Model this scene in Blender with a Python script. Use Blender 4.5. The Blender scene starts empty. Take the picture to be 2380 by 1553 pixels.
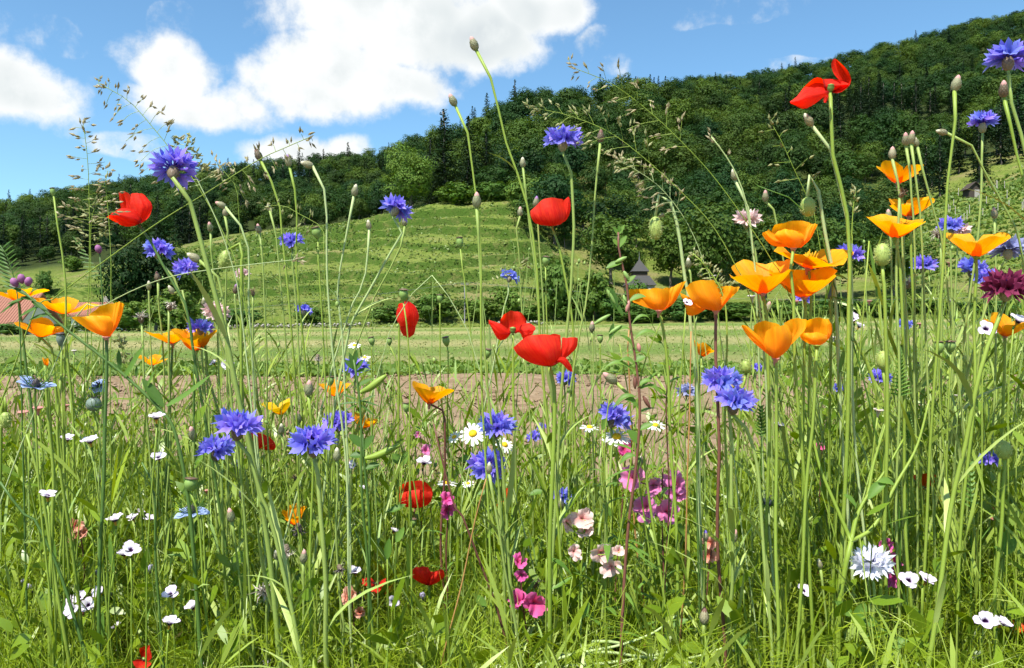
import bpy, math, random
import numpy as np
from mathutils import Vector, Matrix

random.seed(11)
RNG = np.random.default_rng(7)
SC = bpy.context.scene
COL = SC.collection
R = math.radians

# ------------------------------------------------------------------ camera
CAM_H = 0.65
F = 1851.0                      # focal length in units of a 2380 px wide frame
CX, CY = 1190.0, 776.5
cam = bpy.data.cameras.new('camera')
cam.lens, cam.sensor_width = 28.0, 36.0
cam.clip_start, cam.clip_end = 0.05, 6000
cam_o = bpy.data.objects.new('camera', cam)
cam_o.location = (0, 0, CAM_H)
cam_o.rotation_euler = (R(90), 0, 0)
COL.objects.link(cam_o)
SC.camera = cam_o


def P(x, y, d):
    """the point of the place seen at picture position x, y at a depth of d metres"""
    return np.array([(x - CX) / F * d, d, CAM_H - (y - CY) / F * d])


# ------------------------------------------------------------------ sun, sky, exposure
SUN_EL, SUN_AZ = R(59), R(-147)          # azimuth measured from +Y towards +X
SUN_DIR = Vector((math.cos(SUN_EL) * math.sin(SUN_AZ), math.cos(SUN_EL) * math.cos(SUN_AZ), math.sin(SUN_EL)))
sun = bpy.data.lights.new('sun', 'SUN')
sun.energy, sun.angle, sun.color = 5.0, R(0.53), (1.0, 0.955, 0.88)
sun_o = bpy.data.objects.new('sun', sun)
sun_o.rotation_euler = (-SUN_DIR).to_track_quat('-Z', 'Y').to_euler()
COL.objects.link(sun_o)

SC.view_settings.view_transform = 'Standard'
SC.view_settings.look = 'None'
SC.view_settings.gamma = 1.0
SC.view_settings.exposure = 0.80
SC.view_settings.use_curve_mapping = False
SC.cycles.max_bounces = 3
SC.cycles.use_adaptive_sampling = True
SC.cycles.adaptive_threshold = 0.03
SC.cycles.transparent_max_bounces = 6
SC.cycles.diffuse_bounces = 2
SC.cycles.glossy_bounces = 1
SC.cycles.transmission_bounces = 2
SC.cycles.caustics_reflective = False
SC.cycles.caustics_refractive = False
SC.cycles.use_denoising = True


class NT:
    """small helper to write node trees"""
    def __init__(self, tree):
        self.t = tree
        tree.nodes.clear()

    def n(self, typ, **kw):
        nd = self.t.nodes.new(typ)
        for k, v in kw.items():
            setattr(nd, k, v)
        return nd

    def l(self, a, b):
        self.t.links.new(a, b)

    def put(self, v, sock):
        if isinstance(v, bpy.types.NodeSocket):
            self.l(v, sock)
        else:
            sock.default_value = v

    def m(self, op, a, b=None, c=None, clamp=False):
        nd = self.n('ShaderNodeMath', operation=op, use_clamp=clamp)
        for i, v in enumerate((a, b, c)):
            if v is not None:
                self.put(v, nd.inputs[i])
        return nd.outputs[0]

    def v(self, op, a, b=None):
        nd = self.n('ShaderNodeVectorMath', operation=op)
        self.put(a, nd.inputs[0])
        if b is not None:
            self.put(b, nd.inputs[3] if op == 'SCALE' else nd.inputs[1])
        return nd.outputs['Value'] if op in ('LENGTH', 'DOT_PRODUCT') else nd.outputs[0]

    def noise(self, vec, scale, detail=4.0, rough=0.55, out='Fac'):
        nd = self.n('ShaderNodeTexNoise')
        nd.inputs['Scale'].default_value = scale
        nd.inputs['Detail'].default_value = detail
        nd.inputs['Roughness'].default_value = rough
        if vec is not None:
            self.l(vec, nd.inputs['Vector'])
        return nd.outputs[out]

    def ramp(self, fac, stops, interp='LINEAR'):
        nd = self.n('ShaderNodeValToRGB')
        cr = nd.color_ramp
        cr.interpolation = interp
        while len(cr.elements) < len(stops):
            cr.elements.new(0.5)
        for e, (p, c) in zip(cr.elements, stops):
            e.position = p
            e.color = (*c, 1) if len(c) == 3 else c
        self.put(fac, nd.inputs[0])
        return nd.outputs[0]

    def mix(self, fac, a, b):
        nd = self.n('ShaderNodeMix', data_type='RGBA')
        self.put(fac, nd.inputs[0])
        for v, i in ((a, 6), (b, 7)):
            if isinstance(v, bpy.types.NodeSocket):
                self.l(v, nd.inputs[i])
            else:
                nd.inputs[i].default_value = (*v, 1) if len(v) == 3 else v
        return nd.outputs[2]

    def step(self, x, lo, hi):
        nd = self.n('ShaderNodeMapRange', interpolation_type='SMOOTHSTEP')
        self.put(x, nd.inputs[0])
        nd.inputs[1].default_value, nd.inputs[2].default_value = lo, hi
        return nd.outputs[0]


world = bpy.data.worlds.new('World')
SC.world = world
world.use_nodes = True
world.cycles.sampling_method = 'MANUAL'
world.cycles.sample_map_resolution = 512
W = NT(world.node_tree)
sky = W.n('ShaderNodeTexSky', sky_type='NISHITA', sun_disc=False, sun_elevation=SUN_EL,
          sun_rotation=SUN_AZ, altitude=300, air_density=1.0, dust_density=0.25, ozone_density=2.2)
dirv = W.v('NORMALIZE', W.n('ShaderNodeTexCoord').outputs['Generated'])


def cdir(x, y):
    v = Vector(((x - CX) / F, 1, (CY - y) / F))
    return v.normalized()


# cumulus: (direction, horizontal radius, vertical radius, highest core value: low ones stay wispy)
BLOBS = [(cdir(*p), rx / F, ry / F, w) for p, rx, ry, w in [
    ((930, 40), 310, 150, 1.0), ((1120, 78), 185, 92, 1.0), ((800, 185), 250, 95, 1.0), ((930, 195), 150, 72, 1.0),
    ((430, 150), 125, 75, 1.0), ((480, 225), 215, 74, 1.0), ((1250, 0), 150, 75, 1.0), ((710, 346), 185, 54, 1.0),
    ((45, 215), 150, 78, 1.0), ((-90, 190), 150, 85, 1.0), ((1421, 106), 75, 60, 0.16), ((400, 46), 50, 42, 0.13),
    ((85, 78), 130, 50, 0.08), ((330, 340), 110, 36, 0.12),
    ((1720, 10), 180, 40, -0.04), ((1820, 176), 110, 18, 0.10)]]
_r = random.Random(5)
for _ in range(6):                      # the same kind of cloud all round the sky
    az, el = R(_r.uniform(48, 312)), R(_r.uniform(9, 60))
    c = Vector((math.sin(az) * math.cos(el), math.cos(az) * math.cos(el), math.sin(el)))
    s = _r.uniform(0.14, 0.30)
    BLOBS.append((c, s, s * 0.5, 1.0))


warp = W.noise(dirv, 8.0, 2.0, 0.55, out='Color')
wvec = W.v('ADD', dirv, W.v('SCALE', W.v('SUBTRACT', warp, (0.5, 0.5, 0.5)), 0.075))


def cloud_shape(vec):
    acc = None
    for c, rx, rz, w in BLOBS:
        q = W.v('MULTIPLY', W.v('SUBTRACT', vec, tuple(c)), (1 / rx, 1 / rx, 1 / rz))
        e = W.m('MINIMUM', W.m('SUBTRACT', 1.0, W.v('LENGTH', q)), w)
        acc = e if acc is None else W.m('MAXIMUM', acc, e)
    return W.m('MAXIMUM', acc, -0.8)


fb = W.noise(dirv, 11.0, 7.0, 0.62)
f1 = W.m('MULTIPLY', W.m('SUBTRACT', fb, 0.51), 1.6)
den = W.m('ADD', cloud_shape(wvec), f1)
fb2 = W.noise(W.v('ADD', dirv, (-0.010, 0, 0.022)), 11.0, 2.0, 0.6)
alpha = W.step(den, 0.02, 0.46)
sepd = W.n('ShaderNodeSeparateXYZ')
W.l(wvec, sepd.inputs[0])
lit = W.m('ADD', W.m('MULTIPLY', W.m('SUBTRACT', fb, fb2), 1.2), 0.84)
deep = W.m('MULTIPLY', W.step(W.noise(W.v('ADD', dirv, (0, 0, 0.06)), 3.6, 2.0, 0.5), 0.38, 0.64), W.step(den, 0.2, 0.8))
lit = W.m('SUBTRACT', lit, W.m('MULTIPLY', deep, 0.42), clamp=True)
ccol = W.ramp(lit, [(0.2, (0.56, 0.63, 0.68)), (0.55, (0.80, 0.85, 0.86)), (0.80, (0.98, 1.0, 1.0))])
bg_sky, bg_cl = W.n('ShaderNodeBackground'), W.n('ShaderNodeBackground')
tint = W.mix(1.0, sky.outputs[0], (0.79, 1.04, 1.08))
W.t.nodes[-1].blend_type = 'MULTIPLY'
W.l(tint, bg_sky.inputs[0])
bg_sky.inputs[1].default_value = 0.108
W.l(ccol, bg_cl.inputs[0])
bg_cl.inputs[1].default_value = 0.60
mixs = W.n('ShaderNodeMixShader')
W.l(alpha, mixs.inputs[0])
W.l(bg_sky.outputs[0], mixs.inputs[1])
W.l(bg_cl.outputs[0], mixs.inputs[2])
W.l(mixs.outputs[0], W.n('ShaderNodeOutputWorld').inputs[0])

# ------------------------------------------------------------------ helpers: objects, meshes


def setp(o, label=None, cat=None, group=None, kind=None):
    for k, v in (('label', label), ('category', cat), ('group', group), ('kind', kind)):
        if v:
            o[k] = v
    return o


def empty(name, loc, label=None, cat=None, group=None):
    o = bpy.data.objects.new(name, None)
    o.empty_display_size = 0.05
    o.location = loc
    COL.objects.link(o)
    return setp(o, label, cat, group)


def link(name, me, parent=None, mat4=None):
    o = bpy.data.objects.new(name, me)
    COL.objects.link(o)
    if parent is not None:
        o.parent = parent
    if mat4 is not None:
        o.matrix_local = mat4
    return o


class MB:
    """collects vertices and faces of ONE mesh (numpy), with float attributes t and rnd"""
    def __init__(self):
        self.V, self.Q, self.T, self.t, self.r, self.n = [], [], [], [], [], 0

    def add(self, V, Q=None, T=None, t=None, r=None):
        V = np.asarray(V, float).reshape(-1, 3)
        if Q is not None and len(Q):
            self.Q.append(np.asarray(Q, int).reshape(-1, 4) + self.n)
        if T is not None and len(T):
            self.T.append(np.asarray(T, int).reshape(-1, 3) + self.n)
        self.V.append(V)
        self.t.append(np.zeros(len(V)) if t is None else np.broadcast_to(np.asarray(t, float), (len(V),)))
        self.r.append(np.zeros(len(V)) if r is None else np.broadcast_to(np.asarray(r, float), (len(V),)))
        self.n += len(V)
        return self

    def mesh(self, name, mat, off=None, smooth=True):
        V = np.concatenate(self.V)
        if off is not None:
            V = V - np.asarray(off)
        Q = np.concatenate(self.Q) if self.Q else np.zeros((0, 4), int)
        T = np.concatenate(self.T) if self.T else np.zeros((0, 3), int)
        me = bpy.data.meshes.new(name)
        me.vertices.add(len(V))
        me.vertices.foreach_set('co', V.astype(np.float32).ravel())
        nl = Q.size + T.size
        me.loops.add(nl)
        me.loops.foreach_set('vertex_index', np.concatenate([Q.ravel(), T.ravel()]).astype(np.int32))
        me.polygons.add(len(Q) + len(T))
        ls = np.concatenate([np.arange(len(Q)) * 4, Q.size + np.arange(len(T)) * 3]).astype(np.int32)
        me.polygons.foreach_set('loop_start', ls)
        me.polygons.foreach_set('use_smooth', np.full(len(ls), smooth))
        for nm, arr in (('t', self.t), ('rnd', self.r)):
            a = me.attributes.new(nm, 'FLOAT', 'POINT')
            a.data.foreach_set('value', np.concatenate(arr).astype(np.float32))
        me.materials.append(mat)
        me.update(calc_edges=True)
        return me


def grid_faces(nu, nv, wrap=False):
    """quads of a grid with nu rows of nv points"""
    i, j = np.meshgrid(np.arange(nu - 1), np.arange(nv if wrap else nv - 1), indexing='ij')
    j2 = (j + 1) % nv
    return np.stack([i * nv + j, i * nv + j2, (i + 1) * nv + j2, (i + 1) * nv + j], -1).reshape(-1, 4)


def unit(v):
    v = np.asarray(v, float)
    return v / np.maximum(np.linalg.norm(v, axis=-1, keepdims=True), 1e-9)


def smooth_path(pts, n=24):
    """Catmull-Rom through the points"""
    p = np.asarray(pts, float)
    if len(p) == 2:
        return p[0] + (p[1] - p[0]) * np.linspace(0, 1, n)[:, None]
    q = np.vstack([2 * p[0] - p[1], p, 2 * p[-1] - p[-2]])
    seg = np.linalg.norm(np.diff(p, axis=0), axis=1)
    cum = np.concatenate([[0], np.cumsum(seg)])
    out = []
    for s in np.linspace(0, cum[-1], n):
        k = min(np.searchsorted(cum, s, side='right') - 1, len(p) - 2)
        u = (s - cum[k]) / max(seg[k], 1e-9)
        a, b, c, d = q[k:k + 4]
        out.append(0.5 * (2 * b + (c - a) * u + (2 * a - 5 * b + 4 * c - d) * u * u + (3 * b - a - 3 * c + d) * u ** 3))
    return np.array(out)


def tube(mb, pts, rad, sides=6, cap=True, r=0.0):
    pts = np.asarray(pts, float)
    n = len(pts)
    rad = np.broadcast_to(np.asarray(rad, float), (n,))
    T = unit(np.gradient(pts, axis=0))
    up = np.array([0, 0, 1.0]) if abs(T[0][2]) < 0.9 else np.array([1.0, 0, 0])
    N = unit(np.cross(T[0], up))
    rings = []
    for i in range(n):
        N = unit(N - T[i] * np.dot(N, T[i]))
        B = np.cross(T[i], N)
        a = np.arange(sides) / sides * 2 * math.pi
        rings.append(pts[i] + rad[i] * (np.cos(a)[:, None] * N + np.sin(a)[:, None] * B))
    V = np.concatenate(rings)
    tt = np.repeat(np.linspace(0, 1, n), sides)
    Q = grid_faces(n, sides, True)
    Tr = None
    if cap:
        V = np.vstack([V, pts[0], pts[-1]])
        tt = np.append(tt, [0, 1])
        a = np.arange(sides)
        Tr = np.vstack([np.stack([a, np.full(sides, n * sides), (a + 1) % sides], 1)[:, ::-1],
                        np.stack([(n - 1) * sides + a, (n - 1) * sides + (a + 1) % sides, np.full(sides, n * sides + 1)], 1)])
    mb.add(V, Q, Tr, tt, r)
    return mb


def lathe(mb, prof, sides=12, M=None, r=0.0, tr=None):
    prof = np.asarray(prof, float)
    a = np.arange(sides) / sides * 2 * math.pi
    V = np.stack([prof[:, 0:1] * np.cos(a), prof[:, 0:1] * np.sin(a), np.repeat(prof[:, 1:2], sides, 1)], -1).reshape(-1, 3)
    if M is not None:
        V = xf(M, V)
    t = np.linspace(0, 1, len(prof)) if tr is None else np.asarray(tr)
    mb.add(V, grid_faces(len(prof), sides, True), None, np.repeat(t, sides), r)
    return mb


def box(mb, lo, hi, r=0.0):
    (x0, y0, z0), (x1, y1, z1) = lo, hi
    V = [(x0, y0, z0), (x1, y0, z0), (x1, y1, z0), (x0, y1, z0), (x0, y0, z1), (x1, y0, z1), (x1, y1, z1), (x0, y1, z1)]
    mb.add(V, [(0, 3, 2, 1), (4, 5, 6, 7), (0, 1, 5, 4), (1, 2, 6, 5), (2, 3, 7, 6), (3, 0, 4, 7)], r=r)
    return mb


def xf(M, V):
    A = np.array(M)
    return V @ A[:3, :3].T + A[:3, 3]


def frame(origin, axis, spin=0.0, s=1.0):
    """matrix that puts local +Z along axis"""
    q = Vector(axis).normalized().to_track_quat('Z', 'Y')
    return Matrix.Translation(Vector(origin)) @ q.to_matrix().to_4x4() @ Matrix.Rotation(spin, 4, 'Z') @ Matrix.Scale(s, 4)


def vnoise(x, y, seed=0):
    x, y = np.asarray(x, float), np.asarray(y, float)
    xi, yi = np.floor(x).astype(int), np.floor(y).astype(int)
    fx, fy = x - xi, y - yi
    fx, fy = fx * fx * (3 - 2 * fx), fy * fy * (3 - 2 * fy)

    def h(a, b):
        n = (a * 374761393 + b * 668265263 + seed * 1442695041) & 0x7fffffff
        n = ((n ^ (n >> 13)) * 1274126177) & 0x7fffffff
        return ((n ^ (n >> 16)) & 0xffff) / 65535.0
    return (h(xi, yi) * (1 - fx) + h(xi + 1, yi) * fx) * (1 - fy) + (h(xi, yi + 1) * (1 - fx) + h(xi + 1, yi + 1) * fx) * fy


# ------------------------------------------------------------------ materials
MATS = {}


def new_mat(name):
    m = bpy.data.materials.new(name)
    m.use_nodes = True
    MATS[name] = m
    return m, NT(m.node_tree)


def finish(N, col, rough=0.55, transl=0.0, tcol=None, bump=None, spec=0.35, bdist=0.01):
    p = N.n('ShaderNodeBsdfPrincipled')
    N.put(col if isinstance(col, bpy.types.NodeSocket) else (*col, 1), p.inputs['Base Color'])
    p.inputs['Roughness'].default_value = rough
    p.inputs['Specular IOR Level'].default_value = spec
    if bump is not None:
        b = N.n('ShaderNodeBump')
        b.inputs['Distance'].default_value = bdist
        b.inputs['Strength'].default_value = 1.0
        N.l(bump, b.inputs['Height'])
        N.l(b.outputs[0], p.inputs['Normal'])
    out = N.n('ShaderNodeOutputMaterial')
    if transl > 0:
        t = N.n('ShaderNodeBsdfTranslucent')
        tc = tcol if tcol is not None else col
        N.put(tc if isinstance(tc, bpy.types.NodeSocket) else (*tc, 1), t.inputs[0])
        mx = N.n('ShaderNodeMixShader')
        mx.inputs[0].default_value = transl
        N.l(p.outputs[0], mx.inputs[1])
        N.l(t.outputs[0], mx.inputs[2])
        N.l(mx.outputs[0], out.inputs[0])
    else:
        N.l(p.outputs[0], out.inputs[0])


def attr(N, name):
    return N.n('ShaderNodeAttribute', attribute_name=name).outputs['Fac']


def hsv(N, col, h=0.5, s=1.0, v=1.0):
    nd = N.n('ShaderNodeHueSaturation')
    for k, val in (('Hue', h), ('Saturation', s), ('Value', v)):
        N.put(val, nd.inputs[k])
    N.put(col if isinstance(col, bpy.types.NodeSocket) else (*col, 1), nd.inputs['Color'])
    return nd.outputs[0]


def leaf_mat(name, c1, c2, transl=0.35, rough=0.5, tboost=1.25, spec=0.35):
    """green that varies from leaf to leaf and from plant to plant"""
    m, N = new_mat(name)
    rnd = attr(N, 'rnd')
    orn = N.n('ShaderNodeObjectInfo').outputs['Random']
    pos = N.n('ShaderNodeNewGeometry').outputs['Position']
    k = N.m('ADD', N.m('MULTIPLY', rnd, 0.6), N.m('MULTIPLY', N.noise(pos, 9.0, 2.0), 0.55))
    k = N.m('ADD', k, N.m('MULTIPLY', N.m('SUBTRACT', orn, 0.5), 0.3))
    col = N.mix(N.m('SUBTRACT', k, 0.08, clamp=True), c1, c2)
    tc = hsv(N, col, 0.485, 1.1, tboost)
    finish(N, col, rough, transl, tc, spec=spec)
    return m


def attr_vec(N):
    mp = N.n('ShaderNodeMapping')
    mp.inputs['Scale'].default_value = (60, 60, 60)
    N.l(N.n('ShaderNodeTexCoord').outputs['Object'], mp.inputs['Vector'])
    return mp.outputs[0]


def petal_mat(name, stops, transl=0.4, rough=0.6, tboost=1.0, vein=0.0, hue_var=0.0):
    m, N = new_mat(name)
    t = attr(N, 't')
    col = N.ramp(t, stops)
    orn = N.n('ShaderNodeObjectInfo').outputs['Random']
    col = hsv(N, col, N.m('ADD', 0.5, N.m('MULTIPLY', N.m('SUBTRACT', orn, 0.5), hue_var)), 1.0,
              N.m('ADD', 0.9, N.m('MULTIPLY', orn, 0.2)))
    bump = None
    if vein:
        cv = N.n('ShaderNodeCombineXYZ')
        N.put(N.m('MULTIPLY', attr(N, 'rnd'), 34.0), cv.inputs[0])
        N.put(N.m('MULTIPLY', t, 2.5), cv.inputs[1])
        N.put(N.m('MULTIPLY', orn, 90.0), cv.inputs[2])
        w = N.noise(cv.outputs[0], 1.0, 3.0, 0.6)
        bump = N.m('ADD', w, N.m('MULTIPLY', N.noise(attr_vec(N), 3.0, 3.0), 0.8))
        col = hsv(N, col, N.m('ADD', 0.492, N.m('MULTIPLY', w, 0.016)), 1.0, N.m('ADD', 0.72, N.m('MULTIPLY', w, 0.56)))
    tc = hsv(N, col, 0.5, 1.05, tboost)
    finish(N, col, rough, transl, tc, spec=0.2, bump=bump, bdist=vein)
    return m



# ------------------------------------------------------------------ terrain
# columns of the valley: picture x -> rings (depth, picture y) : foot of slope, top of first slope, wood edge, near ridge, far ridge
TC = {
    -900: [(95, 768), (190, 660), (260, 620), (470, 560), (640, 540)],
    0:    [(95, 768), (190, 655), (255, 618), (470, 518), (640, 512)],
    240:  [(95, 768), (180, 648), (250, 600), (480, 470), (640, 472)],
    380:  [(95, 767), (175, 600), (240, 585), (490, 450), (640, 450)],
    470:  [(95, 767), (170, 566), (240, 572), (500, 438), (650, 440)],
    600:  [(95, 766), (166, 540), (240, 548), (500, 426), (650, 425)],
    800:  [(95, 765), (163, 522), (240, 532), (500, 405), (650, 402)],
    900:  [(95, 764), (161, 500), (240, 512), (500, 392), (650, 385)],
    960:  [(95, 764), (160, 486), (215, 490), (440, 378), (650, 372)],
    1040: [(95, 763), (160, 478), (190, 476), (330, 368), (640, 350)],
    1120: [(95, 762), (160, 476), (182, 474), (318, 330), (640, 345)],
    1200: [(95, 760), (158, 480), (175, 484), (320, 292), (640, 335)],
    1270: [(95, 758), (140, 560), (150, 556), (322, 278), (640, 320)],
    1340: [(95, 756), (122, 640), (132, 620), (325, 264), (640, 300)],
    1500: [(95, 752), (120, 690), (132, 668), (330, 246), (640, 270)],
    1600: [(95, 750), (120, 700), (132, 680), (330, 254), (620, 225)],
    1700: [(95, 750), (120, 700), (132, 680), (330, 280), (620, 222)],
    1800: [(95, 750), (120, 696), (132, 676), (330, 276), (620, 208)],
    1900: [(95, 750), (120, 690), (135, 660), (330, 280), (600, 188)],
    2060: [(95, 750), (120, 680), (150, 600), (335, 262), (590, 142)],
    2140: [(95, 748), (120, 664), (170, 490), (340, 246), (590, 122)],
    2200: [(95, 748), (120, 650), (185, 436), (340, 232), (590, 106)],
    2380: [(95, 746), (120, 640), (190, 380), (340, 190), (590, 64)],
    3300: [(95, 740), (120, 620), (190, 330), (340, 90), (590, -120)],
}
TX = np.array(sorted(TC))
TR = np.array([TC[k] for k in sorted(TC)], float)           # columns x rings x (Y, py)


def zpy(py, Y):
    return CAM_H - (py - CY) / F * Y


def ring(k, px):
    Y = np.interp(px, TX, TR[:, k, 0])
    return Y, zpy(np.interp(px, TX, TR[:, k, 1]), Y)


def terrain(X, Y, fine=True):
    X, Y = np.asarray(X, float), np.asarray(Y, float)
    px = CX + F * X / np.maximum(Y, 1.0)
    ys, zs = [np.full(px.shape, 13.0)], [np.zeros(px.shape)]
    for k in range(5):
        a, b = ring(k, px)
        ys.append(a)
        zs.append(b)
    ys.append(ys[-1] + 260)
    zs.append(zs[-1] * 0.8)
    z = np.zeros(px.shape)
    for k in range(len(ys) - 1):
        u = np.clip((Y - ys[k]) / (ys[k + 1] - ys[k]), 0, 1)
        if k in (1, 3, 4):
            u = u * 0.6 + 0.4 * (u * u * (3 - 2 * u))
        z = np.where(Y >= ys[k], zs[k] + (zs[k + 1] - zs[k]) * u, z)
    n = (vnoise(X / 26, Y / 26, 1) - .5) * 3.0 + (vnoise(X / 9, Y / 9, 2) - .5) * 1.1
    far = np.clip((Y - 90) / 60, 0, 1)
    z = z + n * far
    if fine:
        # terraces of the old vineyard slope
        amt = np.clip((Y - 97) / 8, 0, 1) * np.clip((ys[2] + 6 - Y) / 8, 0, 1) * np.clip((1350 - px) / 60, 0, 1)
        st = 2.7
        amt = amt * np.clip(.25 + 1.1 * vnoise(X / 17, Y / 12, 6), 0, 1)
        zz = z / st + (vnoise(X / 14, Y / 14, 5) - .5) * 1.1
        fr = zz - np.floor(zz)
        k = np.clip((fr - 0.72) / 0.20, 0, 1)
        dz = (np.floor(zz) + 0.25 * fr + 0.75 * (k * k * (3 - 2 * k)) - zz) * st
        z = z + dz * amt
        z = z + ((vnoise(X / 1.7, Y / 1.7, 8) - .5) * 0.5 + (vnoise(X / 0.8, Y / 0.8, 9) - .5) * 0.25) * far * np.clip((230 - Y) / 40, 0, 1)
    return z


def soil_z(X, Y):
    return 0.0


def struct(name, me, label=None, kind='structure'):
    return setp(link(name, me), label=label, kind=kind)


# materials of the ground
m, N = new_mat('bare_soil')
pos = N.n('ShaderNodeNewGeometry').outputs['Position']
k = N.noise(pos, 2.2, 8.0, 0.7)
k2 = N.noise(pos, 24.0, 4.0, 0.6)
col = N.mix(N.step(k, 0.3, 0.7), (0.165, 0.108, 0.060), (0.30, 0.215, 0.130))
col = N.mix(N.m('MULTIPLY', N.step(k2, 0.45, 0.75), 0.5), col, (0.36, 0.28, 0.19))
finish(N, col, 0.95, bump=N.m('ADD', k, N.m('MULTIPLY', k2, 0.4)), bdist=0.05, spec=0.1)

m, N = new_mat('hay_meadow')
pos = N.n('ShaderNodeNewGeometry').outputs['Position']
sx = N.n('ShaderNodeSeparateXYZ')
N.l(pos, sx.inputs[0])
yy = N.m('ADD', sx.outputs[1], N.m('MULTIPLY', N.noise(pos, 0.12, 3.0), 9.0))
lg = N.m('MULTIPLY', N.m('LOGARITHM', N.m('MAXIMUM', yy, 1.0), 2.718), 11.0)
band = N.m('ADD', N.m('MULTIPLY', N.m('SINE', lg), 0.5), 0.5)
pn = N.noise(pos, 0.5, 5.0, 0.65)
fine_n = N.noise(pos, 14.0, 6.0, 0.7)
k = N.m('ADD', N.m('MULTIPLY', band, 0.30), N.m('MULTIPLY', N.m('ADD', pn, N.noise(pos, 0.08, 3.0)), 0.45))
col = N.mix(N.step(k, 0.40, 0.84), (0.130, 0.200, 0.038), (0.32, 0.29, 0.12))
edge = N.step(yy, 24.0, 15.0)
col = N.mix(N.m('MULTIPLY', edge, 0.9), col, (0.095, 0.175, 0.022))
col = hsv(N, col, 0.5, 1.0, N.m('ADD', 0.62, N.m('MULTIPLY', fine_n, 0.8)))
finish(N, col, 0.9, bump=fine_n, bdist=0.08, spec=0.1)

m, N = new_mat('hillside_grass')
geo = N.n('ShaderNodeNewGeometry')
pos = geo.outputs['Position']
sn = N.n('ShaderNodeSeparateXYZ')
N.l(geo.outputs['True Normal'], sn.inputs[0])
sp = N.n('ShaderNodeSeparateXYZ')
N.l(pos, sp.inputs[0])
pn = N.noise(pos, 0.09, 5.0, 0.65)
p2 = N.noise(pos, 0.7, 7.0, 0.7)
p3 = N.noise(pos, 4.0, 5.0, 0.7)
col = N.mix(N.step(p2, 0.3, 0.7), (0.115, 0.172, 0.026), (0.195, 0.225, 0.055))
col = N.mix(N.m('MULTIPLY', N.step(pn, 0.49, 0.66), 0.75), col, (0.25, 0.21, 0.095))
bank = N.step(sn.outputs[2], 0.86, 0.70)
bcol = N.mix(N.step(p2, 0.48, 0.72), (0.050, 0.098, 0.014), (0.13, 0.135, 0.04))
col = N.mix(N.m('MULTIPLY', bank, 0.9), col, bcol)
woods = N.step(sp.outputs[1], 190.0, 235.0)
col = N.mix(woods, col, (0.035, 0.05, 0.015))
col = hsv(N, col, 0.5, 1.0, N.m('ADD', 0.55, N.m('MULTIPLY', p3, 0.9)))
finish(N, col, 0.95, bump=N.m('ADD', p2, N.m('MULTIPLY', p3, 0.6)), bdist=0.5, spec=0.05)

m, N = new_mat('wide_ground')
pos = N.n('ShaderNodeNewGeometry').outputs['Position']
finish(N, N.mix(N.noise(pos, 0.05, 5.0), (0.06, 0.11, 0.02), (0.12, 0.15, 0.04)), 0.95, spec=0.1)

# wide ground sheet below everything
mb = MB()
mb.add([(-2500, -2500, -0.6), (2500, -2500, -0.6), (2500, 2500, -0.6), (-2500, 2500, -0.6)], [(0, 1, 2, 3)])
struct('ground', mb.mesh('ground', MATS['wide_ground']))

# tilled soil strip, with real lumps
ys = np.concatenate([np.linspace(-8, 1.5, 16), np.linspace(1.7, 13.0, 130)])
us = np.linspace(-1, 1, 150)
YY, UU = np.meshgrid(ys, us, indexing='ij')
XX = UU * (3.5 + np.maximum(YY, 0) * 1.05)
ZZ = ((vnoise(XX * 7, YY * 7, 21) - .5) * 0.05 + (vnoise(XX * 17, YY * 17, 22) - .5) * 0.035 + (vnoise(XX * 1.2, YY * 1.2, 23) - .5) * 0.06)
ZZ = ZZ * np.clip((YY - 2.2) / 1.0, 0, 1) * np.clip((13.05 - YY) / 0.6, 0, 1)
mb = MB()
mb.add(np.stack([XX, YY, ZZ], -1), grid_faces(len(ys), len(us))[:, ::-1])
struct('soil', mb.mesh('soil', MATS['bare_soil']))

# loose clods on the soil
ico = np.array([(1, 0, 0), (-1, 0, 0), (0, 1, 0), (0, -1, 0), (0, 0, 1), (0, 0, -1), (.6, .6, .5), (-.6, .6, .5), (.6, -.6, .5), (-.6, -.6, .5)])
ict = np.array([(6, 0, 4), (0, 6, 2), (2, 6, 4), (2, 4, 7), (7, 4, 1), (1, 2, 7), (9, 1, 4), (1, 9, 3), (3, 9, 4), (3, 4, 8), (8, 4, 0), (0, 3, 8), (0, 2, 5), (2, 1, 5), (1, 3, 5), (3, 0, 5)])
nc = 9000
cy = np.sqrt(RNG.uniform(2.4 ** 2, 12.8 ** 2, nc))
cx = RNG.uniform(-1, 1, nc) * (0.5 + cy * 0.85)
cs = 0.008 + 0.026 * RNG.random(nc) ** 3
V = ico[None] * cs[:, None, None] * RNG.uniform(0.6, 1.35, (nc, 10, 3)) * np.array([1, 1, 0.7])
V[..., 0] += cx[:, None]
V[..., 1] += cy[:, None]
V[..., 2] += (cs * 0.35 + (vnoise(cx * 7, cy * 7, 21) - .5) * 0.05)[:, None]
mb = MB()
mb.add(V, None, (ict[None] + (np.arange(nc) * 10)[:, None, None]).reshape(-1, 3))
setp(link('soil_clods', mb.mesh('soil_clods', MATS['bare_soil'], smooth=False)), 'loose crumbly brown clods lying on the tilled soil', 'clods', kind='stuff')


def polar_sheet(name, ys, mat):
    pxs = np.arange(-900, 3301, 14.0)
    YY, PX = np.meshgrid(ys, pxs, indexing='ij')
    XX = (PX - CX) / F * YY
    ZZ = terrain(XX, YY)
    mb = MB()
    mb.add(np.stack([XX, YY, ZZ], -1), grid_faces(len(ys), len(pxs))[:, ::-1])
    return struct(name, mb.mesh(name, MATS[mat]))


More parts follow.
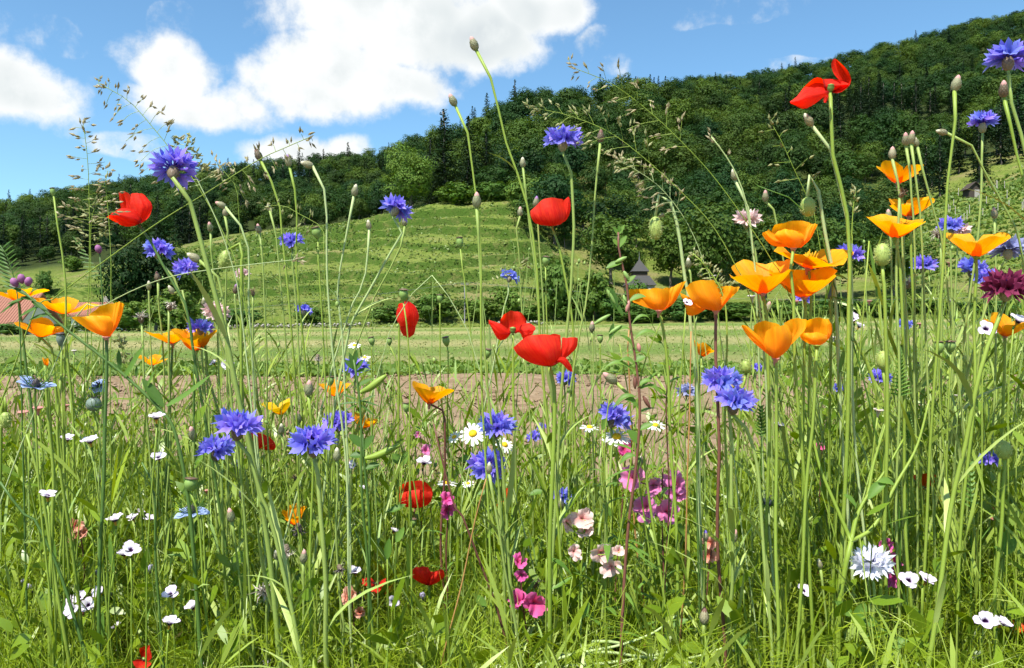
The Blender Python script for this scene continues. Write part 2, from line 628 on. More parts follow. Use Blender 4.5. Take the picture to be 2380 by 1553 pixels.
polar_sheet('meadow_field', 13.0 * (96 / 13.0) ** np.linspace(0, 1, 50), 'hay_meadow')
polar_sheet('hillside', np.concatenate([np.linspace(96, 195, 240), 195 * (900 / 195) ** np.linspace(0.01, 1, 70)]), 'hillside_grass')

# ------------------------------------------------------------------ trees


def tree_mat(name, ca, cb, cc, transl=0.25):
    m, N = new_mat(name)
    orn = N.n('ShaderNodeObjectInfo').outputs['Random']
    rnd = attr(N, 'rnd')
    md = tuple(.5 * (a + b) for a, b in zip(ca, cb))
    col = N.ramp(orn, [(0.0, cb), (0.2, ca), (0.42, cc), (0.6, (md[0] * .8, md[1], md[2] * 1.5)), (0.8, cb), (1.0, tuple(1.2 * v for v in cc))])
    col = hsv(N, col, N.m('ADD', 0.488, N.m('MULTIPLY', rnd, 0.024)), 1.0, N.m('ADD', 0.84, N.m('MULTIPLY', rnd, 0.32)))
    finish(N, col, 0.6, transl, hsv(N, col, 0.485, 1.1, 1.3), spec=0.15)
    return m


tree_mat('broadleaf_foliage', (0.012, 0.037, 0.008), (0.029, 0.071, 0.011), (0.076, 0.124, 0.016))
tree_mat('conifer_foliage', (0.010, 0.025, 0.008), (0.015, 0.034, 0.010), (0.022, 0.044, 0.012), 0.12)
tree_mat('bright_foliage', (0.085, 0.155, 0.022), (0.095, 0.165, 0.024), (0.10, 0.165, 0.024), 0.25)
tree_mat('shrub_foliage', (0.055, 0.115, 0.016), (0.08, 0.15, 0.02), (0.11, 0.18, 0.028))
m, N = new_mat('bark')
pos = N.n('ShaderNodeTexCoord').outputs['Object']
k = N.noise(pos, 14.0, 6.0, 0.7)
finish(N, N.mix(k, (0.06, 0.05, 0.038), (0.22, 0.19, 0.15)), 0.95, bump=k, bdist=0.05, spec=0.1)


def leaf_quads(mb, C, Nn, size, rng, rnd=None, aspect=1.5):
    """a small leaf-clump face at each centre C with normal Nn"""
    n = len(C)
    Nn = unit(Nn)
    a = unit(np.cross(Nn, unit(rng.normal(size=(n, 3)))))
    b = np.cross(Nn, a)
    s = size * rng.uniform(0.6, 1.3, n)[:, None]
    V = np.stack([C - a * s * aspect * .5, C - b * s * .5 + Nn * s * 0.12, C + a * s * aspect * .5, C + b * s * .5 + Nn * s * 0.12], 1)
    r = rng.random(n) if rnd is None else rnd
    mb.add(V, np.arange(n * 4).reshape(n, 4), r=np.repeat(r, 4))


def broadleaf_crown(seed, lobes=28, leaves=90, size=0.027, w=0.36, zc=0.58, hz=0.40, bottom=0.2, kr=(.55, .92)):
    rng = np.random.default_rng(seed)
    mb = MB()
    for i in range(lobes):
        th = i * 2.39996 + rng.uniform(-.4, .4)
        zz = 1 - 2 * (i + 0.5) / lobes
        rr = math.sqrt(1 - zz * zz)
        k = rng.uniform(*kr)
        c = np.array([rr * math.cos(th) * w * k, rr * math.sin(th) * w * k, zc + zz * hz * k])
        if c[2] < bottom:
            continue
        lr = rng.uniform(0.085, 0.165)
        d = unit(rng.normal(size=(leaves, 3)) + np.array([0, 0, 0.35]))
        rad = lr * rng.uniform(0.55, 1.08, leaves)[:, None]
        C = c + d * rad * np.array([1.15, 1.15, 0.85])
        leaf_quads(mb, C, d * .7 + unit(C - np.array([0, 0, zc - .15])) * .9 + rng.normal(size=(leaves, 3)) * 0.22, size, rng, np.clip(rng.random() * 0.5 + rng.random(leaves) * 0.5, 0, 1))
    # inner leaves so that the crown is not hollow
    n = lobes * 14
    d = unit(rng.normal(size=(n, 3)))
    C = np.array([0, 0, zc]) + d * (rng.random(n) ** 0.4)[:, None] * np.array([w * .7, w * .7, hz * .72])
    leaf_quads(mb, C, rng.normal(size=(n, 3)), size * 1.7, rng)
    return mb


def conifer_crown(seed, whorls=30, w=0.17, size=0.02, start=0.08):
    rng = np.random.default_rng(seed)
    mb = MB()
    for i in range(whorls):
        z = start + (0.985 - start) * (i / (whorls - 1)) ** 0.9
        Rr = w * (1 - z) ** 0.8 * rng.uniform(0.8, 1.15) + 0.006
        nb = max(4, int(11 * (1 - z) + 4))
        for j in range(nb):
            a = rng.uniform(0, 2 * math.pi)
            L = Rr * rng.uniform(0.6, 1.15)
            n = max(3, int(L / 0.011))
            s = np.linspace(0.15, 1, n)
            C = np.stack([np.cos(a) * L * s, np.sin(a) * L * s, z - 0.25 * L * s + 0.10 * L * s * s], -1) + rng.normal(size=(n, 3)) * 0.005
            leaf_quads(mb, C, np.array([0, 0, 1.0]) + rng.normal(size=(n, 3)) * 0.6, size, rng, rng.random(n) * .7 + rng.random() * .3)
    return mb


def trunk_mesh(seed, limbs=5, top=0.5, r=0.022):
    rng = np.random.default_rng(seed)
    mb = MB()
    zs = np.linspace(-0.03, top, 6)
    tube(mb, np.stack([rng.normal(size=6) * 0.006, rng.normal(size=6) * 0.006, zs], -1), np.linspace(r, r * .35, 6), 6)
    for _ in range(limbs):
        z0 = rng.uniform(0.2, top * .9)
        a = rng.uniform(0, 6.28)
        L = rng.uniform(0.12, 0.24)
        s = np.linspace(0, 1, 4)
        tube(mb, np.stack([np.cos(a) * L * s, np.sin(a) * L * s, z0 + L * s * rng.uniform(.5, 1)], -1), np.linspace(r * .45, r * .1, 4), 4)
    return mb.mesh('trunk', MATS['bark'])


CROWN_B = [broadleaf_crown(100 + i, w=(.36, .42, .33, .40, .38)[i], hz=(.40, .37, .42, .39, .41)[i]).mesh('crown', MATS['broadleaf_foliage'], smooth=False) for i in range(5)]
CROWN_C = [conifer_crown(200 + i, w=(.16, .19, .15)[i]).mesh('crown', MATS['conifer_foliage'], smooth=False) for i in range(3)]
CROWN_S = [broadleaf_crown(300 + i, lobes=24, leaves=70, size=0.05, w=.52, zc=.46, hz=.48, bottom=0.03).mesh('crown', MATS['shrub_foliage'], smooth=False) for i in range(3)]
TRUNK_B = [trunk_mesh(400 + i) for i in range(3)]
TRUNK_C = [trunk_mesh(410 + i, 0, 0.97, 0.014) for i in range(2)]
TRUNK_S = trunk_mesh(420, 4, 0.35, 0.03)


def make_tree(kind, x, y, h, wscale=1.0, label=None, group=None, var=None, name=None, z=None, crown=None):
    z = float(terrain(x, y)) if z is None else z
    r = random
    nm = name or {'b': 'broadleaf_tree', 'c': 'conifer_tree', 's': 'shrub'}[kind]
    t = empty(nm, (x, y, z), label, 'shrub' if kind == 's' else 'tree', group)
    t.rotation_euler = (0, 0, r.uniform(0, 6.28))
    t.scale = (h * wscale, h * wscale, h)
    pool, tr = {'b': (CROWN_B, TRUNK_B), 'c': (CROWN_C, TRUNK_C), 's': (CROWN_S, [TRUNK_S])}[kind]
    link('crown', crown or (pool[var] if var is not None else r.choice(pool)), t)
    link('trunk', r.choice(tr), t)
    return t


# --- the wood on the hills: candidate trees, seen from the valley
def wood_candidates():
    rng = np.random.default_rng(31)
    out = []
    n = 15000
    Y = np.sqrt(rng.uniform(115 ** 2, 700 ** 2, n))
    px = rng.uniform(-260, 2640, n)
    X = (px - CX) / F * Y
    y2, _ = ring(2, px)
    y5, _ = ring(4, px)
    jitter = (vnoise(X / 12, Y / 12, 44) - .5) * 12
    ok = (Y > y2 + jitter) & (Y < y5 + 22)
    # clearing of the vineyard on the right and thinner far rows
    X, Y, px = X[ok], Y[ok], px[ok]
    o = np.argsort(Y)
    X, Y, px = X[o], Y[o], px[o]
    Z = terrain(X, Y, fine=False)
    # thin to a minimum spacing
    cell = {}
    for i in range(len(X)):
        sp = 6.2 + 0.006 * Y[i]
        g = (int(X[i] // sp), int(Y[i] // sp))
        if any((g[0] + a, g[1] + b) in cell and (cell[(g[0] + a, g[1] + b)][0] - X[i]) ** 2 + (cell[(g[0] + a, g[1] + b)][1] - Y[i]) ** 2 < (sp * 0.85) ** 2
               for a in (-1, 0, 1) for b in (-1, 0, 1)):
            continue
        cell[g] = (X[i], Y[i])
        con = vnoise(X[i] / 34, Y[i] / 34, 61) + 0.25 * rng.random()
        con += 0.12 * (980 < px[i] < 1110 and Y[i] < 290) - 0.25 * (1110 < px[i] < 1500)
        con += 0.10 * (Y[i] > 440 and 560 < px[i] < 1100) + 0.16 * (px[i] > 1640 and px[i] < 1900 and Y[i] > 470)
        con += 0.12 * (px[i] > 1900 and Y[i] < 260) - 0.1 * (Y[i] < 175)
        con -= 0.2 * (Y[i] > 400)
        kind = 'c' if con > 0.82 else 'b'
        h = rng.uniform(9.5, 16.5) if kind == 'b' else rng.uniform(14, 21)
        if Y[i] < y2_at(px[i]) + 10 and kind == 'b':
            h *= 0.75
        h *= 0.88
        out.append([X[i], Y[i], Z[i], h, kind, px[i]])
    return out


def y2_at(p):
    return float(np.interp(p, TX, TR[:, 2, 0]))


cands = wood_candidates()
# front-to-back skyline test: keep trees that show
sky_line = np.full(3400, 9999.0)
seen = []
for X, Y, Z, h, kind, px in cands:
    top = CY - (Z + h - CAM_H) / Y * F
    base = CY - (Z - CAM_H) / Y * F
    wpx = h * (0.36 if kind == 'b' else 0.14) / Y * F
    a, b = int(max(0, px - wpx + 400)), int(min(3399, px + wpx + 400))
    if b <= a:
        continue
    cur = sky_line[a:b + 1]
    show = np.clip(np.minimum(cur, base) - top, 0, None).mean()
    if show < 3:
        continue
    seen.append((show * wpx, X, Y, Z, h, kind, px))
    sky_line[a:b + 1] = np.minimum(cur, top + 0.12 * (base - top))
seen.sort(key=lambda s: -s[0] if -20 < s[6] < 2400 else 0)
single, mass = seen[:300], seen[300:]
for show, X, Y, Z, h, kind, px in single:
    zone = ('on the left-hand ridge' if px < 560 else 'on the ridge behind the vineyard slope' if px < 920 else 'behind the terraced slope' if px < 1250 else
            'above the grey-roofed house' if px < 1620 else 'behind the upper orange poppies' if px < 2050 else 'above the right-hand vineyard')
    y2_, y3_ = y2_at(px), float(np.interp(px, TX, TR[:, 3, 0]))
    row = 'lowest row of wood' if Y < y2_ + 22 else 'middle of wood' if Y < y2_ + .55 * (y3_ - y2_) else 'upper wood'
    what = 'leafy broadleaf tree' if kind == 'b' else 'dark pointed conifer'
    make_tree(kind, X, Y, h, random.uniform(0.92, 1.28), what + ', ' + row + ' ' + zone, what + 's, ' + row + ' ' + zone, z=Z)


def scatter(name, pts, meshes, label):
    """a mass of far trees: one object, geometry nodes instancing crowns at its points"""
    me = bpy.data.meshes.new(name)
    me.vertices.add(len(pts))
    me.vertices.foreach_set('co', np.array([p[:3] for p in pts], np.float32).ravel())
    for nm, typ, vals in (('sc', 'FLOAT_VECTOR', np.array([(p[3] * p[4], p[3] * p[4], p[3]) for p in pts], np.float32).ravel()),
                          ('rz', 'FLOAT', np.array([p[5] for p in pts], np.float32))):
        a = me.attributes.new(nm, typ, 'POINT')
        a.data.foreach_set('vector' if typ == 'FLOAT_VECTOR' else 'value', vals)
    o = setp(link(name, me), label, 'wood', kind='stuff')
    ng = bpy.data.node_groups.new(name, 'GeometryNodeTree')
    ng.interface.new_socket('Geometry', in_out='INPUT', socket_type='NodeSocketGeometry')
    ng.interface.new_socket('Geometry', in_out='OUTPUT', socket_type='NodeSocketGeometry')
    N = ng.nodes
    gi, go = N.new('NodeGroupInput'), N.new('NodeGroupOutput')
    iop = N.new('GeometryNodeInstanceOnPoints')
    jn = N.new('GeometryNodeJoinGeometry')
    for ob in meshes:
        oi = N.new('GeometryNodeObjectInfo')
        oi.inputs['Object'].default_value = ob
        oi.inputs['As Instance'].default_value = True
        ng.links.new(oi.outputs['Geometry'], jn.inputs[0])
    ng.links.new(gi.outputs[0], iop.inputs['Points'])
    ng.links.new(jn.outputs[0], iop.inputs['Instance'])
    iop.inputs['Pick Instance'].default_value = True
    na = N.new('GeometryNodeInputNamedAttribute'); na.data_type = 'FLOAT_VECTOR'; na.inputs[0].default_value = 'sc'
    nr = N.new('GeometryNodeInputNamedAttribute'); nr.data_type = 'FLOAT'; nr.inputs[0].default_value = 'rz'
    cx = N.new('ShaderNodeCombineXYZ')
    ng.links.new(nr.outputs[0], cx.inputs[2])
    ng.links.new(cx.outputs[0], iop.inputs['Rotation'])
    ng.links.new(na.outputs[0], iop.inputs['Scale'])
    ng.links.new(iop.outputs[0], go.inputs[0])
    o.modifiers.new('trees', 'NODES').node_group = ng
    return o


def first_crowns(meshes):
    res = []
    for me in meshes:
        res.append(next(o for o in bpy.data.objects if o.data is me and o.name.startswith('crown')))
    return res


mb_pts = [(s[1], s[2], s[3], s[4], random.uniform(.95, 1.3), random.uniform(0, 6.28)) for s in mass if s[5] == 'b']
mc_pts = [(s[1], s[2], s[3], s[4], random.uniform(.9, 1.2), random.uniform(0, 6.28)) for s in mass if s[5] == 'c']
used = {o.data for o in bpy.data.objects if o.name.startswith('crown')}
if mb_pts:
    scatter('broadleaf_wood', mb_pts, first_crowns([c for c in CROWN_B if c in used]), 'far mass of green broadleaf trees covering the hills')
if mc_pts:
    scatter('conifer_wood', mc_pts, first_crowns([c for c in CROWN_C if c in used]), 'far mass of dark conifers along the upper hills')

# --- trees that stand out
HC = broadleaf_crown(501, lobes=34, leaves=230, size=0.020, w=.40, zc=.53, hz=.46, bottom=.05, kr=(.45, 1.06)).mesh('crown', MATS['bright_foliage'], smooth=False)
BC = conifer_crown(502, whorls=54, w=.20, size=0.014, start=.05).mesh('crown', MATS['conifer_foliage'], smooth=False)


def tree_at(kind, x, ytop, ybase, Y, wpx, label, group=None, crown=None, name=None):
    X = (x - CX) / F * Y
    z = float(terrain(X, Y))
    base_py = CY - (z - CAM_H) / Y * F
    h = (base_py - ytop) / F * Y
    w0 = {'b': .78, 'c': .36, 's': 1.1}[kind]
    return make_tree(kind, X, Y, h, (wpx / F * Y) / (w0 * h), label, group, crown=crown, name=name, z=z - 0.05)


tree_at('b', 955, 338, 470, 166, 118, 'bright yellow-green round tree at the top of the terraced slope, beside dark firs', crown=HC)
tree_at('c', 1032, 252, 470, 176, 118, 'tall dark fir just behind the bright round tree, tallest of its clump', crown=BC)
tree_at('c', 1088, 268, 470, 186, 92, 'second dark fir from the bright round tree, slightly shorter', crown=BC)
tree_at('c', 1000, 318, 470, 182, 78, 'short dark fir wedged between the bright round tree and the tallest fir', crown=BC)
tree_at('c', 1130, 300, 470, 190, 90, 'broad dark fir at the edge of the broadleaf wood above the terraces', crown=BC)
tree_at('c', 752, 346, 400, 470, 30, 'lone spruce poking above the far ridge, lower of the two against the cloud')
tree_at('c', 809, 330, 390, 470, 36, 'lone spruce poking above the far ridge, taller of the two against the cloud')
tree_at('c', 24, 455, 480, 440, 18, 'tiny dark conifer tip on the ridge at the far end by the frame edge')
tree_at('s', 1060, 420, 470, 163, 110, 'dense mid-green shrub under the firs at the crest of the terraced slope')
tree_at('s', 1150, 415, 478, 162, 120, 'wide bushy shrub on the crest between the firs and the wood', )
tree_at('s', 1225, 400, 520, 156, 120, 'large leafy shrub where the terraced slope meets the wood')
tree_at('b', 1290, 385, 560, 148, 150, 'light green broadleaf tree in front of the wood above the red poppy')
tree_at('b', 1235, 455, 600, 140, 110, 'small dark broadleaf tree at the foot of the wood by the terraces')
tree_at('b', 1420, 490, 650, 126, 160, 'dark broadleaf tree overhanging the grassy mound beside the grey-roofed house')
tree_at('b', 1640, 470, 720, 112, 185, 'yellow-green broadleaf tree beside the grey-roofed house')
tree_at('b', 1560, 500, 720, 136, 150, 'thin-leaved tree directly behind the grey-roofed house')
tree_at('b', 1780, 500, 745, 110, 190, 'broad leafy tree at the field edge behind the orange poppies')
tree_at('b', 1930, 500, 745, 112, 190, 'round leafy tree at the field edge under the hairy poppy stalks')
tree_at('b', 2080, 540, 745, 112, 180, 'low leafy tree at the field edge below the right-hand vineyard')
# clump of dark trees left of the terraces
tree_at('b', 292, 555, 790, 84, 120, 'dark bushy tree at the near end of the clump left of the terraced slope')
tree_at('b', 362, 530, 790, 86, 150, 'tallest rounded tree of the dark clump left of the terraced slope')
tree_at('b', 440, 560, 790, 88, 130, 'dark rounded tree of the clump nearest the terraced slope')
tree_at('s', 400, 660, 790, 80, 150, 'spreading shrub at the foot of the dark tree clump')
tree_at('s', 300, 690, 800, 78, 120, 'low dark shrub in front of the small terracotta roof')
tree_at('s', 104, 620, 655, 150, 42, 'single small bush on the grassy slope left of the tree clump')
tree_at('s', 108, 675, 695, 120, 36, 'tiny dark bush on the terraced bank above the terracotta roofs')
tree_at('s', 170, 590, 640, 205, 60, 'small bush on the far slope below the left-hand wood')
tree_at('s', 30, 746, 800, 57, 130, 'dark shrub under the large terracotta roof')
tree_at('s', 130, 748, 800, 58, 130, 'dark shrub between the two terracotta roofs')
tree_at('s', 215, 740, 800, 76, 90, 'leafy shrub below the small terracotta roof')
for i, (x, yt, Y, w, lab) in enumerate([
        (1290, 560, 118, 110, 'green bush on the bank under the red poppy with curled petals'),
        (1380, 600, 112, 120, 'green bush on the grassy mound beside the tall red-stemmed plant'),
        (1330, 650, 104, 110, 'bush at the foot of the mound above the hay field'),
        (1420, 660, 103, 100, 'small bush below the grassy mound near the grey-roofed house'),
        (1230, 690, 102, 90, 'low bush at the field edge behind the small red poppy'),
        (1120, 670, 110, 120, 'bramble bush on the lowest terrace beside the utility pole'),
        (1010, 655, 114, 130, 'bramble bush on the lowest terrace above the drooping red poppy'),
        (900, 690, 106, 110, 'low bush on the lowest terrace, first beyond the thicket of stalks'),
        (1180, 640, 118, 90, 'small bush on the second terrace behind the ragged blue cornflower'),
        (720, 690, 108, 90, 'low bush on the bank below the vineyard'),
        (560, 700, 104, 120, 'low bush at the bank foot beside the dark tree clump'),
        (1478, 630, 108, 80, 'leafy bush hiding the walls of the grey-roofed house'),
        (1540, 650, 106, 90, 'leafy bush at the right-hand corner of the grey-roofed house'),
        (1700, 690, 104, 130, 'dark bush at the field edge behind the cluster of orange poppies')]):
    tree_at('s', x, yt + 14, 0, min(Y, 100), w, lab)

for x in range(1500, 2420, 92):
    tree_at('s', x + random.uniform(-14, 14), 690 + random.uniform(-18, 14), 0, random.uniform(97, 103), random.uniform(110, 150),
            'green hedge bush in the row along the field edge behind the orange poppies', 'hedge bushes along the field edge')

# grass tussocks on the slope and vine rows
def tufts(name, X, Y, size, mat, label, cat, per=5, seed=1):
    rng = np.random.default_rng(seed)
    Z = terrain(X, Y)
    C = np.repeat(np.stack([X, Y, Z], -1), per, 0)
    s = np.repeat(size, per)
    C = C + rng.normal(size=C.shape) * (s * 0.35)[:, None] * np.array([1, 1, 0.3])
    C[:, 2] += s * 0.28
    mb = MB()
    n = len(C)
    Nn = unit(rng.normal(size=(n, 3)) + np.array([0, -0.35, 0.5]))
    a = unit(np.cross(Nn, unit(rng.normal(size=(n, 3)))))
    b = np.cross(Nn, a)
    sc = (s * rng.uniform(.5, 1.1, n))[:, None]
    V = np.stack([C - a * sc * .6, C - b * sc * .4, C + a * sc * .6, C + b * sc * .4], 1)
    mb.add(V, np.arange(n * 4).reshape(n, 4), r=np.repeat(rng.random(n), 4))
    return setp(link(name, mb.mesh(name, MATS[mat], smooth=False)), label, cat, kind='stuff')


leaf_mat('slope_tussock', (0.10, 0.170, 0.025), (0.185, 0.235, 0.05), 0.2)
leaf_mat('vine_leaf', (0.085, 0.16, 0.02), (0.13, 0.20, 0.03), 0.25)
rng = np.random.default_rng(77)
n = 24000
Y = rng.uniform(96, 196, n)
px = np.where(rng.random(n) < 0.8, rng.uniform(-60, 1330, n), rng.uniform(2080, 2460, n))
X = (px - CX) / F * Y
ok = (Y < np.interp(px, TX, TR[:, 2, 0]) + 8) & (vnoise(X / 3, Y / 1.5, 3) > 0.30)
X, Y = X[ok], Y[ok]
tufts('slope_tussocks', X, Y, rng.uniform(.15, .42, len(X)) * (0.6 + 0.8 * vnoise(X / 4, Y / 3, 4)), 'slope_tussock', 'rough grass tussocks covering the terraced slopes', 'grass', 4)
# brambles and tall weeds along the terrace banks
n = 70000
Y = rng.uniform(97, 190, n)
px = np.where(rng.random(n) < 0.85, rng.uniform(-60, 1330, n), rng.uniform(2080, 2460, n))
X = (px - CX) / F * Y
slope = (terrain(X, Y + .35) - terrain(X, Y - .35)) / .7
ok = (Y < np.interp(px, TX, TR[:, 1, 0]) + 4) & (slope > 0.9) & (vnoise(X / 9, Y / 9, 13) > 0.30 + 0.25 * np.clip((Y - 120) / 30, 0, 1))
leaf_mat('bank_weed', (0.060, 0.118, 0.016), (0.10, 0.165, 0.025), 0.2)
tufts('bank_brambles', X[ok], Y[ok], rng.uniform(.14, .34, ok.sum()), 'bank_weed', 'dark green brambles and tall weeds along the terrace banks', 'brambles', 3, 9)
# vine rows: upper part of the left slope and the right-hand slope
vx, vy = [], []
for k in range(46):
    a = np.arange(0, 75, 0.33)
    x0, y0 = -66 + k * 1.9, 118
    vx.append(x0 + a * 0.10 + rng.normal(size=len(a)) * 0.12)
    vy.append(y0 + a + rng.normal(size=len(a)) * 0.1)
vx, vy = np.concatenate(vx), np.concatenate(vy)
px = CX + F * vx / vy
py = CY - (terrain(vx, vy, False) - CAM_H) / vy * F
ok = (px > 455) & (px < 830) & (py < 600 + (px - 600) * -0.10) & (vy < np.interp(px, TX, TR[:, 1, 0]) + 4)
tufts('vineyard_rows', vx[ok], vy[ok], np.full(ok.sum(), 0.48), 'vine_leaf', 'green vine rows on the slope left of the terraces', 'vines', 4, 3)
vx, vy = [], []
for k in range(26):
    a = np.arange(0, 90, 0.6)
    y0 = 118 + k * 2.6
    vx.append(42 + a + rng.normal(size=len(a)) * 0.12)
    vy.append(y0 + a * 0.12 + rng.normal(size=len(a)) * 0.12)
vx, vy = np.concatenate(vx), np.concatenate(vy)
px = CX + F * vx / vy
ok = (px > 2050) & (px < 2560) & (vy < np.interp(px, TX, TR[:, 2, 0]) - 3)
tufts('hillside_vines', vx[ok], vy[ok], np.full(ok.sum(), 0.8), 'vine_leaf', 'green vine rows on the slope under the wooden hut', 'vines', 4, 5)

# hay stubble in the field and a ragged grass edge along the soil
leaf_mat('stubble', (0.18, 0.225, 0.055), (0.27, 0.27, 0.095), 0.2)
leaf_mat('edge_grass', (0.10, 0.185, 0.02), (0.20, 0.29, 0.05), 0.3)
n = 11000
Y = 13.5 * (80 / 13.5) ** rng.random(n)
X = rng.uniform(-.8, .8, n) * Y
tufts('hay_stubble', X, Y, rng.uniform(.03, .07, n) * (0.5 + Y / 50), 'stubble', 'short dry hay stubble over the mown field', 'stubble', 3, 21)
n = 5000
Y = 12.5 + rng.random(n) ** 2 * 3.5 + (vnoise(rng.random(n), rng.random(n), 3) - .5) * .2
X = rng.uniform(-.85, .85, n) * Y
Y = Y + (vnoise(X * .8, X * 0, 31) - .5) * 1.4
tufts('field_edge_grass', X, np.maximum(Y, 12.2), rng.uniform(.06, .16, n), 'edge_grass', 'ragged green grass edge between the field and the tilled soil', 'grass', 3, 22)

# ------------------------------------------------------------------ houses, hut, posts, cable
def flat_mat(name, c1, c2, rough=0.8, scale=3.0, bump=0.01):
    m, N = new_mat(name)
    k = N.noise(N.n('ShaderNodeTexCoord').outputs['Object'], scale, 6.0, 0.65)
    finish(N, N.mix(k, c1, c2), rough, bump=k, bdist=bump, spec=0.25)
    return m


flat_mat('white_render', (0.62, 0.60, 0.55), (0.78, 0.77, 0.73))
flat_mat('slate', (0.035, 0.034, 0.034), (0.085, 0.083, 0.08), 0.75, 6.0)
flat_mat('terracotta', (0.24, 0.105, 0.07), (0.34, 0.16, 0.11), 0.8, 5.0)
flat_mat('dark_wood', (0.035, 0.026, 0.02), (0.09, 0.07, 0.055), 0.85, 8.0)
flat_mat('grey_wood', (0.26, 0.24, 0.21), (0.42, 0.39, 0.34), 0.85, 8.0)
flat_mat('window_glass', (0.02, 0.025, 0.03), (0.05, 0.055, 0.06), 0.1)
flat_mat('metal_grey', (0.12, 0.125, 0.13), (0.2, 0.2, 0.21), 0.5)
flat_mat('grey_plaster', (0.22, 0.21, 0.19), (0.34, 0.33, 0.30))
flat_mat('pale_stone', (0.22, 0.20, 0.17), (0.38, 0.36, 0.31), 0.9, 6.0)


def pyramid(mb, cx, cy, z0, wx, wy, h, top=0.02, ov=0.0):
    a, b = wx / 2 + ov, wy / 2 + ov
    t1, t2 = a * top, b * top
    V = [(cx - a, cy - b, z0), (cx + a, cy - b, z0), (cx + a, cy + b, z0), (cx - a, cy + b, z0),
         (cx - t1, cy - t2, z0 + h), (cx + t1, cy - t2, z0 + h), (cx + t1, cy + t2, z0 + h), (cx - t1, cy + t2, z0 + h)]
    mb.add(V, [(0, 3, 2, 1), (4, 5, 6, 7), (0, 1, 5, 4), (1, 2, 6, 5), (2, 3, 7, 6), (3, 0, 4, 7)])


def child(parent, name, mat, fn, smooth=False):
    mb = MB()
    fn(mb)
    return link(name, mb.mesh(name, MATS[mat], smooth=smooth), parent)


def windows(parent, rects, y, depth=0.06):
    for (x0, x1, z0, z1) in rects:
        w = child(parent, 'window', 'window_glass', lambda mb: box(mb, (x0, y - 0.02, z0), (x1, y + 0.05, z1)))
        child(w, 'frame', 'white_render', lambda mb: [box(mb, (x0 - .08, y - depth, z0 - .08), (x0, y + .04, z1 + .08)), box(mb, (x1, y - depth, z0 - .08), (x1 + .08, y + .04, z1 + .08)),
                                                       box(mb, (x0, y - depth, z1), (x1, y + .04, z1 + .08)), box(mb, (x0, y - depth, z0 - .08), (x1, y + .04, z0)),
                                                       box(mb, ((x0 + x1) / 2 - .03, y - depth + .01, z0), ((x0 + x1) / 2 + .03, y + .03, z1))])


# grey-roofed house with a pointed upper roof
Y = 121.0
X = (1490 - CX) / F * Y
zb = zpy(718, Y)
hs = empty('house', (X, Y, zb), 'dim grey house with a stepped slate roof and pointed top among the trees', 'house')
child(hs, 'wall', 'grey_plaster', lambda mb: box(mb, (-3.6, 0, -2), (3.6, 6, 3.6)))
child(hs, 'roof', 'slate', lambda mb: pyramid(mb, 0, 3, 3.6, 7.2, 6, 1.5, 0.56, 0.5))
child(hs, 'upper_wall', 'dark_wood', lambda mb: box(mb, (-1.9, 1.2, 5.1), (1.9, 4.8, 5.75)))
rf = child(hs, 'upper_roof', 'slate', lambda mb: pyramid(mb, 0, 3, 5.75, 3.8, 3.6, 1.9, 0.05, 0.45))
child(rf, 'finial', 'metal_grey', lambda mb: tube(mb, [(0, 3, 7.6), (0, 3, 8.1), (0, 3, 8.9)], [0.16, 0.1, 0.03], 6))
hs.scale = (.58, .58, 1)
windows(hs, [(-2.9, -2.0, 1.6, 3.0), (-.5, .5, 1.6, 3.0), (2.0, 2.9, 1.6, 3.0)], 0.0)


def gable_house(x, ytop, yeave, ybase, Y, w, dep, label, nwin):
    X = (x - CX) / F * Y
    z0, ze, zt = zpy(ybase, Y), zpy(yeave, Y), zpy(ytop, Y + dep / 2)
    h = empty('house', (X, Y, z0), label, 'house')
    he, ht = ze - z0, zt - z0
    a = w / 2

    def wall(mb):
        V = [(-a, 0, -1.5), (a, 0, -1.5), (a, dep, -1.5), (-a, dep, -1.5), (-a, 0, he), (a, 0, he), (a, dep, he), (-a, dep, he), (-a, dep / 2, ht - .1), (a, dep / 2, ht - .1)]
        mb.add(V, [(0, 1, 5, 4), (2, 3, 7, 6), (0, 3, 2, 1)], [(4, 8, 7), (0, 4, 7), (0, 7, 3), (5, 6, 9), (1, 2, 6), (1, 6, 5)])

    def roof(mb):
        o = 0.45
        for s0, s1 in ((-o, dep / 2), (dep + o, dep / 2)):
            zz = he - (ht - he) / (dep / 2) * o
            V = [(-a - o, s0, zz), (a + o, s0, zz), (a + o, s1, ht), (-a - o, s1, ht)]
            V += [(p[0], p[1], p[2] + .18) for p in V]
            mb.add(V, [(0, 3, 2, 1), (4, 5, 6, 7), (0, 1, 5, 4), (1, 2, 6, 5), (2, 3, 7, 6), (3, 0, 4, 7)])
    child(h, 'wall', 'white_render', wall)
    rf = child(h, 'roof', 'terracotta', roof)

    def ribs(mb):                      # rows of roof tiles
        o = 0.45
        zz = he - (ht - he) / (dep / 2) * o
        L = np.linspace(-a - o + .08, a + o - .08, int(w * 5))
        for xx in L:
            tube(mb, [(xx, -o - .02, zz + .19), (xx, dep / 2, ht + .19)], 0.03, 5, False)
    child(rf, 'tile_rows', 'terracotta', ribs)
    child(rf, 'chimney', 'pale_stone', lambda mb: box(mb, (a * .3, dep * .55, ht - .6), (a * .3 + .55, dep * .55 + .55, ht + .9)))
    windows(h, [(-a + .8 + i * (w - 1.6) / max(nwin - 1, 1) - .3, -a + .8 + i * (w - 1.6) / max(nwin - 1, 1) + .5, he * .25, he * .8) for i in range(nwin)], 0.0)
    return h


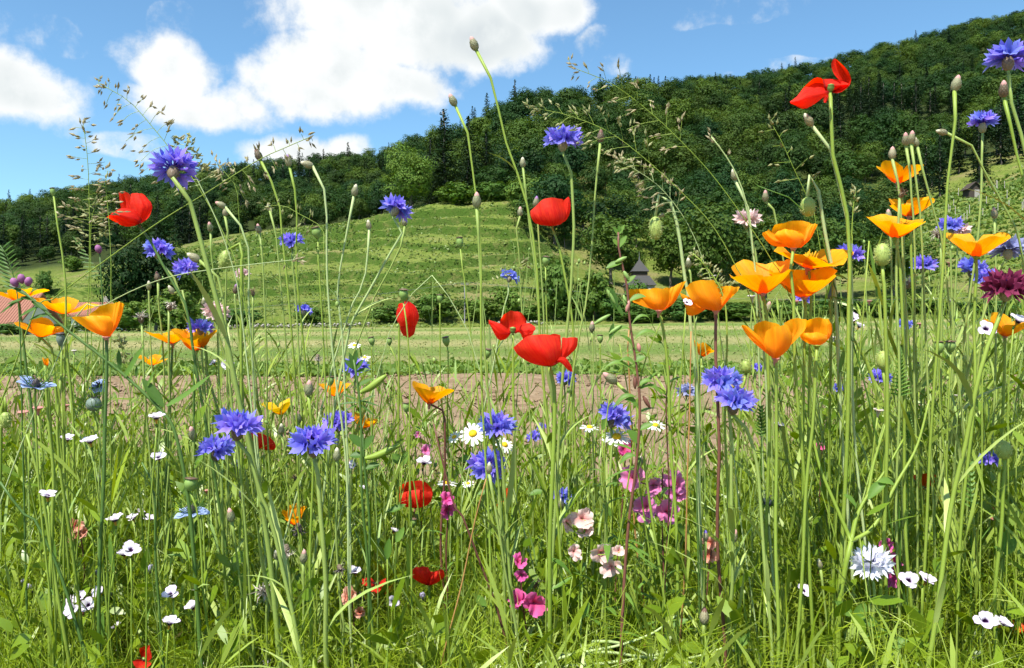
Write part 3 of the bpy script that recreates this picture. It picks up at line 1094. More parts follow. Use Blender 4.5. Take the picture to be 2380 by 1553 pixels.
gable_house(-66, 686, 748, 800, 62.0, 7.0, 5.5, 'house with a large terracotta tiled roof at the picture edge behind the orange poppies', 3)
gable_house(206, 706, 730, 765, 92.0, 4.0, 4.0, 'small building with a terracotta roof half hidden behind the dark trees', 1)

# wooden hut in the right-hand vineyard
Y = 170.0
X = (2266 - CX) / F * Y
zb = float(terrain(X, Y))
ht_ = empty('wooden_hut', (X, Y, zb), 'small dark wooden hut with a pale door in the vineyard below the wood', 'hut')
child(ht_, 'wall', 'dark_wood', lambda mb: box(mb, (-1.25, 0, -1), (1.25, 2.4, 2.2)))
child(ht_, 'door', 'grey_wood', lambda mb: box(mb, (-.1, -.06, -.3), (.95, .02, 1.9)))


def hut_roof(mb):
    for s in (-1, 1):
        V = [(0, -.4, 3.5), (0, 2.8, 3.5), (s * 1.7, 2.8, 1.95), (s * 1.7, -.4, 1.95)]
        V += [(p[0], p[1], p[2] + .12) for p in V]
        mb.add(V, [(0, 1, 2, 3), (4, 7, 6, 5), (0, 4, 5, 1), (1, 5, 6, 2), (2, 6, 7, 3), (3, 7, 4, 0)])
    mb.add([(-1.25, -.01, 2.2), (1.25, -.01, 2.2), (0, -.01, 3.42)], None, [(0, 1, 2)])


child(ht_, 'roof', 'dark_wood', hut_roof)
rngp = random.Random(9)
post_me = tube(MB(), [(0, 0, -.3), (0, 0, 1.0), (0, 0, 1.75)], [.06, .055, .05], 5).mesh('vineyard_post', MATS['grey_wood'])
for i in range(26):
    px_, yy_ = rngp.uniform(2200, 2400), rngp.uniform(150, 180)
    xx_ = (px_ - CX) / F * yy_
    o = link('vineyard_post', post_me)
    o.location = (xx_, yy_, float(terrain(xx_, yy_)))
    setp(o, 'thin grey wooden stake in the vineyard around the hut', 'post', 'vineyard stakes around the hut')

# utility pole with its wires across the valley
Y = 99.0
X = (1080 - CX) / F * Y
zb = float(terrain(X, Y))
pole = empty('utility_pole', (X, Y, zb), 'slim grey utility pole at the foot of the terraced slope', 'pole')
zt = zpy(655, Y) - zb
child(pole, 'post', 'metal_grey', lambda mb: tube(mb, [(0, 0, -1), (0, 0, zt / 2), (0, 0, zt)], [.08, .07, .06], 8), True)
child(pole, 'crossarm', 'metal_grey', lambda mb: box(mb, (-.5, -.05, zt - .35), (.5, .05, zt - .22)))
child(pole, 'insulator', 'pale_stone', lambda mb: tube(mb, [(0, 0, zt), (0, 0, zt + .1), (0, 0, zt + .2)], [.06, .08, .04], 6), True)
for nm, a, b, lab in (('cable', (-200, 748, 74), (1080, 656, Y), 'thin sagging cable from the terracotta houses to the utility pole'),
                      ('cable', (1080, 656, Y), (2300, 690, 96), 'thin sagging cable from the utility pole past the grey-roofed house')):
    A, B = P(*a), P(*b)
    s = np.linspace(0, 1, 30)[:, None]
    pts = A + (B - A) * s - np.array([0, 0, 1.0]) * (1.1 * 4 * s * (1 - s))
    setp(link(nm, tube(MB(), pts, 0.016, 5).mesh(nm, MATS['metal_grey'])), lab, 'cable')

# dry stones at the foot of the terraces
rng = np.random.default_rng(4)
ns = 150
sx_ = np.concatenate([np.linspace(540, 860, 100), np.linspace(1150, 1260, 50)]) + rng.normal(size=ns) * 4
X = (sx_ - CX) / F * 97
V = ico[None] * rng.uniform(.08, .22, ns)[:, None, None] * rng.uniform(.6, 1.3, (ns, 10, 3)) + np.stack([X, 96.5 + rng.normal(size=ns) * .4, terrain(X, np.full(ns, 96.5)) + .12 + rng.random(ns) * .3], -1)[:, None]
mb = MB()
mb.add(V, None, (ict[None] + (np.arange(ns) * 10)[:, None, None]).reshape(-1, 3))
setp(link('field_stones', mb.mesh('field_stones', MATS['pale_stone'], smooth=False)), 'line of pale loose stones at the foot of the terraced slope', 'stones', kind='stuff')

# ------------------------------------------------------------------ flower kit
leaf_mat('glaucous', (0.23, 0.32, 0.065), (0.37, 0.45, 0.13), 0.05)
leaf_mat('stem_green', (0.195, 0.285, 0.03), (0.31, 0.40, 0.075), 0.0)
leaf_mat('stem_pale', (0.32, 0.42, 0.16), (0.46, 0.52, 0.26), 0.0)
leaf_mat('stem_dark', (0.065, 0.135, 0.025), (0.12, 0.21, 0.04), 0.0)
leaf_mat('stem_red', (0.13, 0.05, 0.035), (0.24, 0.10, 0.06), 0.0)
leaf_mat('stem_straw', (0.42, 0.22, 0.07), (0.55, 0.33, 0.12), 0.15)
leaf_mat('leaf_fresh', (0.10, 0.22, 0.03), (0.19, 0.33, 0.055), 0.4)
leaf_mat('leaf_dark', (0.05, 0.13, 0.02), (0.10, 0.20, 0.03), 0.35)
leaf_mat('capsule_green', (0.19, 0.31, 0.07), (0.28, 0.40, 0.12), 0.0)
leaf_mat('capsule_blue', (0.16, 0.22, 0.18), (0.26, 0.32, 0.27), 0.1)
leaf_mat('poppy_bud', (0.27, 0.36, 0.08), (0.38, 0.45, 0.12), 0.0)
leaf_mat('bristle', (0.42, 0.48, 0.16), (0.58, 0.60, 0.26), 0.3)
leaf_mat('spikelet', (0.25, 0.21, 0.11), (0.48, 0.43, 0.24), 0.3)
leaf_mat('spikelet_green', (0.25, 0.28, 0.10), (0.42, 0.42, 0.20), 0.3)
leaf_mat('dry_brown', (0.13, 0.085, 0.05), (0.28, 0.20, 0.12), 0.15)
leaf_mat('dry_white', (0.40, 0.33, 0.26), (0.68, 0.62, 0.54), 0.3)
leaf_mat('dry_dark', (0.05, 0.04, 0.04), (0.16, 0.13, 0.12), 0.1)
leaf_mat('rim_pink', (0.55, 0.24, 0.20), (0.68, 0.36, 0.30), 0.2)
leaf_mat('rim_white', (0.58, 0.52, 0.44), (0.74, 0.66, 0.58), 0.2)
leaf_mat('pod_navy', (0.03, 0.035, 0.06), (0.09, 0.10, 0.14), 0.0)
petal_mat('cornflower_blue', [(0, (0.06, 0.03, 0.32)), (0.5, (0.17, 0.14, 0.70)), (1, (0.32, 0.30, 0.90))], 0.4, hue_var=0.05)
petal_mat('cornflower_heart', [(0, (0.03, 0.01, 0.08)), (1, (0.12, 0.05, 0.36))], 0.15)
petal_mat('cornflower_pink', [(0, (0.55, 0.25, 0.24)), (0.5, (0.74, 0.46, 0.44)), (1, (0.86, 0.66, 0.62))], 0.3)
petal_mat('cornflower_white', [(0, (0.28, 0.25, 0.55)), (0.5, (0.66, 0.66, 0.82)), (1, (0.86, 0.87, 0.92))], 0.3)
petal_mat('cornflower_plum', [(0, (0.06, 0.005, 0.02)), (0.5, (0.14, 0.012, 0.045)), (1, (0.24, 0.03, 0.09))], 0.25)
petal_mat('cornflower_grey', [(0, (0.10, 0.10, 0.25)), (0.5, (0.22, 0.24, 0.48)), (1, (0.40, 0.43, 0.66))], 0.3)
petal_mat('poppy_red', [(0, (0.20, 0.005, 0.004)), (0.12, (0.74, 0.018, 0.008)), (1, (0.93, 0.052, 0.026))], 0.52, 0.55, 1.35, 0.0010)
petal_mat('poppy_orange', [(0, (0.86, 0.19, 0.004)), (0.5, (0.94, 0.30, 0.006)), (1, (0.96, 0.45, 0.012))], 0.5, 0.5, 1.35, 0.0005)
petal_mat('poppy_yellow', [(0, (0.80, 0.36, 0.01)), (1, (0.86, 0.56, 0.015))], 0.4, 0.45, 1.0, 0.0006)
petal_mat('poppy_vermilion', [(0, (0.72, 0.10, 0.01)), (1, (0.80, 0.10, 0.02))], 0.4, 0.5)
petal_mat('gilia_white', [(0, (0.02, 0.004, 0.03)), (0.27, (0.03, 0.006, 0.05)), (0.36, (0.55, 0.45, 0.62)), (0.48, (0.86, 0.83, 0.87)), (0.85, (0.84, 0.78, 0.86)), (1, (0.66, 0.52, 0.74))], 0.3)
petal_mat('gilia_tube', [(0, (0.62, 0.36, 0.03)), (0.6, (0.5, 0.28, 0.04)), (1, (0.05, 0.015, 0.05))], 0.2)
petal_mat('gilia_closed', [(0, (0.03, 0.01, 0.06)), (0.4, (0.22, 0.19, 0.42)), (1, (0.55, 0.52, 0.72))], 0.2)
petal_mat('daisy_white', [(0, (0.82, 0.82, 0.74)), (1, (0.86, 0.86, 0.84))], 0.3)
petal_mat('daisy_yellow', [(0, (0.72, 0.44, 0.01)), (1, (0.82, 0.56, 0.02))], 0.1)
petal_mat('clarkia_magenta', [(0, (0.55, 0.03, 0.14)), (0.5, (0.74, 0.09, 0.32)), (1, (0.80, 0.16, 0.42))], 0.35, hue_var=0.03)
petal_mat('clarkia_rose', [(0, (0.62, 0.10, 0.20)), (0.5, (0.76, 0.20, 0.46)), (1, (0.80, 0.28, 0.55))], 0.35, hue_var=0.02)
petal_mat('clarkia_pale', [(0, (0.75, 0.20, 0.20)), (0.4, (0.82, 0.48, 0.44)), (1, (0.88, 0.68, 0.62))], 0.35)
petal_mat('clarkia_salmon', [(0, (0.60, 0.10, 0.06)), (0.5, (0.76, 0.30, 0.20)), (1, (0.82, 0.44, 0.32))], 0.35)
petal_mat('nigella_blue', [(0, (0.24, 0.34, 0.70)), (0.5, (0.33, 0.45, 0.82)), (1, (0.45, 0.56, 0.88))], 0.35)
petal_mat('vetch_purple', [(0, (0.25, 0.10, 0.22)), (1, (0.50, 0.20, 0.42))], 0.3)


def pmesh(fn, name, mat, smooth=True):
    mb = MB()
    fn(mb)
    return mb.mesh(name, MATS[mat], smooth=smooth)


def floret(mb, seed, lobes=7, M=None, open_=1.0):
    rng = np.random.default_rng(seed)
    a = np.arange(lobes) / lobes * 2 * math.pi
    V, t = [], []
    for r, z, tv in ((.0006, 0, 0), (.0011, .009, .3), (.0034 * open_, .0130, .55)):
        V.append(np.stack([r * np.cos(a), r * np.sin(a), np.full(lobes, z)], -1))
        t.append(np.full(lobes, tv))
    am = a + math.pi / lobes
    hw = math.pi / lobes * 0.92
    mid_r = .0076 * open_ * rng.uniform(.9, 1.1, lobes)
    mz = .0178 + rng.normal(size=lobes) * .0006
    for s in (-1, 1):
        V.append(np.stack([mid_r * np.cos(am + s * hw), mid_r * np.sin(am + s * hw), mz], -1))
        t.append(np.full(lobes, .8))
    tr = .0108 * open_ * rng.uniform(.85, 1.2, lobes)
    tz = .0225 + rng.normal(size=lobes) * .0016
    V.append(np.stack([tr * np.cos(am), tr * np.sin(am), tz], -1))
    t.append(np.full(lobes, 1.0))
    V = np.concatenate(V)
    n = lobes
    Q = list(grid_faces(3, n, True))
    Tt = []
    for i in range(n):
        j = (i + 1) % n
        Q.append((2 * n + i, 2 * n + j, 4 * n + i, 3 * n + i))
        Tt.append((3 * n + i, 4 * n + i, 5 * n + i))
    if M is not None:
        V = xf(M, V)
    mb.add(V, Q, Tt, np.concatenate(t), rng.random())


def involucre_profile(k=1.0):
    return [(0.0018, 0), (.0042, .0022), (.0058 * k, .0062), (.0060 * k, .0095), (.0050, .0135), (.0040, .0165), (.0030, .0175)]


def involucre(mb, k=1.0, scales=True):
    lathe(mb, [(0.0, -.0003)] + involucre_profile(k), 10, r=0.3)
    if not scales:
        return
    prof = np.array(involucre_profile(k))
    for row in range(6):
        z = .002 + row * .0025
        r = np.interp(z, prof[:, 1], prof[:, 0])
        r2 = np.interp(z + .0034, prof[:, 1], prof[:, 0])
        n = 9
        for i in range(n):
            a = (i + .5 * (row % 2)) / n * 6.283
            w = .40
            V = []
            for aa, rr, zz in ((a - w, r + .0001, z), (a + w, r + .0001, z), (a + w * .6, (r + r2) / 2 + .0006, z + .0019), (a, r2 + .0009, z + .0037), (a - w * .6, (r + r2) / 2 + .0006, z + .0019)):
                V.append((rr * math.cos(aa), rr * math.sin(aa), zz))
            mb.add(V, [(0, 1, 2, 4)], [(4, 2, 3)], r=(0.0, .0, .6, 1.0, .6))


leaf_mat('involucre', (0.20, 0.27, 0.12), (0.46, 0.36, 0.26), 0.1)
leaf_mat('involucre_dark', (0.12, 0.11, 0.07), (0.27, 0.19, 0.13), 0.05)
FLORETS = {}
for tint in ('blue', 'pink', 'white', 'plum', 'grey'):
    FLORETS[tint] = [pmesh(lambda mb, s=s: floret(mb, s, (7, 8, 6)[s % 3], open_=(1.0, .9, 1.1)[s % 3]), 'floret', 'cornflower_' + tint) for s in range(3)]
INVOL = {m_: pmesh(lambda mb: involucre(mb), 'involucre', m_) for m_ in ('involucre', 'involucre_dark')}


def heart(mb):
    rng = np.random.default_rng(3)
    for i in range(14):
        a, c = rng.uniform(0, 6.28), R(rng.uniform(2, 30))
        d = np.array([math.sin(c) * math.cos(a), math.sin(c) * math.sin(a), math.cos(c)])
        b = np.array([0, 0, .014])
        tube(mb, [b, b + d * .008, b + d * rng.uniform(.012, .016)], [.0004, .0007, .0003], 4)


HEART = pmesh(heart, 'heart', 'cornflower_heart')


def floret_dirs(seed, n1=11, n2=8):
    rng = np.random.default_rng(seed)
    out = []
    for i in range(n1):
        out.append((i / n1 * 6.283 + rng.uniform(-.2, .2), R(rng.uniform(60, 90)), rng.uniform(.9, 1.12)))
    for i in range(n2):
        out.append((i / n2 * 6.283 + rng.uniform(-.3, .3), R(rng.uniform(24, 48)), rng.uniform(.62, .85)))
    return out


def floret_matrix(az, th, s):
    d = Vector((math.sin(th) * math.cos(az), math.sin(th) * math.sin(az), math.cos(th)))
    return frame(Vector((0, 0, .0145)) + d * .001, d, az * 3.1, s)


HEADS = {}


def small_head(tint):
    if tint not in HEADS:
        def fn(mb):
            for i, (az, th, s) in enumerate(floret_dirs(9, 9, 6)):
                floret(mb, i, 5, floret_matrix(az, th, s))
        HEADS[tint] = pmesh(fn, 'florets', 'cornflower_' + tint)
    return HEADS[tint]


def blade_mesh(L, W, bend, prof, n=7, fold=0.25, name='leaf', mat='glaucous', twist=0.0):
    """a leaf along +Z bending to +X, with a folded midrib"""
    s = np.linspace(0, 1, n)
    z = L * s * (1 - 0.15 * abs(bend) * s)
    x = L * bend * s * s
    if prof == 'line':
        w = W * np.minimum(1, (s + .05) * 6) * np.minimum(1, (1.0 - s) * 3 + .03)
    elif prof == 'oval':
        w = W * np.sin(np.pi * np.clip(s * .98 + .02, 0, 1)) ** .8
    else:
        w = W * (1 - s) ** .7 * np.minimum(1, s * 8 + .3)
    w = np.maximum(w, W * .02)
    tw = twist * s
    V = []
    for i in range(n):
        side = np.array([-math.sin(tw[i]) * .3, math.cos(tw[i]), 0])
        c = np.array([x[i], 0, z[i]])
        up = np.array([fold * w[i] * .5, 0, 0])
        V += [c - side * w[i] / 2 + up, c, c + side * w[i] / 2 + up]
    mb = MB()
    mb.add(V, grid_faces(n, 3), None, np.repeat(s, 3), random.random())
    return mb.mesh(name, MATS[mat])


CF_LEAF = [blade_mesh(.07, .0048, b, 'line', 6) for b in (-.1, .25, .5, .8)]
GREEN_LEAF = [blade_mesh(.07, .0045, b, 'line', 6, mat='leaf_fresh') for b in (.1, .4, .7)]
OVAL_LEAF = [blade_mesh(.04, .016, b, 'oval', 7, mat='leaf_fresh') for b in (.1, .35, .6)]
LANCE_LEAF = [blade_mesh(.05, .009, b, 'oval', 7, mat='leaf_fresh') for b in (.2, .5, .9)]


HERO = []          # flower heads that foliage in front must not cover: x, y, radius, depth


class Plant:
    def __init__(self, name, label, cat, base, group=None):
        self.base = np.asarray(base, float)
        self.root = empty(name, tuple(base), label, cat, group)

    def mesh(self, name, mb, mat, parent=None, smooth=True):
        return link(name, mb.mesh(name, MATS[mat], off=self.base, smooth=smooth), parent or self.root)

    def inst(self, name, me, M, parent=None, pm=None):
        """a shared mesh placed by a world matrix (or one relative to a part's own matrix pm)"""
        if parent is None:
            return link(name, me, self.root, Matrix.Translation(-Vector(self.base)) @ M)
        return link(name, me, parent, M)


def stem_path(top, ctrl, d, rng, n=26, base_x=None, tail=True):
    """from the ground up to the head; ctrl are picture points from the head downwards"""
    pts = [np.asarray(top, float)]
    for c in ctrl:
        pts.append(P(c[0], c[1], c[2] if len(c) > 2 else d))
    last = pts[-1]
    if len(pts) > 1:
        dirn = pts[-1] - pts[-2]
        sl = dirn[0] / max(-dirn[2], .05) if dirn[2] < -0.01 else 0
        sl = max(-.5, min(.5, sl))
    else:
        sl = rng.uniform(-.10, .10)
    z = last[2]
    if z > 0.03 or len(pts) == 1:
        gx = last[0] + sl * z * .55
        if base_x is not None:
            gx = base_x
        gy = last[1] + rng.uniform(-.02, .05)
        pts.append(np.array([last[0] * .45 + gx * .55 + sl * z * .1 + rng.uniform(-.008, .008), (last[1] + gy) / 2, z * .45]))
        pts.append(np.array([gx, gy, -0.01]))
    path = smooth_path(pts[::-1], n)
    u = np.linspace(0, 1, n)
    env = np.sin(np.pi * u) ** .7
    for q in range(3):
        fr = (1.5 + 2.2 * q) * math.pi
        amp = .0055 / (q + 1)
        path[:, 0] += amp * env * np.sin(fr * u + rng.uniform(0, 6.28)) * rng.uniform(.3, 1)
        path[:, 1] += amp * env * np.sin(fr * u + rng.uniform(0, 6.28)) * rng.uniform(.3, 1)
    return path


def rnd_face(rng, toward=.25, spread=.25):
    return unit(np.array([rng.uniform(-spread, spread), -toward + rng.uniform(-spread, spread) * .7, 1.0]))


def stem_leaves(pl, path, rng, n, meshes, smin=.2, smax=.8, L=(.5, 1.2), ang=(.25, .7)):
    T = unit(np.gradient(path, axis=0))
    for _ in range(n):
        i = int(rng.uniform(smin, smax) * (len(path) - 1))
        a = rng.uniform(0, 6.28)
        rad = unit(np.cross(T[i], [math.cos(a), math.sin(a), .01]))
        dv = unit(T[i] + rad * rng.uniform(*ang))
        # local X (bend) should point outwards
        Z = Vector(dv)
        X = Vector(rad) - Z * Vector(rad).dot(Z)
        X.normalize()
        Yv = Z.cross(X)
        s = rng.uniform(*L)
        M = Matrix((X, Yv, Z)).transposed().to_4x4() @ Matrix.Scale(s, 4)
        M.translation = Vector(path[i])
        pl.inst('leaf', rng.choice(meshes), M)


def basis(axis, right=(1, 0, 0)):
    Z = Vector(axis).normalized()
    X = Vector(right) - Z * Vector(right).dot(Z)
    X.normalize()
    return Matrix((X, Z.cross(X), Z)).transposed().to_4x4()


def placed(origin, axis, s=1.0, spin=0.0):
    M = basis(axis) @ Matrix.Rotation(spin, 4, 'Z') @ Matrix.Scale(s, 4)
    M.translation = Vector(origin)
    return M


def hero(x, y, w, d, k=.55):
    HERO.append((x, y, max(w * k, 9), d, w * d / F * .6))


def cornflower(x, y, w, label, face=None, tint='blue', ctrl=(), d=None, leaves=3, group='cornflowers', dark=False, mat='glaucous', rs=1.0, splay=1.0):
    rng = random.Random(int(x * 7 + y))
    d = d or min(83.3 / w, 2.3)
    s = w * d / 83.3
    hero(x, y, w, d)
    face = unit(face) if face is not None else rnd_face(rng)
    org = P(x, y, d) - face * .019 * s
    path = stem_path(org + face * .001, ctrl, d, rng)
    pl = Plant('cornflower', label, 'flower', path[0], group)
    rr = .0022 * rs * min(1.0, max(.75, s))
    pl.mesh('stem', tube(MB(), path, np.linspace(rr * 1.15, rr * .85, len(path)), 6), mat)
    M = placed(org, face, s, rng.uniform(0, 6))
    hd = empty('flower_head', (0, 0, 0))
    hd.parent = pl.root
    hd.matrix_local = Matrix.Translation(-Vector(pl.base)) @ M
    link('involucre', INVOL['involucre_dark' if dark else 'involucre'], hd)
    if w * s >= 0 and w >= 44:
        for az, th, fs in floret_dirs(int(x + y), 11, 6):
            link('floret', rng.choice(FLORETS[tint]), hd, floret_matrix(az, th * splay, fs))
        link('floret_cluster', HEART, hd)
    else:
        link('floret_cluster', small_head(tint), hd)
    if leaves:
        stem_leaves(pl, path, rng, leaves * 2 + 2, CF_LEAF, .25, .85, (.6, 1.7), (.12, .5))
    return pl


BUD_TIP = {}


def bud_tip_mesh(col):
    if col not in BUD_TIP:
        def fn(mb):
            lathe(mb, [(.0040, .0145), (.0041, .0165), (.0033, .0195), (.0016, .0220), (0, .0232)], 9)
        BUD_TIP[col] = pmesh(fn, 'tip', col)
    return BUD_TIP[col]


petal_mat('tip_pink', [(0, (0.50, 0.28, 0.24)), (1, (0.66, 0.36, 0.34))], 0.1)
petal_mat('tip_purple', [(0, (0.30, 0.16, 0.20)), (1, (0.30, 0.16, 0.46))], 0.1)
petal_mat('tip_cream', [(0, (0.48, 0.48, 0.32)), (1, (0.66, 0.60, 0.46))], 0.1)
petal_mat('tip_brown', [(0, (0.16, 0.09, 0.07)), (1, (0.26, 0.13, 0.11))], 0.1)
petal_mat('tip_blue', [(0, (0.20, 0.12, 0.30)), (1, (0.16, 0.13, 0.62))], 0.1)


def bud(x, y, w, label, face=None, tip='tip_pink', ctrl=(), d=None, leaves=2, group='cornflower buds', mat='glaucous', dark=False, fat=1.0):
    rng = random.Random(int(x * 5 + y * 3))
    d = d or min(.0125 * F / w, 2.2)
    s = w * d / (.0125 * F)
    hero(x, y, w, d, .8)
    face = unit(face) if face is not None else rnd_face(rng, .05, .3)
    org = P(x, y, d) - face * .011 * s
    path = stem_path(org + face * .001, ctrl, d, rng)
    pl = Plant('cornflower_bud', label, 'bud', path[0], group)
    rr = .0021 * min(1, max(.75, s))
    pl.mesh('stem', tube(MB(), path, np.concatenate([np.linspace(rr * 1.1, rr * .8, len(path) - 2), [rr, rr * 1.25]]), 6), mat)
    M = Matrix.Translation(-Vector(pl.base)) @ placed(org, face, s, rng.uniform(0, 6))
    link('involucre', INVOL['involucre_dark' if dark else 'involucre'], pl.root, M)
    link('tip', bud_tip_mesh(tip), pl.root, M)
    if leaves:
        stem_leaves(pl, path, rng, leaves, CF_LEAF, .3, .92, (.3, .7), (.12, .3))
    return pl


def petal(mb, M, az, a0, a1, L, Wd, cup=.6, ruf=.0, seed=0, rnd=.16, nu=11, nv=13, base=.12, power=.72, notch=0.0):
    """a petal rising from the flower base: az about the axis, a0..a1 its angle to the axis from base to tip (degrees)"""
    rng = np.random.default_rng(seed)
    s = np.linspace(0, 1, nu)
    v = np.linspace(-1, 1, nv)
    S, Vv = np.meshgrid(s, v, indexing='ij')
    ph = rng.uniform(0, 6.28, 4)
    edge = 1 - rnd * Vv ** 2 - notch * np.exp(-(Vv / .15) ** 2) + ruf * 1.2 * np.sin(Vv * 5.5 + ph[3]) * .35
    Se = S * edge
    ang = np.radians(a0 + (a1 - a0) * np.linspace(0, 1, 60))
    cx = np.concatenate([[0], np.cumsum(np.sin(ang))]) / 60 * L
    cz = np.concatenate([[0], np.cumsum(np.cos(ang))]) / 60 * L
    g = np.linspace(0, 1, 61)
    X, Z = np.interp(Se, g, cx), np.interp(Se, g, cz)
    A = np.radians(a0 + (a1 - a0) * Se)
    Wh = Wd / 2 * (base + (1 - base) * np.sin(np.pi / 2 * np.minimum(1, Se * 1.12)) ** power) * (1 - .12 * Se ** 4)
    Rc = Wd / 2 / max(cup, .01)
    phi = Vv * Wh / Rc
    Yl = Rc * np.sin(phi)
    inw = Rc * (1 - np.cos(phi))
    rip = ruf * L * Se ** 1.5 * (np.sin(Vv * 4.1 + ph[0] + Se * 2) * .5 + np.sin(Vv * 8.3 + ph[1]) * .28 * Se + .35 * np.sin(Se * 6 + ph[2]) * Vv + .16 * np.sin(Vv * 15 + ph[2] + 3 * Se) * Se)
    off = inw + rip
    X = X - np.cos(A) * off
    Z = Z + np.sin(A) * off
    c, sn = math.cos(R(az)), math.sin(R(az))
    V = np.stack([X * c - Yl * sn, X * sn + Yl * c, Z], -1).reshape(-1, 3)
    mb.add(xf(M, V), grid_faces(nu, nv)[:, ::-1], None, S.ravel(), (Vv.ravel() + 1) / 2)


def cup_flower(kind, x, y, w, label, petals, face=None, ctrl=(), d=None, mat='poppy_red', real=.063, lift=.5, group=None, stem='stem_green', ruf=.08, hairs=False, rs=1.0, calyx=True, maxd=2.3, nugget=True):
    """poppies: petals = [(az, a0, a1, L, W)]"""
    rng = random.Random(int(x * 3 + y * 11))
    d = d or min(real * 1.15 * F / w, maxd)
    s = w * d / (real * F)
    hero(x, y, w, d)
    face = unit(face) if face is not None else rnd_face(rng, .2, .15)
    h = max(p[3] * math.cos(R((p[1] + p[2]) / 2)) for p in petals)
    org = P(x, y, d) - face * h * lift * s
    path = stem_path(org, ctrl, d, rng)
    pl = Plant(kind, label, 'flower', path[0], group)
    rr = .0020 * rs
    pl.mesh('stem', tube(MB(), path, np.linspace(rr * 1.2, rr * .9, len(path)), 6), stem)
    if hairs:
        add_hairs(pl, path, rr)
    M = placed(org, face, s)
    for i, p in enumerate(petals):
        az, a0, a1, L, Wd = p[:5]
        cup = p[5] if len(p) > 5 else .6
        mb = MB()
        petal(mb, M, az, a0, a1, L, Wd, cup, ruf, seed=int(x + y) * 7 + i, rnd=.30 if kind == 'corn_poppy' else .34, power=.8, base=.2 if kind == 'corn_poppy' else .26)
        pl.mesh('petal', mb, mat)
    if nugget:
        mb = MB()
        if kind == 'corn_poppy':
            lathe(mb, [(0, 0), (.003, .001), (.0046, .005), (.0042, .0085), (.0048, .009), (.002, .0105), (0, .011)], 9, M)
            pl.mesh('ovary', mb, 'capsule_green')
            mb = MB()
            for k in range(26):
                a, c = rng.uniform(0, 6.28), rng.uniform(.35, .8)
                dv = np.array([math.sin(c) * math.cos(a), math.sin(c) * math.sin(a), math.cos(c)])
                tube(mb, xf(M, np.array([dv * .002, dv * .007, dv * rng.uniform(.010, .014)])), [.0002, .0002, .0006], 3)
            st = pl.mesh('stamens', mb, 'dry_dark')
            st['kind'] = 'stuff'
        else:
            for k in range(20):
                a, c = rng.uniform(0, 6.28), rng.uniform(.1, .5)
                dv = np.array([math.sin(c) * math.cos(a), math.sin(c) * math.sin(a), math.cos(c)])
                tube(mb, xf(M, np.array([dv * .003, dv * .010, dv * rng.uniform(.014, .019)])), [.0004, .0005, .0007], 3)
            st = pl.mesh('stamens', mb, 'poppy_yellow')
            st['kind'] = 'stuff'
    if kind == 'california_poppy' and calyx:
        mb = MB()
        lathe(mb, [(.0016, -.008), (.0022, -.003), (.0042, -.0004), (.0044, .0002), (.0025, .0014)], 9, M)
        pl.mesh('receptacle', mb, 'rim_pink' if rng.random() < .5 else 'stem_green')
    return pl


def add_hairs(pl, path, rr, n=150, L=.005, mat='bristle'):
    rng = np.random.default_rng(5)
    mb = MB()
    T = unit(np.gradient(path, axis=0))
    for _ in range(n):
        i = int(rng.uniform(len(path) * .35, len(path) - 1))
        u = rng.random()
        p = path[i] * (1 - u) + path[min(i + 1, len(path) - 1)] * u
        a = unit(np.cross(T[i], rng.normal(size=3)))
        b = unit(np.cross(a, T[i])) * .00022
        tip = p + a * L * rng.uniform(.6, 1.2)
        mb.add([p + b, p - b, tip], None, [(0, 1, 2)], r=rng.random())
    o = pl.mesh('hairs', mb, mat)
    o['kind'] = 'stuff'


def poppy_petals(rng, open0=24, open1=60, L=.044, Wd=.064, spin=0, cup=.75):
    return [(spin + 0, open0 + rng.uniform(-6, 8), open1 + rng.uniform(-8, 14), L, Wd, cup), (spin + 180, open0 + rng.uniform(-6, 8), open1 + rng.uniform(-8, 14), L, Wd, cup),
            (spin + 90, open0 - 5, open1 - 8 + rng.uniform(-8, 8), L * .95, Wd * .92, cup), (spin - 90, open0 - 5, open1 - 8 + rng.uniform(-8, 8), L * .95, Wd * .92, cup)]


def cal(x, y, w, label, o=(32, 52), spin=None, face=None, mat='poppy_orange', ctrl=(), d=None, L=.044, Wd=.047, stem='stem_green', cup=.8, group='orange poppies', **k):
    rng = random.Random(int(x + y * 5))
    sp = rng.uniform(0, 90) if spin is None else spin
    pet = [(sp + 90 * i + rng.uniform(-12, 12), o[0] + 26 + rng.uniform(-10, 10), o[1] - 14 + rng.uniform(-20, 20), L * rng.uniform(.86, 1.14), Wd * .90, cup) for i in range(4)]
    return cup_flower('california_poppy', x, y, w, label, pet, face, ctrl, d, mat, .060, .5, group, stem, ruf=.06, **k)


# gilia
GIL_PETAL = pmesh(lambda mb: petal(mb, Matrix.Identity(4), 0, 30, 80, .0140, .0112, .5, .10, 3, .22, 7, 6, .26, .6), 'petal', 'gilia_white')
GIL_TUBE = pmesh(lambda mb: lathe(mb, [(.0008, -.006), (.0011, -.003), (.0021, 0), (.0026, .0016)], 8), 'tube', 'gilia_tube')
GIL_CALYX = pmesh(lambda mb: lathe(mb, [(.0006, -.010), (.0014, -.0085), (.0016, -.006), (.0010, -.005)], 7), 'calyx', 'leaf_fresh')
GIL_CLOSED = pmesh(lambda mb: lathe(mb, [(.0008, -.005), (.0024, -.001), (.0042, .004), (.0045, .008), (.0030, .012), (.0008, .0135)], 8), 'closed_corolla', 'gilia_closed')


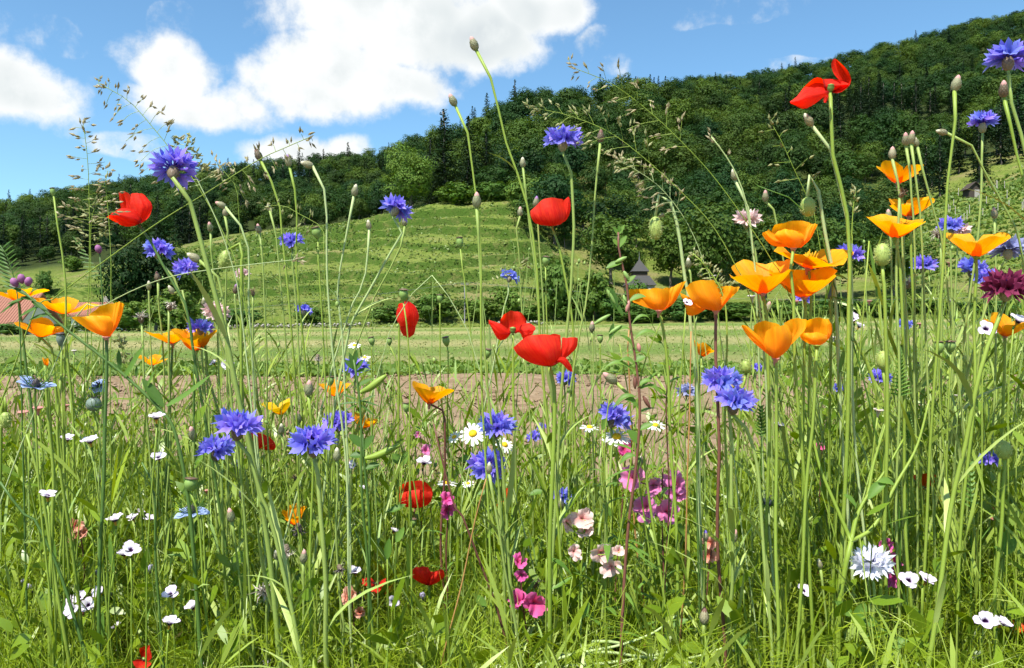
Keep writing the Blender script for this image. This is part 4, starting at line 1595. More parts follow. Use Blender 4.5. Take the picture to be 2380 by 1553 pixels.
def gilia(x, y, w, label, face=None, d=None, closed=False, group='white gilia flowers'):
    rng = random.Random(int(x * 13 + y))
    d = min(d, .98) if d and d < 1.1 else (d or min(.0215 * F / w, 1.6))
    s = w * d / (.0235 * F)
    if closed:
        d = d if w < 0 else min(.0105 * F / w, 1.5)
        s = w * d / (.0095 * F)
    hero(x, y, w, d, .8)
    face = unit(face) if face is not None else rnd_face(rng, .55, .5)
    org = P(x, y, d) - face * .002 * s
    path = stem_path(org - face * .008 * s, (), d, rng, 14)
    pl = Plant('gilia', label, 'flower', path[0], group)
    pl.mesh('stem', tube(MB(), path, .0009, 5), 'stem_green')
    M = Matrix.Translation(-Vector(pl.base)) @ placed(org, face, s, rng.uniform(0, 6))
    if closed:
        link('closed_corolla', GIL_CLOSED, pl.root, M)
        link('calyx', GIL_CALYX, pl.root, M)
    else:
        for i in range(5):
            link('petal', GIL_PETAL, pl.root, M @ Matrix.Rotation(R(72 * i + rng.uniform(-9, 9)), 4, 'Z') @ Matrix.Rotation(rng.uniform(-.28, .22), 4, 'Y') @ Matrix.Scale(rng.uniform(.85, 1.1), 4))
        link('tube', GIL_TUBE, pl.root, M)
        link('calyx', GIL_CALYX, pl.root, M)
    stem_leaves(pl, path, rng, 2, GREEN_LEAF, .4, .85, (.2, .4), (.5, 1.0))
    return pl


DAISY_RAY = pmesh(lambda mb: petal(mb, Matrix.Identity(4), 0, 80, 95, .0155, .0048, .3, .03, 4, .12, 6, 4, .5, .3), 'ray', 'daisy_white')
DAISY_DISC = pmesh(lambda mb: lathe(mb, [(.0062, -.0005), (.0066, .0014), (.0052, .0036), (.0026, .0049), (0, .0053)], 11), 'disc', 'daisy_yellow')


def daisy(x, y, w, label, face=None, d=None, rays=14, group='white daisies', disc=True):
    rng = random.Random(int(x * 17 + y))
    d = d or min(.037 * F / w, 2.2)
    s = w * d / (.037 * F)
    hero(x, y, w, d)
    face = unit(face) if face is not None else rnd_face(rng, .5, .35)
    org = P(x, y, d)
    path = stem_path(org - face * .001, (), d, rng, 16)
    pl = Plant('daisy', label, 'flower', path[0], group)
    pl.mesh('stem', tube(MB(), path, .0011, 5), 'stem_green')
    M = Matrix.Translation(-Vector(pl.base)) @ placed(org, face, s, rng.uniform(0, 6))
    for i in range(rays):
        r_ = Matrix.Translation((.0052 * math.cos(i / rays * 6.283), .0052 * math.sin(i / rays * 6.283), 0)) @ Matrix.Rotation(i / rays * 6.283 + rng.uniform(-.06, .06), 4, 'Z') @ Matrix.Rotation(rng.uniform(-.05, .35), 4, 'Y')
        link('ray', DAISY_RAY, pl.root, M @ r_)
    if disc:
        link('disc', DAISY_DISC, pl.root, M)
    stem_leaves(pl, path, rng, 3, GREEN_LEAF, .4, .85, (.2, .45), (.5, 1.0))
    return pl


# clarkia: ruffled four-petalled flowers along a leafy stalk
CLK = {c: [pmesh(lambda mb, q=q: petal(mb, Matrix.Identity(4), 0, 40, 82, .020, .019, .5, .22, 20 + q, .10, 7, 8, .12, .75), 'petal', 'clarkia_' + c) for q in range(3)] for c in ('magenta', 'rose', 'pale', 'salmon')}


def clarkia(flowers, label, col, d, foot=None, group='clarkia stalks', stem='stem_red', ctrl=(), leaves=8, size=1.0, n_pet=5, top=None):
    """flowers: [(x, y, w)] on one stalk"""
    rng = random.Random(int(flowers[0][0] * 3 + flowers[0][1]))
    fl = sorted(flowers, key=lambda f: f[1])
    tx, ty = top if top else (fl[0][0] + 6, fl[0][1] + 4)
    tp = P(tx, ty, d)
    path = stem_path(tp, ctrl, d, rng, 24)
    pl = Plant('clarkia', label, 'flower', path[0], group)
    pl.mesh('stem', tube(MB(), path, np.linspace(.0019, .0010, len(path)), 5), stem)
    for (x, y, w) in fl:
        s = w * d / F / .034
        hero(x, y, w, d, .7)
        f = unit(np.array([rng.uniform(-.6, .6), -.8, rng.uniform(-.1, .7)]))
        c = P(x, y, d)
        k = int(np.argmin(np.abs(path[:, 2] - (c[2] - .01))))
        hd = empty('blossom', (0, 0, 0))
        hd.parent = pl.root
        hd.matrix_local = Matrix.Translation(-Vector(pl.base)) @ placed(c - f * .006 * s, f, s, rng.uniform(0, 6))
        for i in range(n_pet):
            link('petal', rng.choice(CLK[col]), hd, Matrix.Rotation(R(360 / n_pet * i + rng.uniform(-18, 18)), 4, 'Z') @ Matrix.Rotation(rng.uniform(-.3, .2), 4, 'Y') @ Matrix.Scale(rng.uniform(.8, 1.15), 4))
        pk = pl.mesh('pedicel', tube(MB(), smooth_path([path[k], (path[k] + c) / 2 + np.array([0, 0, -.004]), c - f * .005 * s], 6), .0008, 4), stem)
    stem_leaves(pl, path, rng, leaves, LANCE_LEAF, .3, .98, (.35, .8), (.6, 1.3))
    return pl


def poppy_bud(x, y, w, h, label, arch=None, ctrl=(), d=None, axis=(0, 0, 1), mat='poppy_bud', group='hairy poppy buds', hairs=True):
    """axis points from the stalk end of the bud to its tip"""
    rng = random.Random(int(x * 19 + y))
    d = d or min(.0165 * F / w, 1.9)
    s = w * d / (.0165 * F)
    hero(x, y, h, d)
    ax = unit(axis)
    Ln = h * d / F
    org = P(x, y, d) - ax * Ln / 2
    path = stem_path(org + ax * .001, ctrl, d, rng, 34)
    pl = Plant('poppy_bud', label, 'bud', path[0], group)
    pl.mesh('stem', tube(MB(), path, np.linspace(.0025, .0021, len(path)), 6), 'stem_pale' if hairs else 'stem_green')
    if hairs:
        add_hairs(pl, path, .0015, 170)
    M = placed(org, ax, 1.0)
    rr = .00825 * s
    prof = [(.001, 0), (rr * .62, Ln * .08), (rr * .93, Ln * .28), (rr, Ln * .5), (rr * .86, Ln * .75), (rr * .5, Ln * .94), (0, Ln)]
    mb = MB()
    lathe(mb, prof, 14, M)
    b = pl.mesh('bud', mb, mat)
    g = np.random.default_rng(int(x))
    mb = MB()
    pr = np.array(prof)
    for _ in range(190):
        z = g.uniform(.05, .97) * Ln
        r_ = np.interp(z, pr[:, 1], pr[:, 0])
        a = g.uniform(0, 6.28)
        p = np.array([r_ * math.cos(a), r_ * math.sin(a), z])
        o = unit(np.array([math.cos(a), math.sin(a), .35 + .3 * g.random()]))
        q = unit(np.cross(o, g.normal(size=3))) * .00045
        mb.add(xf(M, np.array([p + q, p - q, p + o * g.uniform(.0014, .0032)])), None, [(0, 1, 2)], r=g.random())
    k = link('bristles', mb.mesh('bristles', MATS['bristle'], off=pl.base), b)
    k['kind'] = 'stuff'
    return pl


def capsule(x, y, w, label, ctrl=(), d=None, face=None, mat='capsule_green', tall=1.35, group='poppy seed capsules'):
    rng = random.Random(int(x * 23 + y))
    d = d or min(.013 * F / w, 1.9)
    s = w * d / (.013 * F)
    hero(x, y, w, d, .7)
    face = unit(face) if face is not None else rnd_face(rng, .05, .2)
    Ln = .013 * tall * s
    org = P(x, y, d) - face * Ln / 2
    path = stem_path(org, ctrl, d, rng, 24)
    pl = Plant('poppy_capsule', label, 'seed head', path[0], group)
    pl.mesh('stem', tube(MB(), path, np.linspace(.0015, .0011, len(path)), 6), 'stem_green')
    M = placed(org, face, 1.0)
    r_ = .0065 * s
    mb = MB()
    lathe(mb, [(.0014 * s, 0), (r_ * .55, Ln * .1), (r_ * .95, Ln * .42), (r_, Ln * .62), (r_ * .85, Ln * .84), (r_ * .72, Ln * .92)], 12, M)
    pl.mesh('urn', mb, mat)
    mb = MB()
    lathe(mb, [(r_ * .70, Ln * .90), (r_ * 1.04, Ln * .93), (r_ * 1.05, Ln * .975), (r_ * .5, Ln * 1.03), (0, Ln * 1.04)], 12, M)
    c = pl.mesh('cap', mb, 'dry_brown' if mat != 'capsule_blue' else 'dry_dark')
    return pl


def spent(x, y, w, label, rim='rim_white', ctrl=(), d=None, pod=None, group='spent poppy receptacles', stem='stem_green'):
    """flat-rimmed receptacle left when an orange poppy drops its petals; pod: picture points of a long curved seed pod above it"""
    rng = random.Random(int(x * 29 + y))
    d = d or min(.014 * F / w, 1.8)
    s = w * d / (.014 * F)
    hero(x, y, w, d, .6)
    face = rnd_face(rng, .08, .15)
    org = P(x, y, d)
    path = stem_path(org - face * .010 * s, ctrl, d, rng, 20)
    pl = Plant('spent_poppy', label, 'seed head', path[0], group)
    pl.mesh('stem', tube(MB(), path, .0013, 6), stem)
    M = placed(org, face, s)
    mb = MB()
    lathe(mb, [(.0013, -.0105), (.0017, -.006), (.0030, -.0018), (.0066, 0), (.0070, .0006), (.0066, .0011), (.0030, .0008), (0, .0006)], 12, M)
    pl.mesh('receptacle', mb, rim)
    if pod:
        pts = [org] + [P(*p, d) for p in pod]
        pp = smooth_path(pts, 16)
        pl.mesh('pod', tube(MB(), pp, .0026 * np.sin(np.pi * np.linspace(.12, .97, 16)) ** .5 * s ** .5, 8), 'stem_green')
    return pl


def dried(x, y, w, label, face=None, d=None, mat='dry_white', ctrl=(), group='dried cornflower heads', strips=34, droop=1.0):
    rng = random.Random(int(x * 31 + y))
    g = np.random.default_rng(int(x + y))
    d = d or min(.034 * F / w, 1.8)
    s = w * d / (.034 * F)
    hero(x, y, w, d, .6)
    face = unit(face) if face is not None else rnd_face(rng, .3, .3)
    org = P(x, y, d) - face * .010 * s
    path = stem_path(org, ctrl, d, rng, 20)
    pl = Plant('dried_cornflower', label, 'seed head', path[0], group)
    pl.mesh('stem', tube(MB(), path, .0017, 6), 'glaucous')
    M = placed(org, face, s)
    link('involucre', INVOL['involucre_dark'], pl.root, Matrix.Translation(-Vector(pl.base)) @ placed(org, face, s))
    mb = MB()
    for i in range(strips):
        a, c = g.uniform(0, 6.28), g.uniform(.2, 1.5)
        dv = np.array([math.sin(c) * math.cos(a), math.sin(c) * math.sin(a), math.cos(c)])
        L = g.uniform(.010, .020)
        b = np.array([0, 0, .012]) + dv * .003
        q = unit(np.cross(dv, g.normal(size=3))) * .0010
        m_ = b + dv * L * .6
        t_ = b + dv * L + np.array([0, 0, -.005 * droop]) + g.normal(size=3) * .003
        mb.add(xf(M, np.array([b - q * .5, b + q * .5, m_ + q, m_ - q, t_])), [(0, 1, 2, 3)], [(3, 2, 4)], r=g.random())
    o = pl.mesh('withered_florets', mb, mat, smooth=False)
    o['kind'] = 'stuff'
    return pl


NIG_PETAL = pmesh(lambda mb: petal(mb, Matrix.Identity(4), 0, 70, 88, .021, .017, .3, .08, 7, .35, 7, 7, .1, .5), 'petal', 'nigella_blue')


def thread_bracts(mb, M, n, L, rng):
    for i in range(n):
        a = i / n * 6.283 + rng.uniform(-.2, .2)
        c = rng.uniform(.7, 1.6)
        dv = np.array([math.sin(c) * math.cos(a), math.sin(c) * math.sin(a), math.cos(c)])
        p0, p1 = dv * .002, dv * L * .5 + np.array([0, 0, .003])
        p2 = dv * L + np.array([0, 0, .010])
        tube(mb, xf(M, smooth_path([p0, p1, p2], 5)), [.0005, .0005, .0004, .0004, .0002], 3)
        for k in range(3):
            e = unit(dv + rng.normal(size=3) * .8)
            tube(mb, xf(M, np.array([p1, p1 + e * L * .25, p1 + e * L * .45 + np.array([0, 0, .003])])), [.0004, .0003, .0002], 3)


def nigella(x, y, w, label, face=None, d=None, pod=False, ctrl=(), mat='capsule_blue', group='pale blue nigella', bracts=14, petals=6):
    rng = random.Random(int(x * 37 + y))
    g = np.random.default_rng(int(x * 3 + y))
    real = .017 if pod else .042
    d = d or min(real * F / w, 1.8)
    s = w * d / (real * F)
    hero(x, y, w, d)
    face = unit(face) if face is not None else rnd_face(rng, .35, .25)
    org = P(x, y, d) - (face * .008 * s if pod else 0)
    path = stem_path(org, ctrl, d, rng, 20)
    pl = Plant('nigella_pod' if pod else 'nigella', label, 'seed head' if pod else 'flower', path[0], group)
    pl.mesh('stem', tube(MB(), path, .0012, 5), 'stem_green')
    M = placed(org, face, s)
    mb = MB()
    thread_bracts(mb, M, bracts, .024, g)
    o = pl.mesh('thread_bracts', mb, 'leaf_fresh')
    o['kind'] = 'stuff'
    if pod:
        mb = MB()
        lathe(mb, [(.001, 0), (.006, .002), (.0086, .007), (.0078, .012), (.004, .0155), (.0015, .0165)], 12, M)
        p = pl.mesh('pod', mb, mat)
        mb = MB()
        for i in range(5):
            a = i / 5 * 6.283
            tube(mb, xf(M, smooth_path([(0.001 * math.cos(a), .001 * math.sin(a), .0155), (.004 * math.cos(a), .004 * math.sin(a), .020), (.007 * math.cos(a), .007 * math.sin(a), .0205)], 5)), .0005, 4)
        pl.mesh('styles', mb, 'dry_dark')
    else:
        for i in range(petals):
            link('petal', NIG_PETAL, pl.root, Matrix.Translation(-Vector(pl.base)) @ M @ Matrix.Rotation(R(360 / petals * i + rng.uniform(-8, 8)), 4, 'Z') @ Matrix.Rotation(rng.uniform(-.3, .25), 4, 'Y'))
        mb = MB()
        lathe(mb, [(.003, 0), (.0045, .004), (.003, .008), (.0006, .011)], 8, M)
        for i in range(14):
            a, c = rng.uniform(0, 6.28), rng.uniform(.3, .9)
            dv = np.array([math.sin(c) * math.cos(a), math.sin(c) * math.sin(a), math.cos(c)])
            tube(mb, xf(M, np.array([dv * .002, dv * .008, dv * .012])), [.0003, .0003, .0007], 3)
        pl.mesh('pistil', mb, 'dry_dark')
    return pl


def spikelet(mb, p, dv, L, w, rng):
    """one grass spikelet: a slim pointed body"""
    dv = unit(dv)
    a = unit(np.cross(dv, rng.normal(size=3)))
    b = np.cross(dv, a)
    m_ = p + dv * L * .4
    V = [p, m_ + a * w, m_ + b * w, m_ - a * w, m_ - b * w, p + dv * L]
    mb.add(V, None, [(0, 2, 1), (0, 3, 2), (0, 4, 3), (0, 1, 4), (5, 1, 2), (5, 2, 3), (5, 3, 4), (5, 4, 1)], r=rng.random())


def panicle(axis, d, label, n=14, reach=60, spread=.8, mat='spikelet', stem='stem_green', frac=.45, slen=17, sw=3.2, per=6, droop=.15, ctrl=(), group='flowering grasses', thick=1.0, one_side=0):
    """axis: picture points from the tip downwards; the upper part carries branches with spikelets"""
    rng = random.Random(int(axis[0][0] + axis[0][1]))
    g = np.random.default_rng(int(axis[0][0] * 3 + axis[0][1]))
    tip = P(*axis[0], d)
    path = stem_path(tip, list(axis[1:]) + list(ctrl), d, rng, 60)
    pl = Plant('flowering_grass', label, 'grass', path[0], group)
    pl.mesh('culm', tube(MB(), path, np.linspace(.0012, .0004, len(path)) * thick, 5), stem)
    ln = np.linalg.norm(np.diff(path, axis=0), axis=1)
    cum = np.concatenate([[0], np.cumsum(ln)])
    total_px = frac
    T = unit(np.gradient(path, axis=0))
    mb, ms = MB(), MB()
    px = d / F
    for i in range(n):
        u = i / max(n - 1, 1)
        sdist = cum[-1] - u * frac * px
        k = int(np.clip(np.searchsorted(cum, sdist), 1, len(path) - 2))
        f_ = (sdist - cum[k - 1]) / max(ln[k - 1], 1e-9)
        p0 = path[k - 1] + (path[k] - path[k - 1]) * f_
        L = reach * px * (0.25 + .75 * u) * rng.uniform(.6, 1.15)
        a = rng.uniform(0, 6.28)
        side = unit(np.cross(T[k], [0, 1, 0])) * (1 if (i % 2 or one_side) else -1) * (one_side or 1)
        side = unit(side + np.array([0, 1, 0]) * rng.uniform(-.7, .7))
        dv = unit(T[k] * (1 - spread) + side * spread)
        br = smooth_path([p0, p0 + dv * L * .55, p0 + dv * L + np.array([0, 0, -droop * L])], 6)
        tube(mb, br, .00022 * thick + .0001, 3, False)
        m_ = max(1, int(per * (.35 + .65 * u)))
        for j in range(m_):
            q = br[min(5, int(rng.uniform(2.2, 5.99)))] + g.normal(size=3) * slen * .18 * px
            spikelet(ms, q, dv + g.normal(size=3) * .35 + np.array([0, 0, -droop]), slen * px * rng.uniform(.7, 1.25), sw * px * rng.uniform(.7, 1.1), g)
    for j in range(5):
        spikelet(ms, tip + g.normal(size=3) * slen * .25 * px - T[-1] * slen * px * .6 * j * .5, T[-1] + g.normal(size=3) * .3, slen * px, sw * px, g)
    pl.mesh('branches', mb, stem)['kind'] = 'stuff'
    pl.mesh('spikelets', ms, mat, smooth=False)['kind'] = 'stuff'
    return pl


def px_leaf(pl, a, b, w, d, mat='leaf_fresh', prof='oval', sag=0.0, parent=None, tilt=.5, d2=None, fold=.25, n=8):
    """a leaf from picture point a to b, w pixels wide"""
    A, B = P(*a, d), P(*b, d2 or d)
    s = np.linspace(0, 1, n)
    C = A + (B - A) * s[:, None]
    L = np.linalg.norm(B - A)
    C[:, 2] += sag * L * 4 * s * (1 - s)
    ax = unit(B - A)
    side = unit(np.cross(ax, unit(np.array([0, -1 + tilt, tilt + .05]))))
    nrm = np.cross(side, ax)
    W_ = w * d / F
    if prof == 'oval':
        wv = np.sin(np.pi * np.clip(s * .97 + .03, 0, 1)) ** .75
    elif prof == 'line':
        wv = np.minimum(1, (s + .08) * 5) * np.minimum(1, (1 - s) * 3.5 + .03)
    else:
        wv = (1 - s) ** .6 * np.minimum(1, s * 6 + .35)
    wv = np.maximum(wv, .03) * W_
    V = []
    for i in range(n):
        V += [C[i] - side * wv[i] / 2 + nrm * wv[i] * fold, C[i], C[i] + side * wv[i] / 2 + nrm * wv[i] * fold]
    mb = MB()
    mb.add(V, grid_faces(n, 3), None, np.repeat(s, 3), random.random())
    return pl.mesh('leaf', mb, mat, parent)


def edge_petal(mb, d, A, B, crown=0.0, bulge=.010, depth=0.0, tilt=0.0, ruf=.0022, seed=0, nu=11, nv=13):
    """a petal between two edges A and B (picture points from the base to the tip); bulge towards the viewer, tip tilted in depth"""
    rng = np.random.default_rng(seed)
    a, b = smooth_path([(p[0], p[1], 0) for p in A], nu), smooth_path([(p[0], p[1], 0) for p in B], nu)
    v = np.linspace(0, 1, nv)
    s = np.linspace(0, 1, nu)
    G = a[:, None] * (1 - v)[None, :, None] + b[:, None] * v[None, :, None]
    mid = (a + b) / 2
    out = unit(mid[-1] - mid[0])
    prof = np.sin(np.pi * v)
    ph = rng.uniform(0, 6.28, 4)
    G = G + out[None, None] * (crown * (s ** 2)[:, None] * prof[None] + (s ** 4)[:, None] * (np.sin(v * 17 + ph[3]) * .7 + np.sin(v * 9 + ph[0]) * .9)[None])[..., None]
    S, Vv = np.meshgrid(s, v, indexing='ij')
    dep = d + depth + tilt * S ** 1.3 - bulge * np.sin(np.pi * Vv) * (.35 + .65 * np.sin(np.pi * (S * .7 + .1))) 
    dep = dep + ruf * S * (np.sin(Vv * 9 + ph[0] + 2 * S) + .6 * np.sin(Vv * 19 + ph[1] + 3 * S) + .8 * np.sin(S * 7 + ph[2] + 3 * Vv))
    W_ = np.stack([(G[..., 0] - CX) / F * dep, dep, CAM_H - (G[..., 1] - CY) / F * dep], -1).reshape(-1, 3)
    mb.add(W_, grid_faces(nu, nv), None, S.ravel(), Vv.ravel())


def traced(kind, base, petals, d, label, mat, ctrl=(), group=None, stem='stem_green', rs=1.0, hairs=False, ovary=True, dir_=(0, -.2, 1)):
    """a big poppy whose petals follow the photographed flower: base is the picture point where the stalk meets it"""
    rng = random.Random(int(base[0] * 3 + base[1]))
    xs = [p[0] for q in petals for e in q[:2] for p in e]
    ys = [p[1] for q in petals for e in q[:2] for p in e]
    hero(sum((min(xs), max(xs))) / 2, sum((min(ys), max(ys))) / 2, max(max(xs) - min(xs), max(ys) - min(ys)), d)
    org = P(base[0], base[1], d)
    path = stem_path(org, ctrl, d, rng)
    pl = Plant(kind, label, 'flower', path[0], group)
    rr = .0020 * rs
    pl.mesh('stem', tube(MB(), path, np.linspace(rr * 1.2, rr * .9, len(path)), 6), stem)
    if hairs:
        add_hairs(pl, path, rr, 260)
    for i, q in enumerate(petals):
        mb = MB()
        edge_petal(mb, d, q[0], q[1], seed=int(base[0]) * 5 + i, **(q[2] if len(q) > 2 else {}))
        pl.mesh('petal', mb, mat)
    M = placed(org, dir_, 1.0)
    mb = MB()
    if kind == 'corn_poppy':
        lathe(mb, [(0, 0), (.003, .001), (.0044, .005), (.0042, .008), (.0046, .0085), (0, .010)], 9, M)
        pl.mesh('ovary', mb, 'capsule_green')
    else:
        lathe(mb, [(.0018, -.009), (.0026, -.003), (.0046, -.0004), (.0046, .0004), (.0025, .0014)], 9, M)
        pl.mesh('receptacle', mb, 'rim_pink' if rng.random() < .5 else 'stem_green')
    return pl

# ------------------------------------------------------------------ the flowers one by one
rg = random.Random(3)
# ---- cornflowers
CF = [
    (405, 388, 94, 'large blue cornflower seen from behind, above the red tulip-shaped poppy', dict(face=(-.15, .62, .75), ctrl=[(436, 452), (478, 600), (520, 760), (545, 900)], rs=1.3, dark=True)),
    (1309, 317, 84, 'blue cornflower high against the wood, between two tall bud stalks', dict(face=(.05, -.1, 1), ctrl=[(1324, 370), (1330, 500), (1322, 650)], d=1.0)),
    (926, 481, 66, 'blue cornflower tilted sideways on a pale slanting stem below the bright round tree', dict(face=(.45, .25, .7), ctrl=[(938, 530), (900, 600), (855, 680), (822, 740), (800, 850)], d=1.15, mat='stem_pale')),
    (2342, 130, 90, 'blue cornflower in the top corner against the dark hill', dict(face=(.08, .2, 1), ctrl=[(2345, 180), (2352, 240), (2385, 360), (2400, 520)], dark=True)),
    (2283, 284, 61, 'neat blue cornflower cup on a straight stem, right of the top red poppy', dict(face=(0, .05, 1), ctrl=[(2282, 330), (2280, 405), (2272, 520)], d=1.15, splay=.8)),
    (368, 576, 62, 'blue cornflower between the tulip-shaped poppy and the dark trees', dict(face=(.3, -.3, .8), ctrl=[(398, 640), (430, 720)], d=1.3)),
    (430, 621, 52, 'round blue cornflower just below a cream bud, against the dark trees', dict(face=(-.3, -.5, .7), ctrl=[(446, 640), (480, 690), (505, 760)], d=1.3)),
    (675, 557, 50, 'blue cornflower in front of the vineyard slope', dict(face=(-.1, -.3, .9), ctrl=[(680, 620), (690, 720)], d=1.35)),
    (467, 757, 54, 'blue cornflower overlapping the orange poppy left of the stalk thicket', dict(face=(.1, -.1, 1), ctrl=[(468, 800), (475, 900)], d=1.25)),
    (554, 984, 100, 'large violet-blue cornflower above the small red poppy', dict(face=(.12, -.08, .9), ctrl=[(572, 1050), (600, 1150), (640, 1260)], dark=True)),
    (502, 1040, 78, 'violet-blue cornflower tucked under a larger one left of the red poppy', dict(face=(.05, -.08, .95), ctrl=[(512, 1100), (520, 1250)], d=1.05, dark=True)),
    (727, 1022, 102, 'large violet-blue cornflower on a stout upright stem right of the small red poppy', dict(face=(-.03, -.08, .95), ctrl=[(736, 1080), (742, 1200), (748, 1330)], dark=True, rs=1.2)),
    (784, 978, 66, 'blue cornflower with an orange poppy poking out behind it', dict(face=(-.1, -.2, .95), d=1.25)),
    (825, 852, 60, 'blue cornflower behind the whorled green pod plant', dict(face=(0, -.2, 1), d=1.35)),
    (707, 718, 36, 'small blue cornflower alone against the terraced slope', dict(face=(.1, .1, 1), d=1.7)),
    (1156, 985, 82, 'fluffy blue cornflower with a white daisy at its side', dict(face=(.1, -.12, .9), ctrl=[(1166, 1050), (1180, 1180)], dark=True)),
    (1133, 1078, 80, 'blue cornflower with a pale green bud right in front of it', dict(face=(.1, -.55, .8), ctrl=[(1150, 1140), (1172, 1260)])),
    (1304, 1149, 47, 'pale blue cornflower low in the grass above a white bud', dict(face=(0, -.1, 1), d=1.5, tint='blue')),
    (1429, 964, 78, 'ragged blue cornflower beside the tall red-stemmed plant', dict(face=(.25, -.2, .9), ctrl=[(1425, 1020), (1420, 1120)], dark=True)),
    (1316, 878, 46, 'blue cornflower directly under the largest red poppy', dict(face=(.2, -.3, .9), d=1.3)),
    (1242, 1012, 34, 'small blue cornflower low against the bare soil', dict(d=1.8, face=(-.1, -.2, 1))),
    (1259, 990, 22, 'tiny blue cornflower just above another small one on the soil', dict(d=1.9)),
    (1187, 640, 42, 'ragged blue cornflower with few florets, alone before the terraces', dict(face=(.3, .1, .9), ctrl=[(1182, 680), (1165, 740)], d=1.4, mat='stem_pale')),
    (1678, 879, 90, 'violet-blue cornflower, upper of the pair below the orange poppies', dict(face=(.15, -.08, .95), ctrl=[(1690, 940), (1700, 1100)], dark=True)),
    (1708, 929, 90, 'violet-blue cornflower, lower of the pair below the orange poppies', dict(face=(.1, -.25, .9), ctrl=[(1728, 985), (1752, 1060), (1765, 1200)], dark=True, d=.9)),
    (1596, 906, 42, 'faded blue cornflower left of the violet pair', dict(d=1.3, tint='grey')),
    (1977, 586, 58, 'blue cornflower half hidden behind the hairy poppy stalks', dict(d=1.25, face=(.1, -.3, .9))),
    (2148, 613, 52, 'deep blue cornflower behind the largest hairy bud', dict(d=1.3)),
    (2209, 522, 50, 'blue cornflower beside a withered pink one', dict(d=1.3, face=(-.2, -.2, .9))),
    (2262, 620, 60, 'dusky violet cornflower in the shade under the orange poppy near the edge', dict(d=1.35, dark=True)),
    (2297, 645, 56, 'bright blue cornflower just left of the plum-coloured one', dict(d=1.15, face=(.1, -.4, .9))),
    (2342, 576, 70, 'grey-blue fading cornflower near the picture edge', dict(tint='grey', d=1.1, face=(.1, .2, .95), ctrl=[(2330, 620), (2300, 700)])),
    (2340, 664, 94, 'dark plum cornflower near the picture edge', dict(tint='plum', d=.85, face=(-.1, -.35, .9), ctrl=[(2335, 715), (2300, 790), (2262, 900), (2240, 1020)], mat='stem_green', rs=1.2)),
    (2027, 1304, 84, 'white cornflower with a violet heart low in the grass', dict(tint='white', d=.95, face=(0, -.45, .9), ctrl=[(2032, 1370), (2028, 1480)])),
    (1735, 507, 58, 'pale pink cornflower against the dark wood', dict(tint='pink', d=1.2, face=(0, -.2, 1), ctrl=[(1750, 560), (1770, 660)])),
    (504, 723, 58, 'pale pink cornflower among the stalks before the dark trees', dict(tint='pink', d=1.2, face=(.3, -.2, .9), ctrl=[(520, 770), (540, 860)])),
    (563, 634, 32, 'small withered whitish-pink cornflower before the terraces', dict(tint='pink', d=1.6)),
    (2235, 540, 40, 'withered pink cornflower beside an orange poppy', dict(tint='pink', d=1.3, face=(.1, -.2, -.4))),
    (2047, 874, 46, 'blue cornflower behind the jagged upright leaf', dict(d=1.4)),
    (1758, 852, 26, 'small blue cornflower right of the violet pair', dict(d=1.7)),
    (1950, 899, 24, 'small deep blue cornflower low among thick green stems', dict(d=1.6)),
    (1869, 691, 34, 'small blue cornflower peeping out under the orange cluster', dict(d=1.5)),
    (2104, 751, 30, 'small blue cornflower behind the white-rimmed receptacles', dict(d=1.5)),
    (2299, 1066, 46, 'dark blue cornflower in shade beside a hairy bud near the edge', dict(d=1.2, dark=True)),
    (2108, 1180, 0, None, None),
]
for x, y, w, lab, kw in CF:
    if lab:
        cornflower(x, y, w, lab, **kw)

